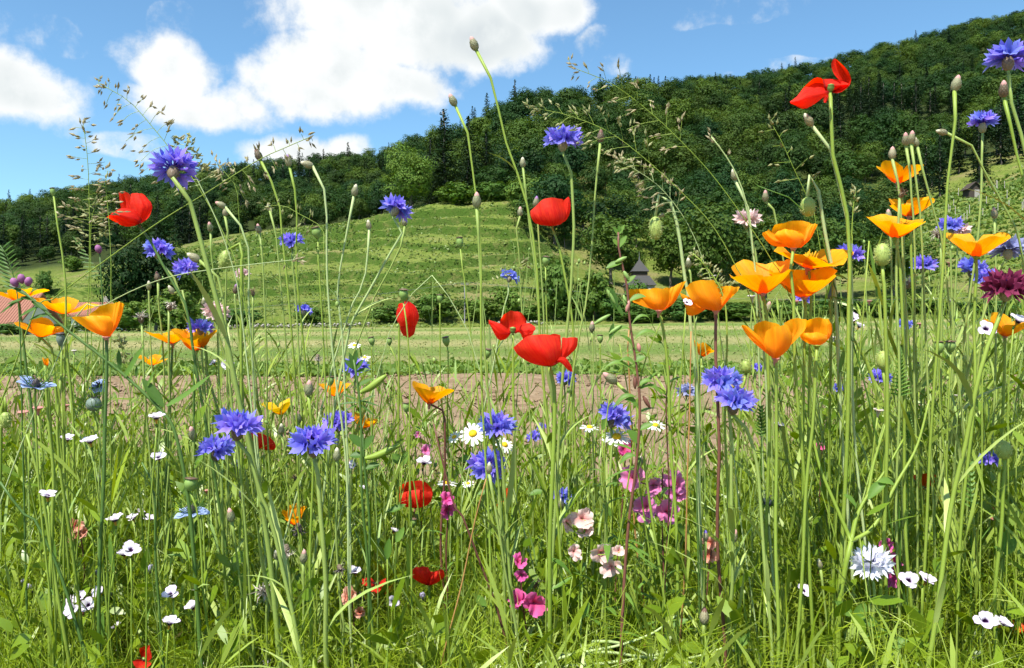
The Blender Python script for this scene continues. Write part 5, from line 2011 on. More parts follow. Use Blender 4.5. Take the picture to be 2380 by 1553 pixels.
# ---- cornflower buds
BD = [
    (1101, 102, 20, 'tallest bud, round and pinkish-white, rising against the white cloud', dict(face=(-.35, 0, .9), ctrl=[(1115, 132), (1140, 175), (1163, 262), (1178, 330), (1207, 415), (1230, 504), (1250, 650), (1262, 820)], d=1.0, tip='tip_pink', mat='stem_green')),
    (1052, 233, 18, 'pink-tipped bud on a curved stalk before the dark firs', dict(face=(-.4, 0, .8), ctrl=[(1066, 258), (1086, 309), (1098, 420), (1107, 504), (1112, 620), (1117, 785)], d=1.0, mat='stem_green')),
    (1108, 466, 21, 'fat pink bud on a straight stalk at the terrace crest', dict(face=(0, 0, 1), ctrl=[(1110, 560), (1112, 640), (1125, 800)], d=1.0)),
    (1215, 378, 14, 'small pale bud close beside the tallest bud stalk', dict(ctrl=[(1222, 440), (1232, 540), (1250, 700)], d=1.2, tip='tip_cream')),
    (1246, 470, 15, 'violet-tipped bud just left of the upper red poppy', dict(ctrl=[(1250, 560)], d=1.25, tip='tip_purple')),
    (1209, 492, 13, 'tiny pink bud on a hooked stalk left of the upper red poppy', dict(ctrl=[(1200, 530), (1206, 600)], d=1.3)),
    (1396, 317, 17, 'brown round bud on a straight stalk right of the high blue cornflower', dict(ctrl=[(1394, 360), (1386, 440), (1378, 540), (1362, 700), (1340, 835)], d=1.05, tip='tip_brown', dark=True)),
    (1376, 760, 14, 'small pink bud above the bare soil left of the red-stemmed plant', dict(ctrl=[(1377, 860)], d=1.4)),
    (600, 360, 17, 'purple-brown bud leaning left against the cloud', dict(face=(-.4, 0, .9), ctrl=[(612, 386), (645, 464), (652, 560), (670, 760)], d=1.1, tip='tip_brown', dark=True, mat='stem_green')),
    (670, 374, 16, 'violet-tipped bud on an upright stalk above the vineyard', dict(face=(-.2, 0, 1), ctrl=[(682, 420), (690, 500), (690, 620), (704, 780)], d=1.1, tip='tip_purple', mat='stem_green')),
    (714, 382, 17, 'cream bud nodding left at the end of a curved pale stalk', dict(face=(-.9, 0, .3), ctrl=[(732, 396), (750, 430), (757, 500), (757, 620), (775, 820)], d=1.05, tip='tip_cream', mat='stem_pale')),
    (825, 443, 16, 'pale round bud on a slanting stalk left of the bright tree', dict(face=(.2, 0, 1), ctrl=[(814, 500), (796, 590), (780, 680), (790, 820)], d=1.1, tip='tip_cream', mat='stem_pale')),
    (857, 523, 13, 'small white bud on a pale branching stalk before the terraces', dict(ctrl=[(855, 580), (845, 660), (800, 780)], d=1.15, tip='tip_cream', mat='stem_pale')),
    (940, 515, 13, 'cream bud tucked under the sideways blue cornflower', dict(ctrl=[(938, 560), (900, 640), (850, 740)], d=1.2, tip='tip_cream')),
    (513, 476, 15, 'reddish-cream bud nodding left before the dark hill', dict(face=(-.8, 0, .4), ctrl=[(535, 492), (562, 530), (578, 590), (574, 700), (580, 820)], d=1.1, tip='tip_pink', mat='stem_pale')),
    (524, 492, 13, 'grey bud right under the reddish-cream nodding bud', dict(ctrl=[(528, 530), (524, 640)], d=1.15, tip='tip_cream')),
    (625, 481, 11, 'slender pale bud right of the nodding reddish bud', dict(ctrl=[(640, 540), (652, 640)], d=1.3, tip='tip_cream')),
    (488, 528, 13, 'green bud with a pink point before the vineyard edge', dict(ctrl=[(492, 600), (500, 700)], d=1.25)),
    (601, 532, 13, 'pinkish bud at the upper edge of the vineyard', dict(ctrl=[(610, 600), (614, 720)], d=1.25)),
    (450, 598, 19, 'fat cream bud touching the round blue cornflower', dict(face=(-.7, 0, .4), ctrl=[(470, 610), (505, 645), (520, 720), (530, 820)], d=1.0, tip='tip_cream', fat=1.3)),
    (366, 644, 14, 'dark purple bud on a slim stalk against the dark trees', dict(ctrl=[(367, 720), (372, 800)], d=1.3, tip='tip_brown', dark=True)),
    (346, 664, 12, 'small whitish bud left of the dark purple bud', dict(ctrl=[(350, 740)], d=1.35, tip='tip_cream')),
    (398, 674, 13, 'cream bud on a curved stalk in the dark trees', dict(face=(-.5, 0, .8), ctrl=[(420, 690), (436, 730)], d=1.25, tip='tip_cream')),
    (474, 703, 13, 'pale green bud just left of the pink cornflower', dict(ctrl=[(476, 780)], d=1.25, tip='tip_cream')),
    (548, 672, 13, 'dark violet bud at the edge of the terraces', dict(ctrl=[(552, 740)], d=1.3, tip='tip_purple', dark=True)),
    (718, 903, 21, 'fat pink-tipped bud above the bare soil', dict(ctrl=[(722, 960), (726, 1080)], d=.95, mat='stem_green')),
    (692, 970, 17, 'pink bud right of the yellow poppy', dict(ctrl=[(694, 1030)], d=1.2)),
    (447, 1008, 19, 'plump pink bud left of the violet-blue cornflowers', dict(ctrl=[(452, 1080)], d=1.1)),
    (654, 998, 15, 'white round bud beside the small red poppy', dict(ctrl=[(662, 1060), (668, 1160)], d=1.2, tip='tip_cream')),
    (783, 1057, 18, 'pale green bud right of the large upright violet cornflower', dict(ctrl=[(784, 1140)], d=1.05, tip='tip_cream')),
    (536, 1198, 19, 'pink-topped bud low in the grass near the blue nigella', dict(d=1.0)),
    (706, 1294, 18, 'green and pink bud beside the drooping dried head', dict(d=1.0)),
    (1137, 1088, 15, 'pale green bud standing right in front of a blue cornflower', dict(ctrl=[(1146, 1150), (1170, 1280)], d=.84, tip='tip_cream', leaves=0)),
    (1304, 1172, 14, 'white round bud under the pale blue cornflower', dict(ctrl=[(1302, 1240), (1296, 1340)], d=1.1, tip='tip_cream')),
    (1166, 962, 15, 'cream bud rising behind the fluffy cornflower', dict(d=1.2, tip='tip_cream')),
    (1418, 879, 22, 'scaly pink bud tilted left on a thick stalk by the red-stemmed plant', dict(face=(-.8, -.1, .6), ctrl=[(1440, 895), (1470, 930), (1490, 1000)], d=.95, mat='stem_green')),
    (1330, 897, 14, 'green bud beneath the cornflower under the largest red poppy', dict(d=1.3, tip='tip_blue')),
    (1489, 1072, 13, 'small round green bud above the pink clarkia', dict(ctrl=[(1480, 1120), (1440, 1230)], d=1.05, tip='tip_cream')),
    (1879, 279, 19, 'cream bud leaning left beside the top red poppy stalk', dict(face=(-.5, 0, .8), ctrl=[(1903, 309), (1930, 350), (1945, 420), (1962, 500), (1975, 620)], d=1.0, tip='tip_cream', mat='stem_pale')),
    (1706, 407, 16, 'cream bud on a slanting stalk in front of the wood', dict(face=(-.2, 0, 1), ctrl=[(1722, 440), (1740, 490), (1752, 580), (1760, 700)], d=1.1, tip='tip_cream', mat='stem_pale')),
    (1779, 456, 15, 'brownish bud beside the pale pink cornflower', dict(ctrl=[(1796, 490), (1815, 560)], d=1.2, tip='tip_pink')),
    (2074, 356, 17, 'pink-tipped bud above the uppermost orange poppy', dict(ctrl=[(2078, 390), (2090, 450), (2094, 600)], d=1.05, leaves=1)),
    (2105, 324, 17, 'greyish bud, first of three close together above the orange poppies', dict(ctrl=[(2112, 370), (2116, 470), (2122, 600)], d=1.05, leaves=1)),
    (2119, 320, 17, 'pink bud, middle of three close together above the orange poppies', dict(ctrl=[(2124, 370), (2138, 460), (2150, 600)], d=1.03, leaves=1)),
    (2129, 330, 13, 'greenish bud, last of three close together above the orange poppies', dict(face=(-.3, 0, 1), ctrl=[(2140, 370), (2158, 440), (2180, 520), (2200, 640)], d=1.06, tip='tip_cream', leaves=1)),
    (2223, 194, 22, 'fat pink-topped bud on a tall straight stalk against the dark hill', dict(ctrl=[(2222, 250), (2212, 340), (2202, 430), (2195, 560)], d=1.0, mat='stem_green')),
    (2333, 208, 22, 'rosy bud below the corner cornflower', dict(ctrl=[(2340, 250), (2354, 320), (2368, 400), (2385, 520)], d=1.0, mat='stem_green', dark=True)),
    (2189, 307, 15, 'small bud nodding left at the end of a long arching stalk', dict(face=(-.9, 0, .2), ctrl=[(2220, 315), (2256, 334), (2290, 396), (2322, 450), (2365, 530), (2390, 640)], d=1.05, tip='tip_cream')),
    (2311, 496, 15, 'pink bud above the grey-blue fading cornflower', dict(d=1.2, ctrl=[(2310, 560)])),
    (1785, 715, 16, 'scaly pink bud below the left orange cluster', dict(d=1.2, ctrl=[(1788, 780)])),
    (2065, 500, 15, 'pink bud left of the yellow-lit orange poppy', dict(d=1.2, ctrl=[(2068, 560)])),
    (1600, 612, 14, 'pale bud above the orange poppy beside the grey-roofed house', dict(d=1.2, ctrl=[(1606, 680)], tip='tip_cream')),
    (1706, 1247, 18, 'pink-topped bud beside the salmon clarkia', dict(d=1.0, ctrl=[(1712, 1300), (1702, 1400)])),
    (1640, 1245, 14, 'violet-tipped bud in front of the salmon clarkia', dict(d=1.0, tip='tip_blue')),
    (1637, 1432, 22, 'brownish fuzzy bud low at the bottom centre-right', dict(d=.95, tip='tip_brown')),
    (1905, 1311, 14, 'slim white-green bud left of the white cornflower', dict(d=.98, tip='tip_cream', face=(-.2, 0, 1))),
    (1960, 1351, 12, 'pale green bud just below left of the white cornflower', dict(d=.98, tip='tip_cream')),
    (561, 1150, 13, 'small white bud low among green stalks under the violet cornflowers', dict(d=1.1, tip='tip_cream')),
    (641, 1290, 12, 'tiny green bud left of the drooping dried head', dict(d=1.05, tip='tip_cream')),
    (1753, 630, 12, 'pale bud between the left and middle orange poppies', dict(d=1.25, tip='tip_cream')),
]
for x, y, w, lab, kw in BD:
    kw.pop('fat', None)
    bud(x, y, w, lab, **kw)

# ---- red poppies, each with its own petals (az 0 = right, 90 = away, 180 = left, -90 = towards the viewer)
RED = 'red poppies'


def red(x, y, w, label, petals, **k):
    return cup_flower('corn_poppy', x, y, w, label, petals, group=RED, **k)


T_ = dict
traced('corn_poppy', (322, 522), [
    ([(310, 524), (290, 505), (280, 480), (276, 448)], [(322, 522), (315, 500), (308, 470), (300, 450)], T_(crown=4, bulge=-.008, depth=.012)),
    ([(312, 524), (310, 500), (303, 475), (304, 452)], [(326, 520), (346, 500), (354, 478), (338, 455)], T_(crown=5, bulge=.014)),
    ([(318, 524), (292, 527), (268, 516), (249, 505)], [(330, 512), (318, 492), (285, 484), (262, 494)], T_(bulge=.012, depth=-.012, tilt=-.015)),
    ([(316, 522), (325, 505), (335, 480), (330, 458)], [(328, 520), (346, 505), (353, 485), (350, 470)], T_(crown=4, depth=.015, bulge=-.01))],
    1.15, 'crimson tulip-shaped poppy against the far hill under the large cornflower', 'poppy_red', [(338, 540), (392, 640), (432, 700), (450, 760)], RED, 'stem_dark')
traced('corn_poppy', (1282, 526), [
    ([(1274, 526), (1246, 520), (1234, 505), (1233, 491)], [(1288, 526), (1308, 518), (1314, 495), (1306, 462)], T_(crown=14, bulge=.018, depth=-.006)),
    ([(1288, 526), (1300, 510), (1308, 485), (1310, 466)], [(1292, 525), (1316, 512), (1326, 488), (1325, 462)], T_(crown=6, bulge=.008, depth=.004)),
    ([(1278, 522), (1255, 510), (1245, 490), (1256, 470)], [(1292, 520), (1312, 505), (1318, 485), (1308, 464)], T_(crown=2, bulge=-.014, depth=.022))],
    1.2, 'bright red poppy cup against the dark wood below the high cornflower', 'poppy_red', [(1296, 560), (1318, 700), (1330, 840)], RED)
traced('corn_poppy', (1192, 776), [
    ([(1184, 775), (1168, 766), (1162, 748), (1170, 732)], [(1200, 775), (1216, 765), (1224, 748), (1214, 729)], T_(crown=8, bulge=-.012, depth=.012)),
    ([(1188, 772), (1168, 755), (1150, 748), (1136, 744)], [(1186, 777), (1176, 788), (1158, 789), (1139, 757)], T_(crown=2, bulge=.012, tilt=-.01)),
    ([(1198, 776), (1208, 773), (1218, 790), (1238, 777)], [(1196, 770), (1210, 756), (1228, 751), (1245, 760)], T_(crown=1, bulge=.012, tilt=-.01))],
    1.1, 'red poppy with one upright back petal and two spread wings before the hay field', 'poppy_red', [(1194, 860), (1196, 1000)], RED)
traced('corn_poppy', (1277, 852), [
    ([(1266, 852), (1232, 843), (1204, 825), (1193, 808)], [(1284, 852), (1300, 838), (1304, 812), (1298, 782)], T_(crown=18, bulge=.022, depth=-.010)),
    ([(1284, 850), (1296, 836), (1304, 812), (1306, 786)], [(1292, 848), (1318, 830), (1340, 808), (1344, 786)], T_(crown=2, bulge=.010)),
    ([(1262, 840), (1245, 820), (1240, 800), (1242, 786)], [(1280, 840), (1300, 820), (1304, 800), (1302, 778)], T_(crown=4, bulge=-.012, depth=.022)),
    ([(1284, 846), (1302, 843), (1316, 856), (1325, 864)], [(1290, 834), (1312, 830), (1327, 848), (1332, 864)], T_(bulge=.006, depth=-.012))],
    .93, 'largest red poppy, a wide bowl in the centre above the bare soil', 'poppy_red', [(1288, 900), (1290, 1000), (1286, 1150)], RED, rs=1.4)
traced('corn_poppy', (1930, 214), [
    ([(1926, 212), (1895, 205), (1870, 203), (1852, 224), (1836, 236)], [(1928, 217), (1913, 227), (1889, 245), (1866, 253), (1838, 240)], T_(bulge=.012, depth=-.010, tilt=-.02)),
    ([(1930, 208), (1912, 184), (1895, 181), (1878, 194), (1866, 206)], [(1930, 215), (1916, 210), (1902, 208), (1886, 208), (1870, 210)], T_(bulge=-.010, depth=.012)),
    ([(1912, 184), (1935, 184), (1958, 188), (1972, 192)], [(1918, 213), (1935, 212), (1950, 209), (1968, 202)], T_(bulge=.008, depth=.004)),
    ([(1932, 212), (1954, 200), (1951, 188), (1938, 172), (1932, 152), (1935, 140)], [(1934, 216), (1954, 215), (1976, 196), (1977, 178), (1966, 158), (1944, 139)], T_(crown=3, bulge=-.012, depth=-.004)),
    ([(1924, 212), (1915, 225), (1914, 238)], [(1930, 214), (1926, 226), (1920, 240)], T_(bulge=.004, depth=.006))],
    .97, 'red poppy with windblown petals, one erect, on a hairy stalk against the hill and sky', 'poppy_red', [(1932, 262), (1932, 336), (1943, 403), (1964, 470), (1974, 600), (1972, 720)], RED, rs=1.2, hairs=True)
traced('corn_poppy', (944, 700), [
    ([(940, 700), (924, 715), (921, 740), (928, 757)], [(950, 700), (965, 712), (974, 735), (968, 756)], T_(bulge=.016)),
    ([(928, 748), (931, 768), (938, 781)], [(968, 748), (963, 775), (952, 786)], T_(bulge=.008, depth=.012)),
    ([(938, 704), (926, 708), (924, 730)], [(950, 704), (955, 720), (950, 745)], T_(bulge=-.010, depth=.014))],
    1.3, 'drooping red poppy hanging sideways behind a green seed capsule', 'poppy_red', [(936, 690), (928, 712), (926, 840)], RED)
traced('corn_poppy', (965, 1180), [
    ([(955, 1178), (930, 1165), (921, 1145), (934, 1127)], [(975, 1178), (998, 1165), (1006, 1142), (990, 1121)], T_(crown=7, bulge=-.016, depth=.016)),
    ([(955, 1181), (932, 1174), (922, 1160), (926, 1148)], [(975, 1181), (996, 1172), (1005, 1155), (1003, 1143)], T_(crown=6, bulge=.020, depth=-.012))],
    1.4, 'red poppy bowl low in the centre of the meadow', 'poppy_red', [(956, 1220), (952, 1280)], RED, 'stem_red')
traced('corn_poppy', (998, 1361), [
    ([(992, 1361), (972, 1352), (957, 1340), (957, 1326)], [(1000, 1360), (1003, 1345), (1002, 1332), (995, 1319)], T_(crown=6, bulge=.012)),
    ([(994, 1361), (998, 1345), (1002, 1334), (1010, 1328)], [(1002, 1361), (1020, 1352), (1033, 1340), (1032, 1326)], T_(crown=4, bulge=.012, depth=-.006)),
    ([(992, 1358), (976, 1345), (968, 1332)], [(1006, 1358), (1020, 1344), (1024, 1330)], T_(crown=3, bulge=-.01, depth=.02))],
    1.15, 'red poppy with two petals spread like a heart low at the bottom centre', 'poppy_red', (), RED)
traced('corn_poppy', (598, 1044), [
    ([(590, 1041), (576, 1034), (572, 1020), (574, 1006)], [(618, 1047), (636, 1045), (642, 1036), (634, 1022)], T_(crown=5, bulge=.016)),
    ([(592, 1040), (580, 1028), (578, 1014), (580, 1006)], [(612, 1044), (630, 1036), (634, 1026), (626, 1016)], T_(crown=5, bulge=-.012, depth=.02))],
    1.35, 'small tilted red poppy beside the violet-blue cornflowers', 'poppy_red', (), RED)
red(874, 1358, 56, 'flat faded red poppy in deep grass left of the heart-shaped one',
    [(175, 66, 84, .040, .040, .5), (0, 62, 90, .044, .044, .5), (-80, 76, 100, .03, .04, .4)], face=(.1, -.3, .9), d=1.28, ruf=.14)
red(336, 1524, 58, 'dark red poppy petals sunk in the grass at the bottom left',
    [(-90, 40, 80, .040, .050, .6), (60, 10, 20, .05, .045, .6)], face=(.3, -.5, .6), d=1.02, ruf=.1)
cup_flower('corn_poppy', 2148, 1115, 62, 'orange-red poppy petals half hidden in grass near the right edge',
           [(-90, 8, 20, .055, .050, .5), (40, 40, 70, .04, .04, .6), (160, 30, 50, .04, .035, .6)], face=(.05, -.4, .9), mat='poppy_vermilion', d=1.3, group=RED)
cup_flower('corn_poppy', 1175, 1150, 44, 'thin scarlet poppy remnant behind the cornflower with the bud',
           [(30, 6, 14, .05, .026, .6), (-70, 40, 90, .04, .02, .6), (150, 120, 150, .04, .02, .6)], face=(.1, -.3, .9), mat='poppy_vermilion', d=1.55, group=RED)

# ---- orange poppies
OR = 'orange poppies'
traced('california_poppy', (247, 783), [
    ([(243, 783), (212, 770), (185, 752), (166, 738)], [(253, 782), (262, 765), (262, 748), (254, 735)], T_(crown=3, bulge=.014, depth=-.008)),
    ([(250, 783), (258, 760), (262, 730), (268, 703)], [(256, 782), (272, 760), (284, 730), (289, 707)], T_(crown=3, bulge=.006)),
    ([(240, 776), (222, 752), (212, 740), (206, 732)], [(254, 778), (266, 750), (270, 722), (268, 704)], T_(crown=7, bulge=-.012, depth=.018))],
    .95, 'large orange poppy cup with a pointed left petal, left side of the meadow', 'poppy_orange', [(250, 860), (246, 1000)], OR, 'stem_dark')
traced('california_poppy', (1532, 721), [
    ([(1522, 721), (1506, 712), (1494, 694), (1484, 673)], [(1540, 721), (1552, 708), (1556, 690), (1556, 672)], T_(crown=2, bulge=.014, depth=-.008)),
    ([(1520, 720), (1490, 710), (1466, 698), (1461, 674)], [(1530, 716), (1515, 700), (1505, 685), (1492, 672)], T_(crown=2, bulge=-.006, depth=.006)),
    ([(1536, 721), (1548, 705), (1552, 685), (1560, 668)], [(1544, 721), (1566, 705), (1580, 682), (1596, 651)], T_(bulge=.008)),
    ([(1520, 715), (1512, 700), (1520, 684), (1530, 672)], [(1545, 712), (1556, 695), (1562, 680), (1566, 668)], T_(bulge=-.012, depth=.020))],
    .95, 'wide orange poppy with a torn rim beside the red-stemmed plant', 'poppy_orange', [(1542, 760), (1556, 860), (1562, 1000)], OR)
traced('california_poppy', (1664, 722), [
    ([(1655, 722), (1630, 715), (1606, 695), (1592, 668)], [(1672, 722), (1676, 702), (1672, 680), (1660, 652)], T_(crown=9, bulge=.016, depth=-.008)),
    ([(1664, 722), (1676, 700), (1682, 682), (1680, 666)], [(1674, 722), (1696, 695), (1712, 680), (1719, 668)], T_(crown=2, bulge=.008)),
    ([(1640, 719), (1618, 732), (1598, 732), (1593, 712)], [(1645, 712), (1625, 700), (1605, 692), (1580, 680)], T_(bulge=.008, depth=.006, tilt=-.01)),
    ([(1652, 716), (1640, 700), (1636, 680), (1642, 662)], [(1672, 716), (1690, 696), (1696, 680), (1690, 668)], T_(crown=3, bulge=-.012, depth=.022))],
    .93, 'orange poppy with a raised right wing, second from the red-stemmed plant', 'poppy_orange', [(1664, 760), (1666, 860), (1670, 1000)], OR, 'stem_red')
traced('california_poppy', (1844, 575), [
    ([(1830, 570), (1805, 555), (1793, 540), (1800, 524)], [(1858, 570), (1880, 552), (1888, 535), (1882, 516)], T_(crown=6, bulge=-.014, depth=.018)),
    ([(1832, 576), (1812, 562), (1800, 548), (1808, 537)], [(1856, 576), (1866, 560), (1868, 548), (1858, 539)], T_(crown=5, bulge=.014, depth=-.010)),
    ([(1830, 574), (1798, 572), (1780, 558), (1770, 544)], [(1836, 570), (1815, 556), (1800, 545), (1788, 534)], T_(crown=1, bulge=.006)),
    ([(1852, 575), (1866, 555), (1872, 535), (1882, 520)], [(1862, 576), (1882, 558), (1892, 540), (1901, 521)], T_(bulge=.008))],
    .94, 'orange poppy with a bright yellow-lit rim at the top of the upper cluster', 'poppy_orange', [(1836, 610), (1846, 690), (1852, 820)], OR)
traced('california_poppy', (1803, 833), [
    ([(1796, 833), (1782, 815), (1776, 795), (1780, 770)], [(1808, 833), (1832, 812), (1842, 785), (1830, 756)], T_(crown=5, bulge=.014, depth=-.012)),
    ([(1785, 820), (1765, 800), (1752, 780), (1752, 756)], [(1800, 815), (1808, 795), (1812, 775), (1812, 756)], T_(crown=10, bulge=-.012, depth=.020)),
    ([(1790, 828), (1758, 802), (1738, 782), (1722, 757)], [(1795, 820), (1775, 795), (1760, 778), (1735, 757)], T_(crown=2, bulge=.006)),
    ([(1808, 825), (1825, 795), (1830, 770), (1822, 750)], [(1812, 828), (1850, 790), (1872, 765), (1874, 744)], T_(crown=8, bulge=-.008, depth=.012))],
    .9, 'large orange poppy with glowing back petals, left of the lower pair', 'poppy_orange', [(1806, 880), (1806, 980)], OR)
traced('california_poppy', (1899, 802), [
    ([(1892, 798), (1872, 785), (1862, 765), (1876, 744)], [(1905, 798), (1925, 780), (1934, 762), (1926, 742)], T_(crown=4, bulge=-.014, depth=.018)),
    ([(1890, 802), (1874, 796), (1862, 788), (1859, 777)], [(1908, 802), (1918, 796), (1923, 788), (1922, 778)], T_(crown=5, bulge=.014, depth=-.010)),
    ([(1896, 800), (1914, 788), (1922, 772), (1922, 756)], [(1906, 802), (1926, 788), (1934, 770), (1933, 752)], T_(crown=2, bulge=.006, depth=.004))],
    .93, 'orange poppy with glowing back petals, right of the lower pair', 'poppy_orange', [(1896, 860), (1890, 980)], OR)
cal(148, 712, 98, 'orange poppy behind the large pointed one on the left', o=(44, 66), spin=20, ctrl=[(150, 780)], d=1.2, face=(.1, -.1, 1))
cal(42, 685, 84, 'orange poppy in front of the terracotta roof at the left edge', o=(50, 70), spin=30, ctrl=[(48, 730), (60, 820)], d=1.2, stem='stem_dark')
cal(98, 764, 86, 'orange poppy below the terracotta roof with a split cup', o=(38, 64), spin=35, ctrl=[(118, 805), (130, 900)], d=1.2, face=(.25, -.05, 1))
cal(455, 790, 92, 'orange poppy partly covered by a blue cornflower', o=(30, 44), spin=20, ctrl=[(452, 840), (450, 940)], d=1.25, stem='stem_dark', Wd=.055)
cal(398, 780, 84, 'orange poppy crossed by a dark green pea stalk', o=(40, 62), spin=50, d=1.3, stem='stem_dark')
cal(354, 838, 62, 'small ragged orange poppy above the wheat ear', o=(40, 70), spin=10, d=1.5, L=.04, Wd=.035)
cal(108, 842, 28, 'half-closed orange poppy bud curling over left of the wheat ear', o=(4, 14), d=1.1, L=.05, Wd=.03, cup=1.3)
cal(778, 904, 66, 'orange poppy behind thin stalks above the bare soil', o=(34, 56), d=1.5, spin=10)
cal(846, 980, 66, 'orange poppy leaning right behind a blue cornflower', o=(34, 60), d=1.5, spin=40, face=(.35, -.1, .9))
cal(1000, 915, 92, 'orange poppy with a deep notch, alone over the bare soil', o=(36, 58), spin=60, ctrl=[(1030, 960), (1034, 1060)], d=1.25, face=(.08, -.05, 1), stem='stem_red')
cal(650, 948, 62, 'clear yellow poppy above the small red one', o=(34, 52), mat='poppy_yellow', d=1.55, spin=70, group='yellow poppies')
cal(684, 1200, 62, 'crumpled orange poppy in the grass above the dried heads', o=(14, 34), d=1.2, spin=15, L=.055, face=(-.1, -.4, .9))
cal(1770, 645, 132, 'orange poppy at the left of the upper cluster', o=(32, 50), spin=-60, ctrl=[(1782, 720), (1784, 860)], d=.97, Wd=.058, face=(-.12, -.15, 1), L=.048)
cal(1868, 655, 136, 'orange poppy at the bottom of the upper cluster', o=(36, 52), spin=-80, ctrl=[(1874, 720), (1872, 860)], d=.98, Wd=.058, L=.046)
cal(1885, 598, 140, 'flat wide-open orange poppy in the middle of the upper cluster', o=(48, 74), spin=-70, ctrl=[(1884, 680), (1880, 800)], d=1.0, Wd=.055)
cal(2083, 528, 116, 'yellow-lit orange poppy above the largest hairy bud', o=(40, 64), spin=-75, ctrl=[(2086, 590), (2094, 700)], d=1.0, Wd=.056, face=(-.02, -.25, 1))
cal(2115, 478, 98, 'orange poppy just behind the three close buds', o=(40, 58), spin=-60, ctrl=[(2120, 540)], d=1.1)
cal(2090, 404, 90, 'uppermost orange poppy, against the dark wood', o=(42, 60), spin=-50, ctrl=[(2098, 460), (2104, 600)], d=1.12, face=(.12, -.05, 1))
cal(2272, 566, 122, 'orange poppy with spread petals near the right edge', o=(36, 64), spin=-70, ctrl=[(2272, 630), (2262, 760)], d=1.0)
cal(2340, 758, 92, 'yellow-orange poppy behind a white gilia at the right edge', o=(34, 56), spin=-80, d=1.1, face=(0, -.3, 1))
cal(1636, 812, 56, 'small orange poppy behind thin stalks over the bare soil', o=(24, 44), spin=60, d=1.6, face=(.3, -.1, .9))
cal(2366, 1462, 46, 'torn orange petals in the grass at the lower right edge', o=(20, 60), mat='poppy_vermilion', d=1.1, L=.05, Wd=.03)
cal(2180, 1160, 30, 'scrap of orange petal low in the grass near the right edge', o=(30, 70), d=1.5, L=.04, Wd=.03)
cal(1880, 1508, 24, 'small orange petal at the lower edge beside lying stalks', o=(30, 60), d=1.2) if False else None

# ---- hairy buds, capsules, receptacles
poppy_bud(1524, 531, 31, 56, 'hairy green poppy bud hanging from an arched stalk before the wood', ctrl=[(1521, 480), (1540, 444), (1562, 480), (1578, 540), (1592, 640), (1604, 760)], d=1.0, axis=(.05, 0, -1))
poppy_bud(1878, 481, 33, 46, 'hairy green poppy bud hanging beside the top red poppy stalk', ctrl=[(1871, 440), (1886, 406), (1903, 440), (1916, 520), (1934, 620), (1942, 700)], d=1.0, axis=(.1, 0, -1))
poppy_bud(2051, 592, 35, 54, 'largest hairy poppy bud, upright under the yellow-lit poppy', ctrl=[(2052, 640), (2056, 760)], d=.95, hairs=False)
poppy_bud(2052, 838, 29, 46, 'upright hairy poppy bud left of the jagged leaf', ctrl=[(2054, 880), (2060, 1000)], d=1.0, hairs=False)
poppy_bud(1734, 852, 25, 34, 'small yellow-green hairy bud right of the violet pair', ctrl=[(1730, 890), (1722, 960)], d=1.1, hairs=False)
poppy_bud(522, 604, 26, 46, 'yellowish hairy bud hanging from a thin arch among the stalks', ctrl=[(528, 582), (538, 566), (553, 564), (562, 590), (560, 680)], d=1.1, axis=(-.25, 0, -1), hairs=False)
poppy_bud(13, 977, 24, 40, 'green poppy bud at the left edge beside the pink rims', ctrl=[(14, 940), (10, 926), (4, 960), (0, 1060)], d=1.05, axis=(0, 0, -1), hairs=False)
poppy_bud(2333, 1046, 34, 44, 'hairy poppy bud low at the right edge', ctrl=[(2336, 1090), (2330, 1160)], d=.95, hairs=False)
poppy_bud(1705, 1418, 12, 22, 'small nodding bud at the bottom beside the fuzzy brown bud', d=1.0, ctrl=[(1600, 1400), (1606, 1424), (1612, 1480)], axis=(0, 0, -1), hairs=False) if False else None
capsule(123, 446, 12, 'hairy-stalked seed capsule with a dark ragged top at the far left', ctrl=[(134, 520), (146, 600), (151, 680), (147, 780), (146, 940)], d=1.0, tall=1.6, mat='capsule_green')
capsule(142, 790, 20, 'blue-green seed capsule with a brown cap under the orange poppies', ctrl=[(142, 860), (144, 1000)], d=1.0, mat='capsule_blue', tall=1.6)
capsule(736, 542, 21, 'plain green seed capsule left of the terraced slope', ctrl=[(738, 600), (744, 700)], d=1.1)
capsule(768, 886, 17, 'green seed capsule above the orange poppy over the soil', d=1.2, ctrl=[(768, 960)])
capsule(938, 686, 21, 'green seed capsule standing over the drooping red poppy', ctrl=[(944, 760), (950, 860), (958, 1000)], d=1.1)
capsule(1022, 694, 14, 'small pale capsule right of the drooping red poppy', ctrl=[(1024, 780)], d=1.3)
capsule(864, 793, 15, 'green capsule left of the drooping red poppy', ctrl=[(866, 860)], d=1.3, face=(-.2, 0, 1))
capsule(905, 794, 13, 'small bluish capsule just beneath the drooping red poppy', ctrl=[(920, 840)], d=1.35)
capsule(1037, 794, 17, 'green capsule halfway between the drooping and winged red poppies', ctrl=[(1040, 860)], d=1.25)
capsule(1069, 564, 16, 'green capsule on a thin stalk before the terraces', ctrl=[(1076, 620), (1090, 720)], d=1.2, tall=1.6)
capsule(1133, 822, 17, 'green capsule left of the largest red poppy', ctrl=[(1132, 900)], d=1.2)
capsule(1269, 607, 17, 'green capsule below the upper red poppy', ctrl=[(1272, 680), (1278, 780)], d=1.15)
capsule(1325, 907, 15, 'green capsule beneath the droopy edge of the largest red poppy', d=1.25)
capsule(1395, 788, 14, 'green capsule above the soil beside the red-stemmed plant', ctrl=[(1398, 860)], d=1.25)
capsule(945, 947, 18, 'green capsule left of the notched orange poppy', ctrl=[(948, 1020)], d=1.2)
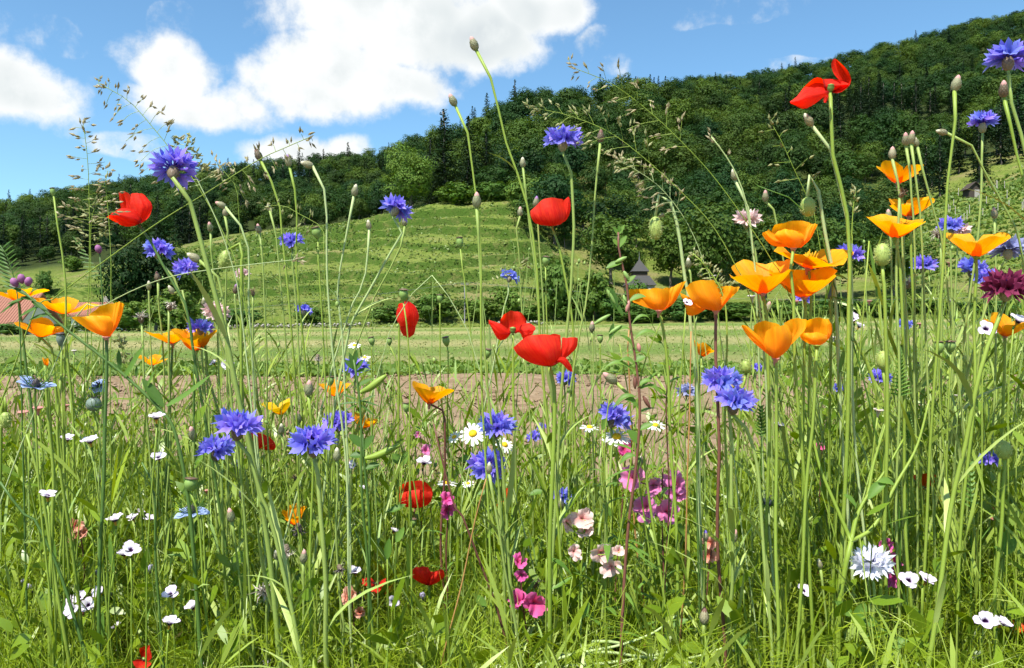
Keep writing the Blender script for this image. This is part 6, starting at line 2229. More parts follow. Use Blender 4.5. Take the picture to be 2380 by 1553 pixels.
capsule(443, 1126, 29, 'round pale green capsule with a brown cap on a long curved stalk, lower left', ctrl=[(456, 1180), (466, 1260), (474, 1340)], d=.95, tall=1.05)
capsule(2209, 806, 23, 'fat green capsule, right one of a pair among thick stems', d=1.05, ctrl=[(2208, 880)], tall=1.2)
capsule(2183, 808, 22, 'fat green capsule, left one of a pair among thick stems', d=1.1, ctrl=[(2186, 880)], tall=1.3)
capsule(2131, 852, 14, 'small green capsule beside the jagged leaf', d=1.2)
capsule(961, 1215, 15, 'small capsule right under the central red poppy bowl', d=1.3)
nigella(218, 940, 34, 'blue-green inflated nigella pod in its green threads, left side', pod=True, d=1.0, group='nigella pods')
nigella(1784, 1167, 22, 'dark navy nigella pod in a nest of green threads, lower right', pod=True, mat='pod_navy', d=1.0, group='nigella pods', bracts=20)
nigella(232, 1112, 21, 'dark navy nigella pod low in the grass on the left', pod=True, mat='pod_navy', d=1.1, group='nigella pods')
nigella(82, 902, 92, 'pale blue nigella flower seen from the side at the left edge', d=.92, face=(.25, -.15, .95), petals=8)
nigella(232, 898, 46, 'pale blue nigella flower above the inflated pod', d=1.3, face=(0, -.7, .6), petals=7)
nigella(447, 1194, 84, 'pale blue nigella flower with two wide petals low in the grass', d=.98, face=(.05, -.2, 1), petals=5)
for x, y, w, rim, lab, kw in [
        (1748, 688, 22, 'rim_white', 'white-rimmed receptacle under the left of the upper orange cluster', dict(ctrl=[(1756, 760), (1790, 860), (1820, 980)], pod=[(1749, 660), (1748, 640)])),
        (2212, 698, 17, 'rim_white', 'white-rimmed receptacle on a pale stalk left of the plum cornflower', dict(ctrl=[(2208, 760), (2196, 880)])),
        (2111, 757, 14, 'rim_white', 'small white-rimmed receptacle above the fat capsule pair', dict(ctrl=[(2114, 840)])),
        (1938, 784, 14, 'rim_white', 'white-rimmed receptacle right of the lower orange pair', dict(ctrl=[(1942, 860)])),
        (1659, 641, 13, 'rim_white', 'white-rimmed receptacle above the second orange poppy from the red-stemmed plant', dict(ctrl=[(1668, 720)])),
        (1893, 630, 14, 'rim_white', 'white-rimmed receptacle in front of the upper orange cluster', dict(ctrl=[(1894, 700), (1892, 800)])),
        (1982, 776, 12, 'rim_white', 'small white-rimmed receptacle beside the start of the long bent pod', dict(ctrl=[(1984, 840)])),
        (2042, 953, 24, 'rim_white', 'pale-rimmed receptacle bearing a long thick pod that curves up to the left', dict(ctrl=[(2036, 1000), (2028, 1100)], pod=[(2034, 900), (2012, 838), (1974, 770)])),
        (2229, 920, 22, 'rim_white', 'pale-rimmed receptacle bearing a long pod that leans right', dict(ctrl=[(2226, 980), (2222, 1080)], pod=[(2240, 880), (2268, 824), (2302, 786)])),
        (54, 958, 24, 'rim_pink', 'pink-rimmed receptacle at the left edge, lowest of three', dict(ctrl=[(60, 1040), (70, 1140)])),
        (89, 948, 24, 'rim_pink', 'pink-rimmed receptacle at the left, middle of three', dict(ctrl=[(94, 1040), (106, 1140)])),
        (153, 942, 18, 'rim_pink', 'pink-rimmed receptacle at the left, right of three', dict(ctrl=[(158, 1020)])),
        (368, 922, 14, 'rim_white', 'small pale rim under the long pea leaf', dict()),
        (345, 900, 14, 'rim_pink', 'small pink rim left of the long pea leaf', dict()),
        (480, 1140, 17, 'rim_pink', 'small pink rim right of the round pale capsule', dict()),
        (254, 1068, 12, 'rim_pink', 'tiny pink rim in the grass left of the white gilia', dict()),
        (172, 815, 12, 'rim_white', 'small pale rim under the large pointed orange poppy', dict(ctrl=[(174, 880)])),
        (655, 1010, 11, 'rim_pink', 'tiny pink rim just below the yellow poppy', dict()),
        (2207, 611, 14, 'rim_pink', 'pink rim among the blue cornflowers at the right', dict()),
        (2138, 752, 14, 'rim_pink', 'pink rim beside the small blue cornflower at the right', dict()),
        (2020, 700, 14, 'rim_pink', 'pink rim right of the hairy stalks', dict()),
        (1852, 700, 12, 'rim_pink', 'pink rim under the upper orange cluster', dict())]:
    spent(x, y, w, lab, rim, **kw)

# ---- withered heads
dried(694, 1228, 44, 'dark shaggy withered cornflower head below the crumpled orange poppy', mat='dry_dark', d=1.1, face=(.2, -.4, -.5), droop=2)
dried(664, 1278, 48, 'cream drooping withered cornflower head, largest of the dried ones', mat='dry_white', d=1.0, face=(0, -.5, -.6), droop=2.5, strips=44)
dried(617, 1376, 50, 'tan spiky withered cornflower head low on the left', mat='dry_white', d=1.0, face=(-.1, -.6, .5), droop=1.5, strips=44)
dried(790, 1320, 36, 'dark brown withered head beside a white gilia, lower centre-left', mat='dry_dark', d=1.05, face=(.3, -.4, -.3))
dried(1244, 1357, 40, 'blackish withered head among magenta clarkia at the bottom', mat='dry_dark', d=1.05)
dried(2096, 452, 32, 'brown withered head between two orange poppies', mat='dry_brown', d=1.0, ctrl=[(2092, 500), (2088, 600)], face=(.3, -.3, .7))
dried(328, 742, 36, 'whitish withered head in front of the dark trees', mat='dry_white', d=1.2, ctrl=[(334, 800), (340, 880)])
dried(396, 714, 34, 'tattered white withered head beside the dark trees, right of another', mat='dry_white', d=1.25, face=(.4, -.3, .6))
dried(588, 682, 24, 'small brown withered head before the terraced slope', mat='dry_brown', d=1.4, ctrl=[(590, 760)])
dried(2180, 546, 36, 'straw-coloured withered head beside the blue cornflowers at the right', mat='dry_white', d=1.2, face=(-.5, -.2, .5))
dried(2110, 662, 40, 'loose white withered head among green stalks at the right', mat='dry_white', d=1.2)
dried(686, 1112, 22, 'small tan withered head behind the tall violet cornflower', mat='dry_brown', d=1.3)
dried(738, 830, 26, 'grey-violet withered head above the bare soil, left of centre', mat='dry_white', d=1.4, face=(0, -.3, -.5))

# ---- white gilia
for x, y, w, lab, kw in [
        (303, 1280, 46, 'white gilia seen edge-on with a second tucked behind it, lower left', dict(face=(.2, -.45, .9))),
        (288, 1290, 36, 'white gilia tucked behind an edge-on one, lower left', dict(face=(-.3, -.2, .95))),
        (232, 1377, 38, 'white gilia right above the tight cluster at the lower left', dict(face=(-.1, -.7, .6))),
        (170, 1416, 40, 'white gilia with a dark eye, lower one of the tight cluster', dict(face=(-.2, -.9, .4))),
        (206, 1408, 38, 'white gilia with a dark eye, right one of the tight cluster', dict(face=(.15, -.8, .5))),
        (186, 1391, 36, 'white gilia at the back of the tight cluster', dict(face=(0, -.6, .8))),
        (164, 1398, 30, 'white gilia at the left of the tight cluster', dict(face=(-.5, -.5, .7))),
        (397, 1383, 44, 'white gilia with a notched edge right of the tight cluster', dict(face=(-.1, -.6, .8))),
        (450, 1413, 40, 'white gilia with folded wings beside a lilac one', dict(face=(-.4, -.35, .9))),
        (479, 1413, 28, 'lilac half-open gilia beside the winged white one', dict(face=(.3, -.1, .9))),
        (394, 1450, 46, 'white gilia seen from the side, low on the left', dict(face=(.2, -.1, 1))),
        (420, 1454, 22, 'small gilia beside the side-on white one', dict(face=(.4, -.2, .9))),
        (269, 1460, 34, 'lilac-white gilia at the lower left', dict(face=(-.4, -.2, .8))),
        (279, 1512, 24, 'small white gilia near the bottom left', dict()),
        (472, 1533, 28, 'white gilia at the very bottom left of centre', dict(face=(.2, -.8, .4))),
        (617, 1547, 32, 'white gilia cut by the bottom edge', dict(face=(0, -.4, .9))),
        (111, 1154, 44, 'edge-on white gilia above the thick stems at the left', dict(face=(.1, -.2, 1))),
        (267, 1210, 42, 'edge-on white gilia, left of a small group in the grass', dict(face=(-.1, -.15, 1))),
        (309, 1206, 32, 'white gilia in the middle of a small group in the grass', dict(face=(-.3, -.3, .9))),
        (328, 1192, 24, 'white gilia standing highest in a small group in the grass', dict(face=(.3, -.2, .9))),
        (349, 1208, 32, 'white gilia at the right of a small group in the grass', dict(face=(.2, -.1, .9))),
        (369, 1066, 36, 'white gilia with a dark eye right of the thick left stems', dict(face=(.1, -.6, .8))),
        (363, 972, 46, 'white gilia cluster head under the long pea leaf', dict(face=(0, -.2, 1))),
        (156, 1023, 34, 'white gilia at the left edge above the bare soil', dict(face=(.1, -.2, 1))),
        (210, 1028, 42, 'white gilia next to another above the soil on the left', dict(face=(-.1, -.25, 1))),
        (527, 852, 36, 'white gilia with a lilac rim before the hay field', dict(face=(.2, -.7, .5), d=1.2)),
        (498, 846, 22, 'small gilia left of the lilac-rimmed one', dict(d=1.4)),
        (580, 1043, 24, 'white blossoms just under the small red poppy', dict(d=1.5)),
        (550, 1080, 26, 'white blossom low between the violet cornflowers', dict(d=1.4)),
        (822, 1082, 28, 'white gilia with a dark eye against the soil', dict(face=(-.3, -.8, .3), d=1.3)),
        (842, 1134, 20, 'small lilac gilia below the dark-eyed one on the soil', dict(d=1.4)),
        (916, 1235, 24, 'gilia with a yellow base left of the central red bowl', dict(face=(.3, -.2, .9), d=1.3)),
        (913, 1398, 30, 'white gilia with a dark eye below the flat red poppy', dict(face=(.4, -.8, .2), d=1.1)),
        (826, 1331, 36, 'white gilia left of the flat red poppy', dict(face=(0, -.3, .9), d=1.1)),
        (985, 1077, 40, 'white blossom above the central red bowl', dict(face=(.2, -.3, .9), d=1.3)),
        (2112, 1350, 48, 'white gilia with a dark eye below the white cornflower, left of two', dict(face=(-.2, -.75, .6), d=.95)),
        (2153, 1351, 44, 'white gilia below the white cornflower, right of two', dict(face=(.25, -.45, .8), d=.95)),
        (1868, 1374, 36, 'single white gilia left of the white cornflower', dict(face=(.1, -.6, .7), d=1.05)),
        (2289, 1443, 50, 'white gilia at the lower right corner, left of two', dict(face=(-.2, -.6, .7), d=.92)),
        (2328, 1450, 46, 'white gilia at the lower right corner, right of two', dict(face=(.3, -.4, .8), d=.92)),
        (2291, 766, 42, 'white gilia with a black eye in front of the yellow-orange poppy', dict(face=(-.1, -.9, .35), d=1.0)),
        (2366, 748, 44, 'lilac-shaded gilia at the right edge by the yellow-orange poppy', dict(face=(.2, -.5, .7), d=1.0)),
        (1984, 744, 36, 'white gilia among the green stalks right of the orange cluster', dict(face=(-.3, -.5, .6), d=1.2)),
        (1996, 760, 26, 'lilac gilia just beside the white one right of the orange cluster', dict(d=1.25)),
        (1596, 704, 26, 'small lilac gilia between the two orange poppies by the red-stemmed plant', dict(d=.92, face=(0, -.6, .5))),
        (1810, 990, 28, 'white blossom right below the violet cornflower pair', dict(d=1.2)),
        (1511, 1530, 26, 'white blossom on the lying stalks at the bottom', dict(d=1.05))]:
    gilia(x, y, w, lab, **kw)
for x, y, lab in [(178, 1368, 'closed lilac gilia bud above the tight white cluster'), (255, 1386, 'closed lilac gilia bud right of the white cluster'), (232, 1337, 'closed violet gilia bud above the white cluster gilia'),
                  (348, 1328, 'closed lilac gilia bud right of the edge-on pair'), (55, 1358, 'closed gilia bud at the far lower left, left of two'), (72, 1371, 'closed gilia bud at the far lower left, right of two'),
                  (591, 1533, 'closed violet gilia bud at the bottom left of centre'), (985, 1391, 'closed lilac gilia bud below the heart-shaped poppy'), (1428, 1498, 'closed violet gilia bud near the lying stalks'),
                  (236, 1098, 'closed gilia bud beside the navy pod on the left'), (843, 1390, 'closed gilia bud by the salmon blossom at the bottom')]:
    gilia(x, y, 15, lab, closed=True, group='closed gilia buds')

# ---- daisies
for x, y, w, lab, kw in [
        (1099, 1008, 58, 'white daisy with a big yellow disc left of the fluffy cornflower', dict(face=(-.1, -.7, .6))),
        (1056, 1016, 34, 'smaller white daisy left of the big-disced one', dict(face=(-.3, -.4, .6), d=1.4)),
        (1173, 1034, 42, 'white daisy below the fluffy cornflower', dict(face=(.3, -.5, .6), d=1.3)),
        (1370, 994, 42, 'edge-on white daisy left of the ragged cornflower', dict(face=(0, -.2, 1), d=1.3)),
        (1433, 1016, 64, 'white daisy with loose rays under the ragged cornflower', dict(face=(0, -.4, .9))),
        (1523, 989, 44, 'white daisy right of the tall red-stemmed plant', dict(face=(0, -.35, .9), d=1.3)),
        (824, 803, 28, 'small daisy above the whorled green pod plant', dict(d=1.6)),
        (848, 832, 26, 'small daisy beside the cornflower over the hay field', dict(d=1.6)),
        (1040, 1124, 44, 'white daisy seen edge-on right of the central red bowl', dict(face=(.05, -.08, 1), d=1.3)),
        (1088, 1124, 26, 'small white daisy right of the edge-on one', dict(d=1.4))]:
    daisy(x, y, w, lab, **kw)

# ---- clarkia
clarkia([(1469, 1112, 62), (1519, 1130, 46), (1570, 1126, 62), (1501, 1178, 62), (1553, 1188, 60), (1574, 1150, 40)], 'tall rose-pink clarkia with large ruffled blossoms right of the red stem', 'rose', 1.05, top=(1540, 1090))
clarkia([(1354, 1205, 60), (1318, 1214, 40), (1360, 1232, 40)], 'pale pink clarkia with a red heart, upper of the two pale stalks', 'pale', 1.05, stem='stem_green')
clarkia([(1334, 1281, 42), (1398, 1285, 56), (1418, 1318, 50), (1438, 1280, 30)], 'pale pink clarkia, lower and fuller of the two pale stalks', 'pale', 1.0, stem='stem_green')
clarkia([(1039, 1160, 34), (1040, 1186, 44)], 'magenta clarkia right of the central red bowl', 'magenta', 1.2)
clarkia([(1206, 1306, 36), (1212, 1338, 32), (1204, 1396, 50), (1244, 1404, 56)], 'magenta clarkia with two tiers of blossom at the bottom centre', 'magenta', 1.02)
clarkia([(1450, 1044, 42)], 'magenta clarkia blossom close below the white daisy by the red stem', 'magenta', 1.2)
clarkia([(2058, 1268, 42), (2074, 1336, 54), (2078, 1300, 34)], 'magenta clarkia behind the white cornflower', 'magenta', 1.02)
clarkia([(1650, 1262, 34), (1648, 1290, 38)], 'salmon clarkia left of the pink-topped bud, lower right', 'salmon', 1.05)
clarkia([(812, 1388, 44), (836, 1424, 30)], 'salmon clarkia half hidden in grass at the bottom left of centre', 'salmon', 1.1)
clarkia([(178, 1222, 36), (170, 1250, 36), (196, 1236, 30)], 'faded salmon-red clarkia deep in the grass on the left', 'salmon', 1.2)
clarkia([(990, 1048, 30), (972, 1010, 18)], 'pink clarkia behind the daisies left of centre', 'rose', 1.5)
clarkia([(1905, 1040, 22)], 'small red clarkia blossom among thick stems at the right', 'magenta', 1.3)
clarkia([(2300, 1200, 20), (2310, 1180, 20)], 'small salmon clarkia low near the right edge', 'salmon', 1.3)

# ---- flowering grasses
panicle([(228, 193), (302, 236), (370, 312), (404, 356), (450, 420), (520, 560), (560, 700)], 1.0, 'drooping grass panicle leaning left against the cloud at the upper left', n=22, reach=80, spread=.75, frac=270, mat='spikelet', droop=.25)
panicle([(193, 286), (200, 370), (202, 450), (202, 540), (198, 700), (196, 860)], 1.0, 'upright grass panicle with whorled branches over the far hill at the left', n=22, reach=62, spread=.9, frac=250, per=7, droop=-.05)
panicle([(250, 398), (244, 430), (248, 480), (252, 600), (254, 760)], 1.0, 'short spreading grass panicle left of the tulip-shaped poppy', n=10, reach=44, spread=.9, frac=110, per=4)
panicle([(722, 318), (660, 345), (598, 374), (480, 448), (366, 519), (240, 612), (124, 700), (70, 760)], 1.0, 'long grass stalk slanting up to the right, its panicle against the white cloud', n=14, reach=56, spread=.9, frac=230, droop=.2, thick=1.25)
panicle([(440, 318), (428, 350), (446, 400), (500, 520), (540, 640), (560, 760)], 1.0, 'dense olive grass head right behind the large cornflower', n=18, reach=44, spread=.9, frac=120, per=8, mat='spikelet_green', droop=0, thick=1.6, stem='stem_pale')
panicle([(702, 602), (504, 624), (366, 650), (235, 710), (150, 780)], .98, 'thin grass stalk lying almost level across the dark trees', n=3, reach=16, frac=40, per=1, spread=.7, thick=1.2, stem='stem_pale')
panicle([(230, 470), (214, 500), (210, 560), (206, 700)], 1.05, 'golden grass tuft against the dark far hill', n=18, reach=46, spread=.85, frac=110, per=7, mat='spikelet_green')
panicle([(500, 372), (520, 400), (548, 440), (560, 560)], 1.2, 'small grass head between the large cornflower and the brown bud', n=6, reach=26, frac=60, per=4)
panicle([(1328, 156), (1405, 186), (1462, 222), (1530, 280), (1590, 340), (1648, 404), (1715, 492), (1790, 600), (1850, 720)], .98, 'long drooping grass panicle reaching left above the wood skyline', n=16, reach=90, spread=.55, frac=330, mat='spikelet', droop=.1, per=6)
panicle([(1232, 250), (1314, 266), (1412, 304), (1496, 364), (1590, 448), (1661, 522), (1720, 620), (1770, 740)], .97, 'pale green grass panicle reaching left over the high cornflower', n=18, reach=85, spread=.5, frac=330, mat='spikelet_green', droop=.12, per=7)
panicle([(1429, 368), (1480, 396), (1540, 440), (1600, 520), (1640, 620), (1660, 720)], .99, 'pale straw grass panicle drooping before the wood below the two long ones', n=16, reach=70, spread=.55, frac=200, mat='spikelet', droop=.25, per=7, stem='stem_pale')
panicle([(1790, 282), (1815, 330), (1840, 390), (1880, 480), (1900, 560)], 1.05, 'sparse grass panicle left of the top red poppy stalk', n=9, reach=52, spread=.75, frac=170, per=3, mat='spikelet_green', droop=0)
panicle([(1653, 318), (1680, 355), (1706, 400), (1730, 470), (1745, 580)], 1.0, 'narrow grass spike leaning left before the wood', n=3, reach=10, frac=60, per=2, spread=.3, thick=2.2, stem='stem_pale')
panicle([(1989, 440), (1984, 480), (1980, 540), (1975, 640)], 1.0, 'narrow green spike beside the hairy stalks', n=5, reach=14, frac=60, per=3, spread=.4, mat='spikelet_green', thick=1.6)
panicle([(1610, 590), (1640, 620), (1680, 690), (1690, 800), (1692, 940)], .95, 'bushy yellow-green flower spike between the orange poppies', n=20, reach=34, frac=130, per=6, spread=.6, mat='spikelet_green', thick=2.4, slen=13, sw=3.2)
panicle([(280, 790), (288, 820), (300, 860), (310, 960)], 1.05, 'green wheat-like ear leaning beside the ragged orange poppy', n=16, reach=12, frac=66, per=2, spread=.45, mat='spikelet_green', slen=18, sw=4.5, thick=1.4, group='wheat ears')
panicle([(1222, 610), (1160, 640), (1170, 700), (1180, 820)], 1.3, 'arched thin grass head behind the ragged blue cornflower', n=10, reach=20, frac=90, per=2, spread=.5, mat='spikelet_green')
panicle([(860, 760), (900, 800), (910, 900)], 1.4, 'hazy fine grass panicle over the hay field beneath the drooping poppy', n=16, reach=60, frac=110, per=3, spread=.8, mat='spikelet', slen=6, sw=1.2)
panicle([(620, 480), (660, 478), (700, 500), (738, 520), (754, 545), (757, 640)], 1.08, 'thin arching green grass head across the bud stalks', n=10, reach=24, frac=120, per=3, spread=.8, mat='spikelet_green')

# ---- tall plant with a red stem
d = .93
path = stem_path(P(1437, 540, d), [(1438, 576), (1448, 620), (1459, 667), (1466, 751), (1479, 852), (1486, 953), (1480, 1100), (1464, 1301)], d, rg, 50)
pl = Plant('tall_clarkia', 'tall leafy plant with a dark red stem and green buds beside the grey-roofed house', 'plant', path[0])
pl.mesh('stem', tube(MB(), path, np.linspace(.0026, .0012, len(path)), 7), 'stem_red')
for a, b, w, kw in [((1438, 576), (1457, 548), 15, {}), ((1436, 572), (1424, 556), 14, {}), ((1438, 548), (1424, 528), 12, {}), ((1438, 546), (1452, 522), 10, {}), ((1440, 538), (1438, 524), 9, {}),
                    ((1447, 610), (1408, 624), 20, dict(mat='leaf_fresh')), ((1455, 660), (1478, 640), 13, {}), ((1462, 702), (1502, 690), 18, dict(sag=.1)), ((1463, 706), (1446, 690), 14, dict(mat='leaf_dark')),
                    ((1430, 720), (1420, 670), 20, dict(mat='leaf_dark')), ((1448, 735), (1425, 700), 14, dict(mat='leaf_dark')), ((1425, 752), (1418, 790), 12, dict(mat='leaf_dark')),
                    ((1475, 840), (1500, 830), 22, {}), ((1478, 850), (1440, 838), 14, dict(sag=.2)), ((1482, 900), (1520, 888), 14, dict(sag=.2)), ((1484, 950), (1450, 930), 16, dict(sag=.2)),
                    ((1484, 1000), (1520, 985), 18, {}), ((1483, 1030), (1458, 1000), 26, {}), ((1474, 790), (1530, 780), 14, dict(sag=.25)), ((1470, 770), (1410, 800), 13, dict(sag=.3)),
                    ((1476, 870), (1400, 862), 13, dict(sag=.3)), ((1480, 925), (1425, 950), 14, dict(sag=.25)), ((1490, 905), (1545, 930), 13, dict(sag=.3)), ((1478, 1060), (1440, 1080), 16, dict(sag=.2)),
                    ((1478, 815), (1440, 780), 11, dict(sag=.15)), ((1468, 755), (1512, 742), 10, dict(sag=.3))]:
    px_leaf(pl, a, b, w, d, **{'mat': 'leaf_fresh', **kw})
for x, y, L, ang, m_ in [(1443, 604, 30, 205, 'capsule_green'), (1420, 690, 44, 300, 'capsule_green'), (1400, 742, 44, 30, 'capsule_green'), (1430, 766, 36, 35, 'capsule_green'), (1455, 640, 26, 120, 'capsule_green'),
                         (1459, 712, 30, 255, 'rim_pink'), (1485, 808, 22, 280, 'rim_pink'), (1476, 890, 30, 270, 'stem_red'), (1503, 935, 34, 300, 'stem_red'), (1452, 700, 30, 100, 'capsule_green')]:
    a = R(ang)
    A = P(x - L / 2 * math.cos(a), y + L / 2 * math.sin(a), d)
    B = P(x + L / 2 * math.cos(a), y - L / 2 * math.sin(a), d)
    r_ = .0026 * np.sin(np.pi * np.linspace(.06, .97, 10)) ** .7
    pl.mesh('seed_pod' if m_ == 'capsule_green' else 'flower_bud', tube(MB(), smooth_path([A, (A + B) / 2, B], 10), r_, 7), m_)
# branching companions of that plant
for pts, lab in (([(1540, 740), (1512, 800), (1490, 860), (1478, 940)], 'leafy branching stalk right of the red-stemmed plant under the torn orange poppy'),
                 ([(1440, 800), (1452, 860), (1470, 960)], 'leafy stalk with drooping lance leaves left of the red stem'),
                 ([(1556, 850), (1548, 930), (1546, 1040)], 'thin red-stalked leafy plant over the bare soil right of the red stem'),
                 ([(1420, 905), (1412, 980), (1410, 1060)], 'leafy stalk beside the scaly pink bud')):
    dd = 1.02
    path = stem_path(P(*pts[0], dd), pts[1:], dd, rg, 26)
    p2_ = Plant('leafy_stalk', lab, 'plant', path[0], 'leafy clarkia stalks')
    p2_.mesh('stem', tube(MB(), path, np.linspace(.0018, .0008, len(path)), 5), 'stem_red' if 'red-stalked' in lab else 'stem_green')
    stem_leaves(p2_, path, rg, 16, LANCE_LEAF, .35, .99, (.5, 1.0), (.9, 1.6))

# ---- pea plant: long diagonal stalk on the left
d = .95
path = smooth_path([P(460, 1420, d), P(440, 1180, d), P(408, 1010, d), P(370, 950, d), P(300, 882, d), P(235, 828, d), P(160, 770, d), P(110, 728, d), P(62, 684, d)], 60)
path = np.vstack([[path[0][0] + .02, path[0][1], -.01], path])
pl = Plant('pea_plant', 'dark green pea plant with a long stalk slanting across the left orange poppies', 'plant', path[0])
pl.mesh('stem', tube(MB(), path, np.linspace(.0026, .0014, len(path)), 7), 'stem_dark')
for a, b, w, kw in [((388, 944), (494, 868), 16, dict(mat='leaf_fresh', prof='line', sag=-.06)), ((290, 880), (338, 800), 15, dict(mat='leaf_fresh', prof='line')), ((380, 946), (330, 880), 24, dict(mat='leaf_dark')),
                    ((318, 878), (318, 850), 7, {}), ((280, 860), (276, 812), 12, {}), ((285, 868), (262, 842), 6, {}), ((262, 860), (238, 820), 6, {}),
                    ((120, 730), (68, 744), 14, {}), ((110, 722), (72, 700), 14, {}), ((95, 712), (44, 738), 14, {}), ((85, 700), (46, 690), 12, {}), ((75, 690), (16, 708), 12, {}),
                    ((68, 690), (30, 668), 11, {}), ((60, 690), (0, 730), 12, {}), ((340, 905), (362, 858), 8, dict(mat='leaf_fresh')), ((232, 826), (206, 800), 7, {})]:
    px_leaf(pl, a, b, w, d, **{'mat': 'leaf_dark', **kw})
pt = P(52, 668, d)
mb = MB()
for k in range(3):
    lathe(mb, [(.0006, 0), (.0036, .003), (.0046, .007), (.0030, .011), (0, .0125)], 8, placed(pt + np.array([(-.006, 0, .006)[k], 0, (0, .004, .001)[k]]), (.4 * (k - 1), -.3, 1)))
pl.mesh('blossom', mb, 'vetch_purple')
# feathery vetch leaf at the left edge
pl = Plant('vetch', 'dark feathery vetch leaf with many narrow leaflets at the left edge', 'plant', (P(40, 760, 1.0)[0] + .02, 1.0, -.01))
path = smooth_path([np.array([pl.base[0], 1.0, -.01]), P(52, 1000, 1.0), P(46, 760, 1.0), P(36, 660, 1.0), P(14, 590, 1.0), P(-8, 560, 1.0)], 40)
pl.mesh('stem', tube(MB(), path, np.linspace(.0018, .0006, 40), 5), 'stem_dark')
for k in range(11):
    y = 575 + k * 10
    x = 4 + k * 3.6
    px_leaf(pl, (x, y), (x - 34, y - 22 + k), 7, 1.0, 'leaf_dark', 'oval')
    px_leaf(pl, (x + 1, y + 3), (x + 24, y - 16), 6, 1.0, 'leaf_dark', 'oval')
pl2 = Plant('vetch', 'small purple vetch blossom on a thin stalk before the far slope', 'plant', (P(236, 1000, 1.15)[0], 1.15, -.01))
path = smooth_path([pl2.base, P(240, 900, 1.15), P(238, 700, 1.15), P(232, 590, 1.15)], 26)
pl2.mesh('stem', tube(MB(), path, .0010, 5), 'stem_dark')
mb = MB()
lathe(mb, [(.0006, 0), (.0045, .004), (.005, .008), (.003, .012), (0, .0135)], 8, placed(path[-1], (-.2, -.2, 1)))
pl2.mesh('blossom', mb, 'vetch_purple')
for k in range(9):
    px_leaf(pl2, (236 - k * 6, 640 - k * 9), (200 - k * 4, 645 - k * 12), 6, 1.15, 'leaf_dark', 'oval')

# ---- plant with whorled leaves and a pod (centre left)
d = 1.0
path = stem_path(P(822, 836, d), [(830, 900), (836, 980), (838, 1080), (842, 1200)], d, rg, 30)
pl = Plant('lupin_plant', 'dark green plant with a whorl of narrow leaves and a long pod over the soil', 'plant', path[0])
pl.mesh('stem', tube(MB(), path, np.linspace(.0024, .0014, 30), 6), 'stem_dark')
for a, b, w in [((824, 860), (800, 836), 14), ((826, 862), (846, 836), 14), ((826, 862), (812, 820), 13), ((828, 866), (858, 858), 13), ((828, 900), (868, 880), 14), ((832, 930), (790, 915), 6), ((832, 930), (884, 945), 6),
                ((834, 935), (876, 918), 6), ((834, 935), (786, 940), 6), ((834, 938), (800, 958), 6), ((836, 940), (872, 968), 6), ((824, 850), (830, 812), 12)]:
    px_leaf(pl, a, b, w, d, 'leaf_dark', 'oval')
pl.mesh('pod', tube(MB(), smooth_path([P(838, 912, d), P(864, 898, d), P(898, 872, d)], 12), .0048 * np.sin(np.pi * np.linspace(.08, .95, 12)) ** .6, 8), 'stem_green')
d = 1.05
path = stem_path(P(842, 1010, d), [(846, 1080), (850, 1180)], d, rg, 20)
pl = Plant('lupin_plant', 'second pod plant, its thick pod slanting over the soil right of the big upright cornflower', 'plant', path[0])
pl.mesh('stem', tube(MB(), path, .0018, 6), 'stem_dark')
pl.mesh('pod', tube(MB(), smooth_path([P(848, 1066, d), P(880, 1058, d), P(930, 1034, d)], 12), .0050 * np.sin(np.pi * np.linspace(.08, .95, 12)) ** .6, 8), 'stem_green')
for a, b, w in [((844, 1040), (810, 1010), 22), ((844, 1046), (870, 1012), 22), ((846, 1060), (812, 1060), 20), ((850, 1090), (884, 1080), 20)]:
    px_leaf(pl, a, b, w, d, 'leaf_dark', 'oval')

# ---- jagged upright leaf on the right, other broad leaves
d = 1.0
path = stem_path(P(2094, 800, d), [(2090, 860), (2086, 930), (2084, 1060)], d, rg, 30)
pl = Plant('jagged_leaf_plant', 'upright jagged fern-like green leaf between hairy bud and thick stems', 'plant', path[0])
pl.mesh('stem', tube(MB(), path, np.linspace(.0022, .0008, 30), 6), 'leaf_fresh')
for k in range(13):
    y = 812 + k * 8.5
    w = 6 + k * 1.9
    px_leaf(pl, (2092 - k * .4, y + 6), (2092 - w, y - 6 + k * .4), 9, d, 'leaf_fresh', 'taper')
    px_leaf(pl, (2092 - k * .4, y + 6), (2092 + w, y - 6 + k * .4), 9, d, 'leaf_fresh', 'taper')
for k, (cx, cy, h, lab) in enumerate([(2255, 1130, 110, 'scalloped narrow leaf standing low at the right edge'), (1768, 980, 70, 'lobed pale leaf right of the violet pair'),
                                      (2108, 990, 60, 'lobed leaf under the fat capsule pair')]):
    pl = Plant('jagged_leaf_plant', lab, 'plant', (P(cx, cy, 1.05)[0], 1.05, -.01), 'jagged leaves')
    path = smooth_path([pl.base, P(cx + 2, cy + h, 1.05), P(cx, cy, 1.05), P(cx - 2, cy - h / 2, 1.05)], 24)
    pl.mesh('stem', tube(MB(), path, np.linspace(.0016, .0007, 24), 5), 'leaf_fresh')
    for q in range(9):
        y = cy - h / 2 + q * h / 9
        w = 8 + q * 1.4
        px_leaf(pl, (cx, y + 5), (cx - w, y - 4), 9, 1.05, 'leaf_fresh', 'taper')
        px_leaf(pl, (cx, y + 5), (cx + w, y - 4), 9, 1.05, 'leaf_fresh', 'taper')

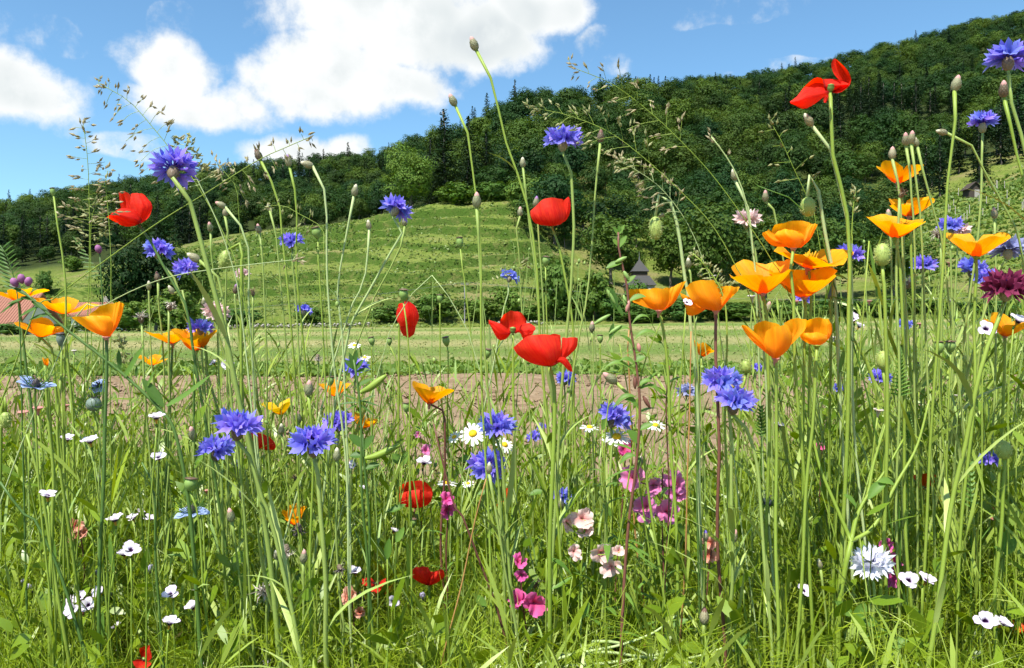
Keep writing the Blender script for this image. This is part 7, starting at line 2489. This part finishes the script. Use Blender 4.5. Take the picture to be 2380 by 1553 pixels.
# ---- thick forking stems at the lower right
d = .95
pl = Plant('forked_plant', 'thick pale green stem forking into several branches at the lower right', 'plant', (P(1952, 1500, d)[0], d, -.01))
node = P(1978, 1258, d)
for i, pts in enumerate([[(1960, 1345), (1952, 1480)], None]):
    if pts:
        pl.mesh('stem', tube(MB(), smooth_path([pl.base, P(1948, 1480, d), P(1960, 1345, d), node], 16), np.linspace(.0034, .0030, 16), 7), 'stem_green')
for pts in ([(1978, 1258), (1940, 1170), (1905, 1085), (1888, 1010), (1860, 930)], [(1978, 1258), (1990, 1200), (2016, 1150), (2030, 1080), (2060, 980)], [(1978, 1258), (2030, 1225), (2080, 1130), (2130, 1040), (2160, 930)],
            [(1978, 1258), (2000, 1180), (2060, 1090), (2100, 1020)]):
    pl.mesh('branch', tube(MB(), smooth_path([P(*p, d + .01 * i) for i, p in enumerate(pts)], 16), np.linspace(.0026, .0012, 16), 6), 'stem_green')
for a, b, w in [((2018, 1160), (2060, 1120), 24), ((1990, 1180), (1960, 1150), 16), ((2040, 1120), (2080, 1128), 20)]:
    px_leaf(pl, a, b, w, d, 'leaf_fresh', 'oval', sag=.1)

# broad leaves lying among the grass
for k, (leaves_, dd, lab) in enumerate([
        ([((1980, 1430), (1940, 1396), 26), ((1990, 1440), (2010, 1400), 30), ((1996, 1450), (2040, 1448), 28), ((2010, 1480), (2070, 1466), 26), ((2060, 1500), (2110, 1486), 26)], .93, 'clump of broad oval leaves below the white cornflower'),
        ([((1718, 1530), (1710, 1470), 22), ((1720, 1500), (1742, 1470), 18), ((1716, 1500), (1690, 1490), 16)], .95, 'round-leaved weed at the bottom right of centre'),
        ([((2330, 1300), (2310, 1270), 22), ((2335, 1290), (2360, 1250), 22), ((2330, 1280), (2340, 1230), 20)], 1.0, 'soft oval leaves near the right edge, low in the grass'),
        ([((895, 1188), (945, 1172), 18), ((930, 1080), (912, 1055), 24), ((935, 1082), (948, 1050), 20)], 1.25, 'oval bright leaves just left of the central red bowl'),
        ([((1060, 1078), (1100, 1066), 20), ((1110, 1150), (1140, 1140), 16), ((1230, 1152), (1268, 1145), 18)], 1.3, 'scattered oval leaves between the bowl and the pale blue cornflower'),
        ([((1270, 1300), (1330, 1340), 14), ((1330, 1340), (1280, 1370), 12), ((1350, 1440), (1370, 1400), 20), ((1560, 1460), (1600, 1440), 18)], 1.0, 'narrow twisting leaves around the lower pale clarkia'),
        ([((1425, 1130), (1445, 1100), 18), ((1420, 1200), (1400, 1170), 18), ((1590, 1250), (1560, 1210), 22), ((1400, 1000), (1420, 960), 18)], 1.1, 'oval leaves beside the rose clarkia'),
        ([((1950, 870), (1965, 800), 10), ((2020, 560), (2040, 700), 8), ((1930, 690), (2000, 720), 14), ((1935, 640), (1975, 655), 12)], 1.0, 'lance leaves on the hairy stalks right of the orange cluster'),
        ([((130, 1330), (125, 1250), 10), ((265, 1330), (254, 1240), 12), ((145, 1500), (150, 1390), 10), ((235, 1500), (240, 1420), 14), ((390, 1290), (460, 1300), 8)], 1.0, 'upright strap leaves among the white gilia'),
        ([((900, 1300), (905, 1250), 18), ((920, 1260), (940, 1225), 18), ((1130, 1410), (1100, 1380), 22), ((905, 1470), (935, 1440), 14), ((470, 1500), (500, 1530), 16)], 1.05, 'light oval leaves around the flat red poppy')]):
    b0 = P(leaves_[0][0][0], leaves_[0][0][1] + 60, dd)
    pl = Plant('broad_leaf_plant', lab, 'plant', (b0[0], dd + .02, -.01), 'broad-leaved weeds')
    for a, b, w in leaves_:
        A = P(*a, dd)
        pl.mesh('stem', tube(MB(), smooth_path([pl.base, (pl.base + A) / 2 + np.array([0, .01, .03]), A], 10), .0010, 4), 'stem_green')
        px_leaf(pl, a, b, w, dd, 'leaf_fresh', 'oval', sag=rg.uniform(-.1, .15), tilt=rg.uniform(.35, .7))

# dry orange stick and bent-over stalks at the bottom
path = stem_path(P(1130, 1113, .98), [(1108, 1200), (1070, 1360), (1022, 1529)], .98, rg, 20)
pl = Plant('dry_stalk', 'thin orange-brown dry stalk slanting left of the bottom magenta clarkia', 'dry stalk', path[0])
pl.mesh('stem', tube(MB(), path, np.linspace(.0013, .0008, 20), 5), 'stem_straw')
for k, (pts, lab) in enumerate([
        ([(1250, 1545), (1340, 1520), (1440, 1500), (1520, 1470), (1572, 1430)], 'topmost of the pale stalks lying flat at the bottom'),
        ([(1280, 1528), (1400, 1516), (1500, 1528), (1600, 1530), (1700, 1500)], 'longest of the pale stalks lying flat at the bottom'),
        ([(1300, 1550), (1420, 1540), (1520, 1524), (1610, 1500), (1690, 1488)], 'pale stalk lying flat at the bottom, bent up at its right end'),
        ([(1560, 1480), (1600, 1496), (1680, 1512), (1760, 1510)], 'short pale stalk lying across the bottom right of centre'),
        ([(1380, 1490), (1450, 1498), (1540, 1540), (1600, 1560)], 'pale stalk lying across the others and running out at the bottom')]):
    dd = .95 + .015 * k
    pp = smooth_path([P(*p, dd) for p in pts], 24)
    b = np.array([pp[0][0] - .05, dd + .02, -.01])
    pp = np.vstack([b, (b + pp[0]) / 2 + np.array([-.01, 0, .03]), pp])
    pl = Plant('bent_stalk', lab, 'stalk', b, 'stalks lying flat')
    pl.mesh('stem', tube(MB(), pp, np.linspace(.0024, .0012, len(pp)), 6), 'stem_pale')

# thick bare stalks that stand out
for pts, dd, r_, m_, lab in [
        ([(105, 850), (112, 980), (120, 1100), (116, 1240)], .95, .0032, 'stem_green', 'thick upright green stalk at the left under the blue-green capsule'),
        ([(62, 1010), (84, 1090), (104, 1200)], .95, .0030, 'stem_green', 'thick green stalk leaning right at the left edge'),
        ([(0, 1120), (50, 1190), (104, 1256)], .95, .0028, 'stem_dark', 'dark stalk slanting down from the left edge'),
        ([(330, 1075), (352, 1110), (366, 1170), (370, 1260)], .97, .0022, 'stem_dark', 'dark bowed stalk right of the dark-eyed gilia'),
        ([(142, 870), (140, 960), (144, 1060)], .99, .0030, 'stem_green', 'double green stalk beneath the orange poppies at the left'),
        ([(1008, 985), (1030, 1080), (1060, 1180), (1096, 1240)], 1.0, .0022, 'stem_red', 'brownish stalk curving down right of the notched orange poppy'),
        ([(1004, 640), (1030, 672), (1070, 740), (1110, 850)], 1.1, .0012, 'stem_pale', 'bent grass blade forming a peak before the terraces'),
        ([(1004, 640), (970, 670), (930, 730), (900, 800)], 1.1, .0011, 'stem_pale', 'left limb of the bent grass blade before the terraces'),
        ([(1760, 432), (1810, 448), (1850, 470), (1900, 520), (1930, 600)], 1.0, .0015, 'leaf_fresh', 'flat green blade pointing left beside the hanging hairy bud'),
        ([(1606, 770), (1602, 900), (1598, 1060)], .97, .0016, 'stem_straw', 'straw-coloured upright stalk under the orange poppy, left side'),
        ([(1616, 830), (1618, 960), (1622, 1080)], .98, .0014, 'stem_dark', 'dark thin stalk beside the straw-coloured one'),
        ([(1630, 780), (1626, 900), (1626, 1040)], 1.0, .0013, 'stem_dark', 'dark wiry stalk left of the violet pair'),
        ([(452, 870), (462, 960), (468, 1080)], 1.05, .0014, 'stem_green', 'slim green stalk left of the violet-blue cornflowers'),
        ([(1462, 760), (1460, 820), (1464, 860)], 1.1, .0020, 'stem_straw', 'pinkish dead stalk beside the red stem')]:
    path = stem_path(P(*pts[0], dd), pts[1:], dd, rg, 22)
    pl = Plant('bare_stalk', lab, 'stalk', path[0], 'bare stalks')
    pl.mesh('stem', tube(MB(), path, np.linspace(r_, r_ * .5, 22), 6), m_)

# ------------------------------------------------------------------ the mass of grass, leaves and wiry stalks nobody could count
HX = np.array(HERO)
SUNV = np.array(SUN_DIR)
SUNNY = [np.append(P(h[0], h[1], h[3]), max(h[4], .012)) for h in HERO if h[1] > 940 and h[4] > .011]


def covers(C):
    """which of the curves C (n, k, 3) would stand in front of one of the flower heads"""
    bad = np.zeros(len(C), bool)
    for j in range(C.shape[1]):
        d = C[:, j, 1]
        px = CX + F * C[:, j, 0] / d
        py = CY - F * (C[:, j, 2] - CAM_H) / d
        for a in range(0, len(C), 4000):
            q = slice(a, a + 4000)
            hit = (np.abs(px[q, None] - HX[None, :, 0]) < HX[None, :, 2]) & (np.abs(py[q, None] - HX[None, :, 1]) < HX[None, :, 2]) & (d[q, None] < HX[None, :, 3])
            bad[q] |= hit.any(1)
    for j in range(C.shape[1]):
        near = np.flatnonzero((C[:, j, 1] < 1.75) & (C[:, j, 2] > .12) & ~bad)
        for h in SUNNY:                   # keep the sun on the flower heads
            v = C[near, j] - h[:3]
            t = v @ SUNV
            bad[near] |= (t > .012) & ((v * v).sum(1) - t * t < h[3] ** 2)
    return bad


def blades(mb, base, dv, L, Wd, bend, seg, prof, rng, r=None):
    n = len(base)
    s = np.linspace(0, 1, seg + 1)
    dv = unit(dv)
    C = base[:, None] + dv[:, None] * (L[:, None] * s)[..., None] + bend[:, None] * (s ** 2)[None, :, None]
    rr = rng.random(n) if r is None else r
    full = C
    keep = ~covers(C[:, sorted({seg // 2, (3 * seg + 2) // 4, seg})])
    C, dv, Wd, rr, n = C[keep], dv[keep], Wd[keep], rr[keep], int(keep.sum())
    side = unit(np.cross(dv, unit(rng.normal(size=(n, 3)) + np.array([0, 1.2, 0]))))
    if prof == 'grass':
        w = np.maximum(1 - s ** 1.6, .04) * np.minimum(1, s * 5 + .5)
    elif prof == 'oval':
        w = np.maximum(np.sin(np.pi * (s * .96 + .04)) ** .8, .05)
    else:
        w = np.minimum(1, s * 4 + .4) * np.maximum(np.minimum(1, (1 - s) * 2.5), .05)
    o = side[:, None] * (Wd[:, None] * w)[..., None] * .5
    V = np.stack([C - o, C + o], 2).reshape(n, -1, 3)
    f = grid_faces(seg + 1, 2)
    Q = (f[None] + (np.arange(n) * (seg + 1) * 2)[:, None, None]).reshape(-1, 4)
    mb.add(V, Q, None, np.tile(np.repeat(s, 2), n), np.repeat(rr, (seg + 1) * 2))
    return full


def stems3(mb, C, rad, rng, r=None):
    """three-sided stalks along the curves C (n, k, 3)"""
    rr = rng.random(len(C)) if r is None else r
    keep = ~covers(C[:, 1:])
    C, rad, rr = C[keep], rad[keep], rr[keep]
    n, k, _ = C.shape
    T = unit(C[:, -1] - C[:, 0])
    a = unit(np.cross(T, [0, 1, 0.01]))
    b = np.cross(T, a)
    taper = np.linspace(1, .55, k)
    V = []
    for q in range(3):
        ang = q * 2.094
        V.append(C + (a * math.cos(ang) + b * math.sin(ang))[:, None] * (rad[:, None] * taper)[..., None])
    V = np.stack(V, 2).reshape(n, -1, 3)
    f = grid_faces(k, 3, True)
    Q = (f[None] + (np.arange(n) * k * 3)[:, None, None]).reshape(-1, 4)
    mb.add(V, Q, None, 0, np.repeat(rr, k * 3))


SKY_D = np.array([.5, .75, 1.0, 1.15, 1.3, 1.6, 2.0, 2.6])
SKY_Y = np.array([1600, 1490, 1360, 1270, 1210, 1130, 1095, 1075])


def top_limit(px, d):
    """how high the undergrowth stands at this place, in metres"""
    y = np.interp(d, SKY_D, SKY_Y)
    y = y + np.interp(px, [-400, 0, 300, 700, 1100, 1600, 1850, 2380, 2800], [-40, -40, -30, 30, 60, 45, -110, -170, -170]) * np.clip((d - .8) / .4, 0, 1)
    y = y + (vnoise(px / 90, d * 4, 71) - .5) * 120
    return np.maximum(CAM_H - (y - CY) / F * d, .04)


def spots(n, rng, d0=.62, d1=2.45, p0=-420, p1=2800):
    d = np.sqrt(rng.uniform(d0 ** 2, d1 ** 2, n))
    px = rng.uniform(p0, p1, n)
    X = (px - CX) / F * d
    return px, d, np.stack([X, d, np.full(n, -.005)], -1)


leaf_mat('tuft_glaucous', (0.145, 0.235, 0.026), (0.32, 0.41, 0.065), 0.22, .4)
leaf_mat('tuft_fresh', (0.11, 0.205, 0.008), (0.33, 0.42, 0.025), 0.30, .4)
leaf_mat('tuft_grass', (0.11, 0.205, 0.008), (0.31, 0.40, 0.025), 0.30, .4)
leaf_mat('tuft_leafy', (0.095, 0.19, 0.010), (0.26, 0.36, 0.022), 0.28, .35, spec=.5)
leaf_mat('tuft_wiry', (0.17, 0.27, 0.06), (0.31, 0.41, 0.10), 0.0)
leaf_mat('tuft_litter', (0.16, 0.12, 0.05), (0.36, 0.28, 0.12), 0.3)
MULT = 1.0


def leafy(name, n, seed, leaf_n, leaf_L, leaf_W, prof, seg, mat, label, cat, rad=.0012, ang=(.3, .8), hmul=(.55, 1.15), d0=.62, d1=2.45, smin=.15, droop=.3, p0=-420, p1=2800):
    rng = np.random.default_rng(seed)
    px, d, B = spots(n, rng, d0, d1, p0, p1)
    H = top_limit(px, d) * rng.uniform(*hmul, n)
    ok = H > .05
    if name in ('tall_foliage', 'tall_leafy_stalks', 'fine_stalks'):      # the bare soil shows through in the middle
        ok &= ~((px > 820) & (px < 1720) & (rng.random(n) < .6))
    px, d, B, H = px[ok], d[ok], B[ok], H[ok]
    n = len(B)
    lean = rng.normal(size=(n, 3)) * np.array([.24, .2, 0])
    s = np.linspace(0, 1, 6)
    bend = rng.normal(size=(n, 3)) * np.array([.07, .07, 0]) * H[:, None]
    C = B[:, None] + (np.array([0, 0, 1.0]) + lean)[:, None] * (H[:, None] * s)[..., None] + bend[:, None] * (s ** 2)[None, :, None]
    mb = MB()
    pr = rng.random(n)
    stems3(mb, C, np.full(n, rad), rng, pr)
    sl = rng.uniform(smin, 1.0, (n, leaf_n))
    idx = sl * 5
    i0 = np.clip(idx.astype(int), 0, 4)
    f = (idx - i0)[..., None]
    ar = np.arange(n)[:, None]
    base = (C[ar, i0] * (1 - f) + C[ar, i0 + 1] * f).reshape(-1, 3)
    T = np.repeat(unit(C[:, -1] - C[:, 0]), leaf_n, 0)
    rad_ = unit(np.cross(T, rng.normal(size=T.shape)))
    k = rng.uniform(*ang, len(base))[:, None]
    dv = unit(T + rad_ * k)
    L = rng.uniform(*leaf_L, len(base))
    bendv = rad_ * (L * rng.uniform(0, droop, len(base)))[:, None] + np.array([0, 0, -1.0]) * (L * rng.uniform(0, droop * .8, len(base)))[:, None]
    blades(mb, base, dv, L, rng.uniform(*leaf_W, len(base)), bendv, seg, prof, rng, np.clip(np.repeat(pr, leaf_n) * .5 + rng.random(len(base)) * .5, 0, 1))
    return setp(link(name, mb.mesh(name, MATS[mat])), label, cat, kind='stuff')


leafy('cornflower_foliage', int(1700 * MULT), 1001, 9, (.04, .11), (.0030, .0055), 'line', 3, 'tuft_glaucous', 'grey-green narrow leaves and stalks of cornflowers filling the meadow', 'foliage', .0014, (.15, .5))
leafy('leafy_undergrowth', int(2300 * MULT), 1002, 12, (.018, .04), (.008, .017), 'oval', 4, 'tuft_leafy', 'small oval leaves on stalks filling the meadow floor', 'foliage', .0011, (.6, 1.3), (.4, 1.08), .84)
leafy('lance_leaf_plants', int(1300 * MULT), 1022, 11, (.035, .075), (.005, .0095), 'oval', 4, 'tuft_grass', 'bright lance-shaped leaves on stalks filling the meadow', 'foliage', .0012, (.35, 1.0), (.5, 1.12), .98)
_sy = SKY_Y.copy()
SKY_Y = np.array([1400, 1300, 960, 930, 900, 890, 900, 930])       # taller, sparser plants that screen the soil
leafy('tall_foliage', 330, 1012, 12, (.04, .12), (.0028, .0050), 'line', 3, 'tuft_glaucous', 'tall grey-green stalks with narrow leaves screening the bare soil', 'foliage', .0012, (.15, .55), (.72, 1.08), 1.0, 2.3, .35)
leafy('tall_leafy_stalks', 120, 1013, 14, (.018, .04), (.006, .012), 'oval', 4, 'tuft_leafy', 'tall leafy green stalks among the flowers', 'foliage', .0011, (.5, 1.1), (.7, 1.05), 1.0, 2.2, .3)
leafy('fine_stalks', 260, 1014, 8, (.02, .06), (.0016, .003), 'line', 2, 'tuft_wiry', 'fine branching green stalks rising between the flowers', 'foliage', .0008, (.3, .9), (.75, 1.2), 1.0, 2.3, .4)
for k_, (p0_, p1_, top_, n_) in enumerate([(1880, 2800, 860, 190), (-420, 330, 950, 90), (430, 900, 850, 90), (1060, 1420, 850, 70)]):
    SKY_Y = np.array([1400, 1300, top_, top_ - 20, top_ - 30, top_ - 20, top_, top_ + 20])
    leafy('narrow_leaf_stalks', n_, 1030 + k_, 13, (.04, .11), (.0028, .0055), 'line', 3, 'tuft_glaucous' if k_ % 2 == 0 else 'tuft_grass', 'narrow-leaved green stalks crowding ' + ('the right-hand side of the meadow', 'the left-hand edge of the meadow', 'around the bud stalks before the vineyard', 'around the centre red poppies')[k_], 'foliage', .0013, (.15, .6), (.72, 1.06), 1.0, 2.2, .3, .3, p0_, p1_)
    leafy('leafy_stalks', n_ // 2, 1040 + k_, 14, (.02, .05), (.006, .013), 'oval', 4, 'tuft_leafy', 'leafy green stalks crowding ' + ('the right-hand side of the meadow', 'the left-hand edge of the meadow', 'around the bud stalks before the vineyard', 'around the centre red poppies')[k_], 'foliage', .0011, (.5, 1.1), (.65, 1.0), 1.0, 2.2, .25, .3, p0_, p1_)
SKY_Y = _sy
# feathery leaves
rng = np.random.default_rng(1003)
nf = int(23000 * MULT)
px, d, B = spots(nf, rng)
Hh = top_limit(px, d)
B[:, 2] = Hh * rng.uniform(.1, .95, nf) * rng.uniform(.7, 1.0, nf)
L = rng.uniform(.045, .10, nf)
dv = unit(rng.normal(size=(nf, 3)) * np.array([.8, .8, .3]) + np.array([0, 0, .9]))
mb = MB()
pr = rng.random(nf)
C = blades(mb, B, dv, L, np.full(nf, .0011), rng.normal(size=(nf, 3)) * .012, 3, 'line', rng, pr)
for k in range(12):
    s = .15 + .8 * (k // 2) / 6
    i0 = min(int(s * 3), 2)
    base = C[:, i0] + (C[:, i0 + 1] - C[:, i0]) * (s * 3 - i0)
    sd = unit(np.cross(dv, np.array([.3, 1, .2]))) * (1 if k % 2 else -1) + rng.normal(size=(nf, 3)) * .25
    ln = L * (.42 - .2 * abs(s - .45)) * rng.uniform(.7, 1.2, nf)
    blades(mb, base, unit(dv * .6 + sd * .8), ln, rng.uniform(.0016, .0028, nf), dv * (ln * .25)[:, None], 1, 'line', rng, np.clip(pr * .6 + rng.random(nf) * .4, 0, 1))
setp(link('feathery_foliage', mb.mesh('feathery_foliage', MATS['tuft_fresh'])), 'bright green feathery finely divided leaves filling the meadow', 'foliage', kind='stuff')
# grass blades
rng = np.random.default_rng(1004)
ng_ = int(21000 * MULT)
px, d, B = spots(ng_, rng)
Hh = top_limit(px, d)
lift = rng.random(ng_) < .55
B[:, 2] = np.where(lift, Hh * rng.uniform(.2, .75, ng_), -.005)
L = np.where(lift, rng.uniform(.05, .14, ng_), Hh * rng.uniform(.6, 1.12, ng_))
dv = unit(np.stack([rng.normal(size=ng_) * .35, rng.normal(size=ng_) * .3, np.ones(ng_)], -1))
bend = np.stack([rng.normal(size=ng_) * .30, rng.normal(size=ng_) * .2, -rng.random(ng_) * .15], -1) * L[:, None]
mb = MB()
blades(mb, B, dv, L, rng.uniform(.0016, .0042, ng_), bend, 4, 'grass', rng)
setp(link('meadow_grass', mb.mesh('meadow_grass', MATS['tuft_grass'])), 'fresh green grass blades filling the meadow', 'grass', kind='stuff')
# wiry taller stalks, thickest around the bud stalks
rng = np.random.default_rng(1005)
cl = [(560, 90, 620, 150), (700, 120, 640, 150), (860, 90, 700, 130), (1100, 60, 600, 140), (1240, 70, 560, 140), (1330, 60, 600, 130), (2080, 140, 560, 170), (2250, 120, 560, 180), (1980, 80, 640, 130), (480, 60, 640, 140), (1600, 120, 780, 120),
      (1800, 120, 760, 130), (300, 120, 830, 110), (60, 100, 820, 120), (1000, 120, 830, 110), (1450, 120, 880, 110), (1180, 400, 930, 90), (1700, 500, 930, 90), (400, 300, 960, 80), (2200, 150, 740, 140)]
TX_, TY_, TD_, BX_ = [], [], [], []
for cx_, sx_, cy_, sy_ in cl:
    m_ = int(12 * MULT)
    TX_.append(rng.normal(cx_, sx_, m_)); TY_.append(np.abs(rng.normal(0, sy_, m_)) + cy_); TD_.append(rng.uniform(.98, 1.75, m_)); BX_.append(cx_ + rng.normal(0, 40, m_))
tx, ty, td, bx = map(np.concatenate, (TX_, TY_, TD_, BX_))
top = np.stack([(tx - CX) / F * td, td, CAM_H - (ty - CY) / F * td], -1)
top[:, 2] = np.maximum(top[:, 2], .15)
base = np.stack([(tx * .45 + bx * .55 - CX) / F * td + rng.normal(size=len(tx)) * .02, td + rng.normal(size=len(tx)) * .04, np.full(len(tx), -.005)], -1)
s = np.linspace(0, 1, 9)
bow = rng.normal(size=(len(tx), 3)) * np.array([.03, .02, 0])
C = base[:, None] + (top - base)[:, None] * s[None, :, None] + bow[:, None] * (4 * s * (1 - s))[None, :, None]
mb = MB()
pr = rng.random(len(tx))
stems3(mb, C, rng.uniform(.0009, .0017, len(tx)), rng, pr)
for k in range(6):
    i0 = rng.integers(2, 8, len(tx))
    b_ = C[np.arange(len(tx)), i0]
    T = unit(C[:, -1] - C[:, 0])
    sd = unit(np.cross(T, rng.normal(size=T.shape)))
    L = rng.uniform(.02, .075, len(tx))
    blades(mb, b_, T + sd * rng.uniform(.15, .45, len(tx))[:, None], L, rng.uniform(.0018, .0034, len(tx)), sd * (L * .2)[:, None], 3, 'line', rng, pr)
hasb = rng.random(len(tx)) < .45
for p, tdir in zip(C[hasb][:, -1], unit(C[hasb][:, -1] - C[hasb][:, -2])):
    q = rng.uniform(.5, .9)
    lathe(mb, np.array([(.0008, 0), (.0026, .002), (.0034, .005), (.0026, .008), (.0006, .010)]) * q, 6, frame(p, tdir), rng.random())
setp(link('wiry_stalks', mb.mesh('wiry_stalks', MATS['tuft_wiry'])), 'tangle of thin green stalks with tiny buds between the flowers', 'stalks', kind='stuff')
# dead leaf litter deep in the meadow
rng = np.random.default_rng(1006)
nl = int(3000 * MULT)
px, d, B = spots(nl, rng, .7, 2.7)
B[:, 2] = rng.uniform(.0, .30, nl) * rng.random(nl)
L = rng.uniform(.02, .07, nl)
dv = unit(rng.normal(size=(nl, 3)) * np.array([1, 1, .35]))
mb = MB()
blades(mb, B, dv, L, rng.uniform(.002, .007, nl), rng.normal(size=(nl, 3)) * .008, 2, 'oval', rng)
setp(link('leaf_litter', mb.mesh('leaf_litter', MATS['tuft_litter'])), 'dry straw-coloured leaf litter on the meadow floor', 'litter', kind='stuff')
# weeds scattered at the edge of the soil
leafy('edge_weeds', int(260 * MULT), 1007, 9, (.02, .05), (.006, .014), 'oval', 3, 'tuft_fresh', 'small green weeds along the edge of the tilled soil', 'weeds', .001, (.5, 1.2), (.25, .6), 2.3, 3.4)
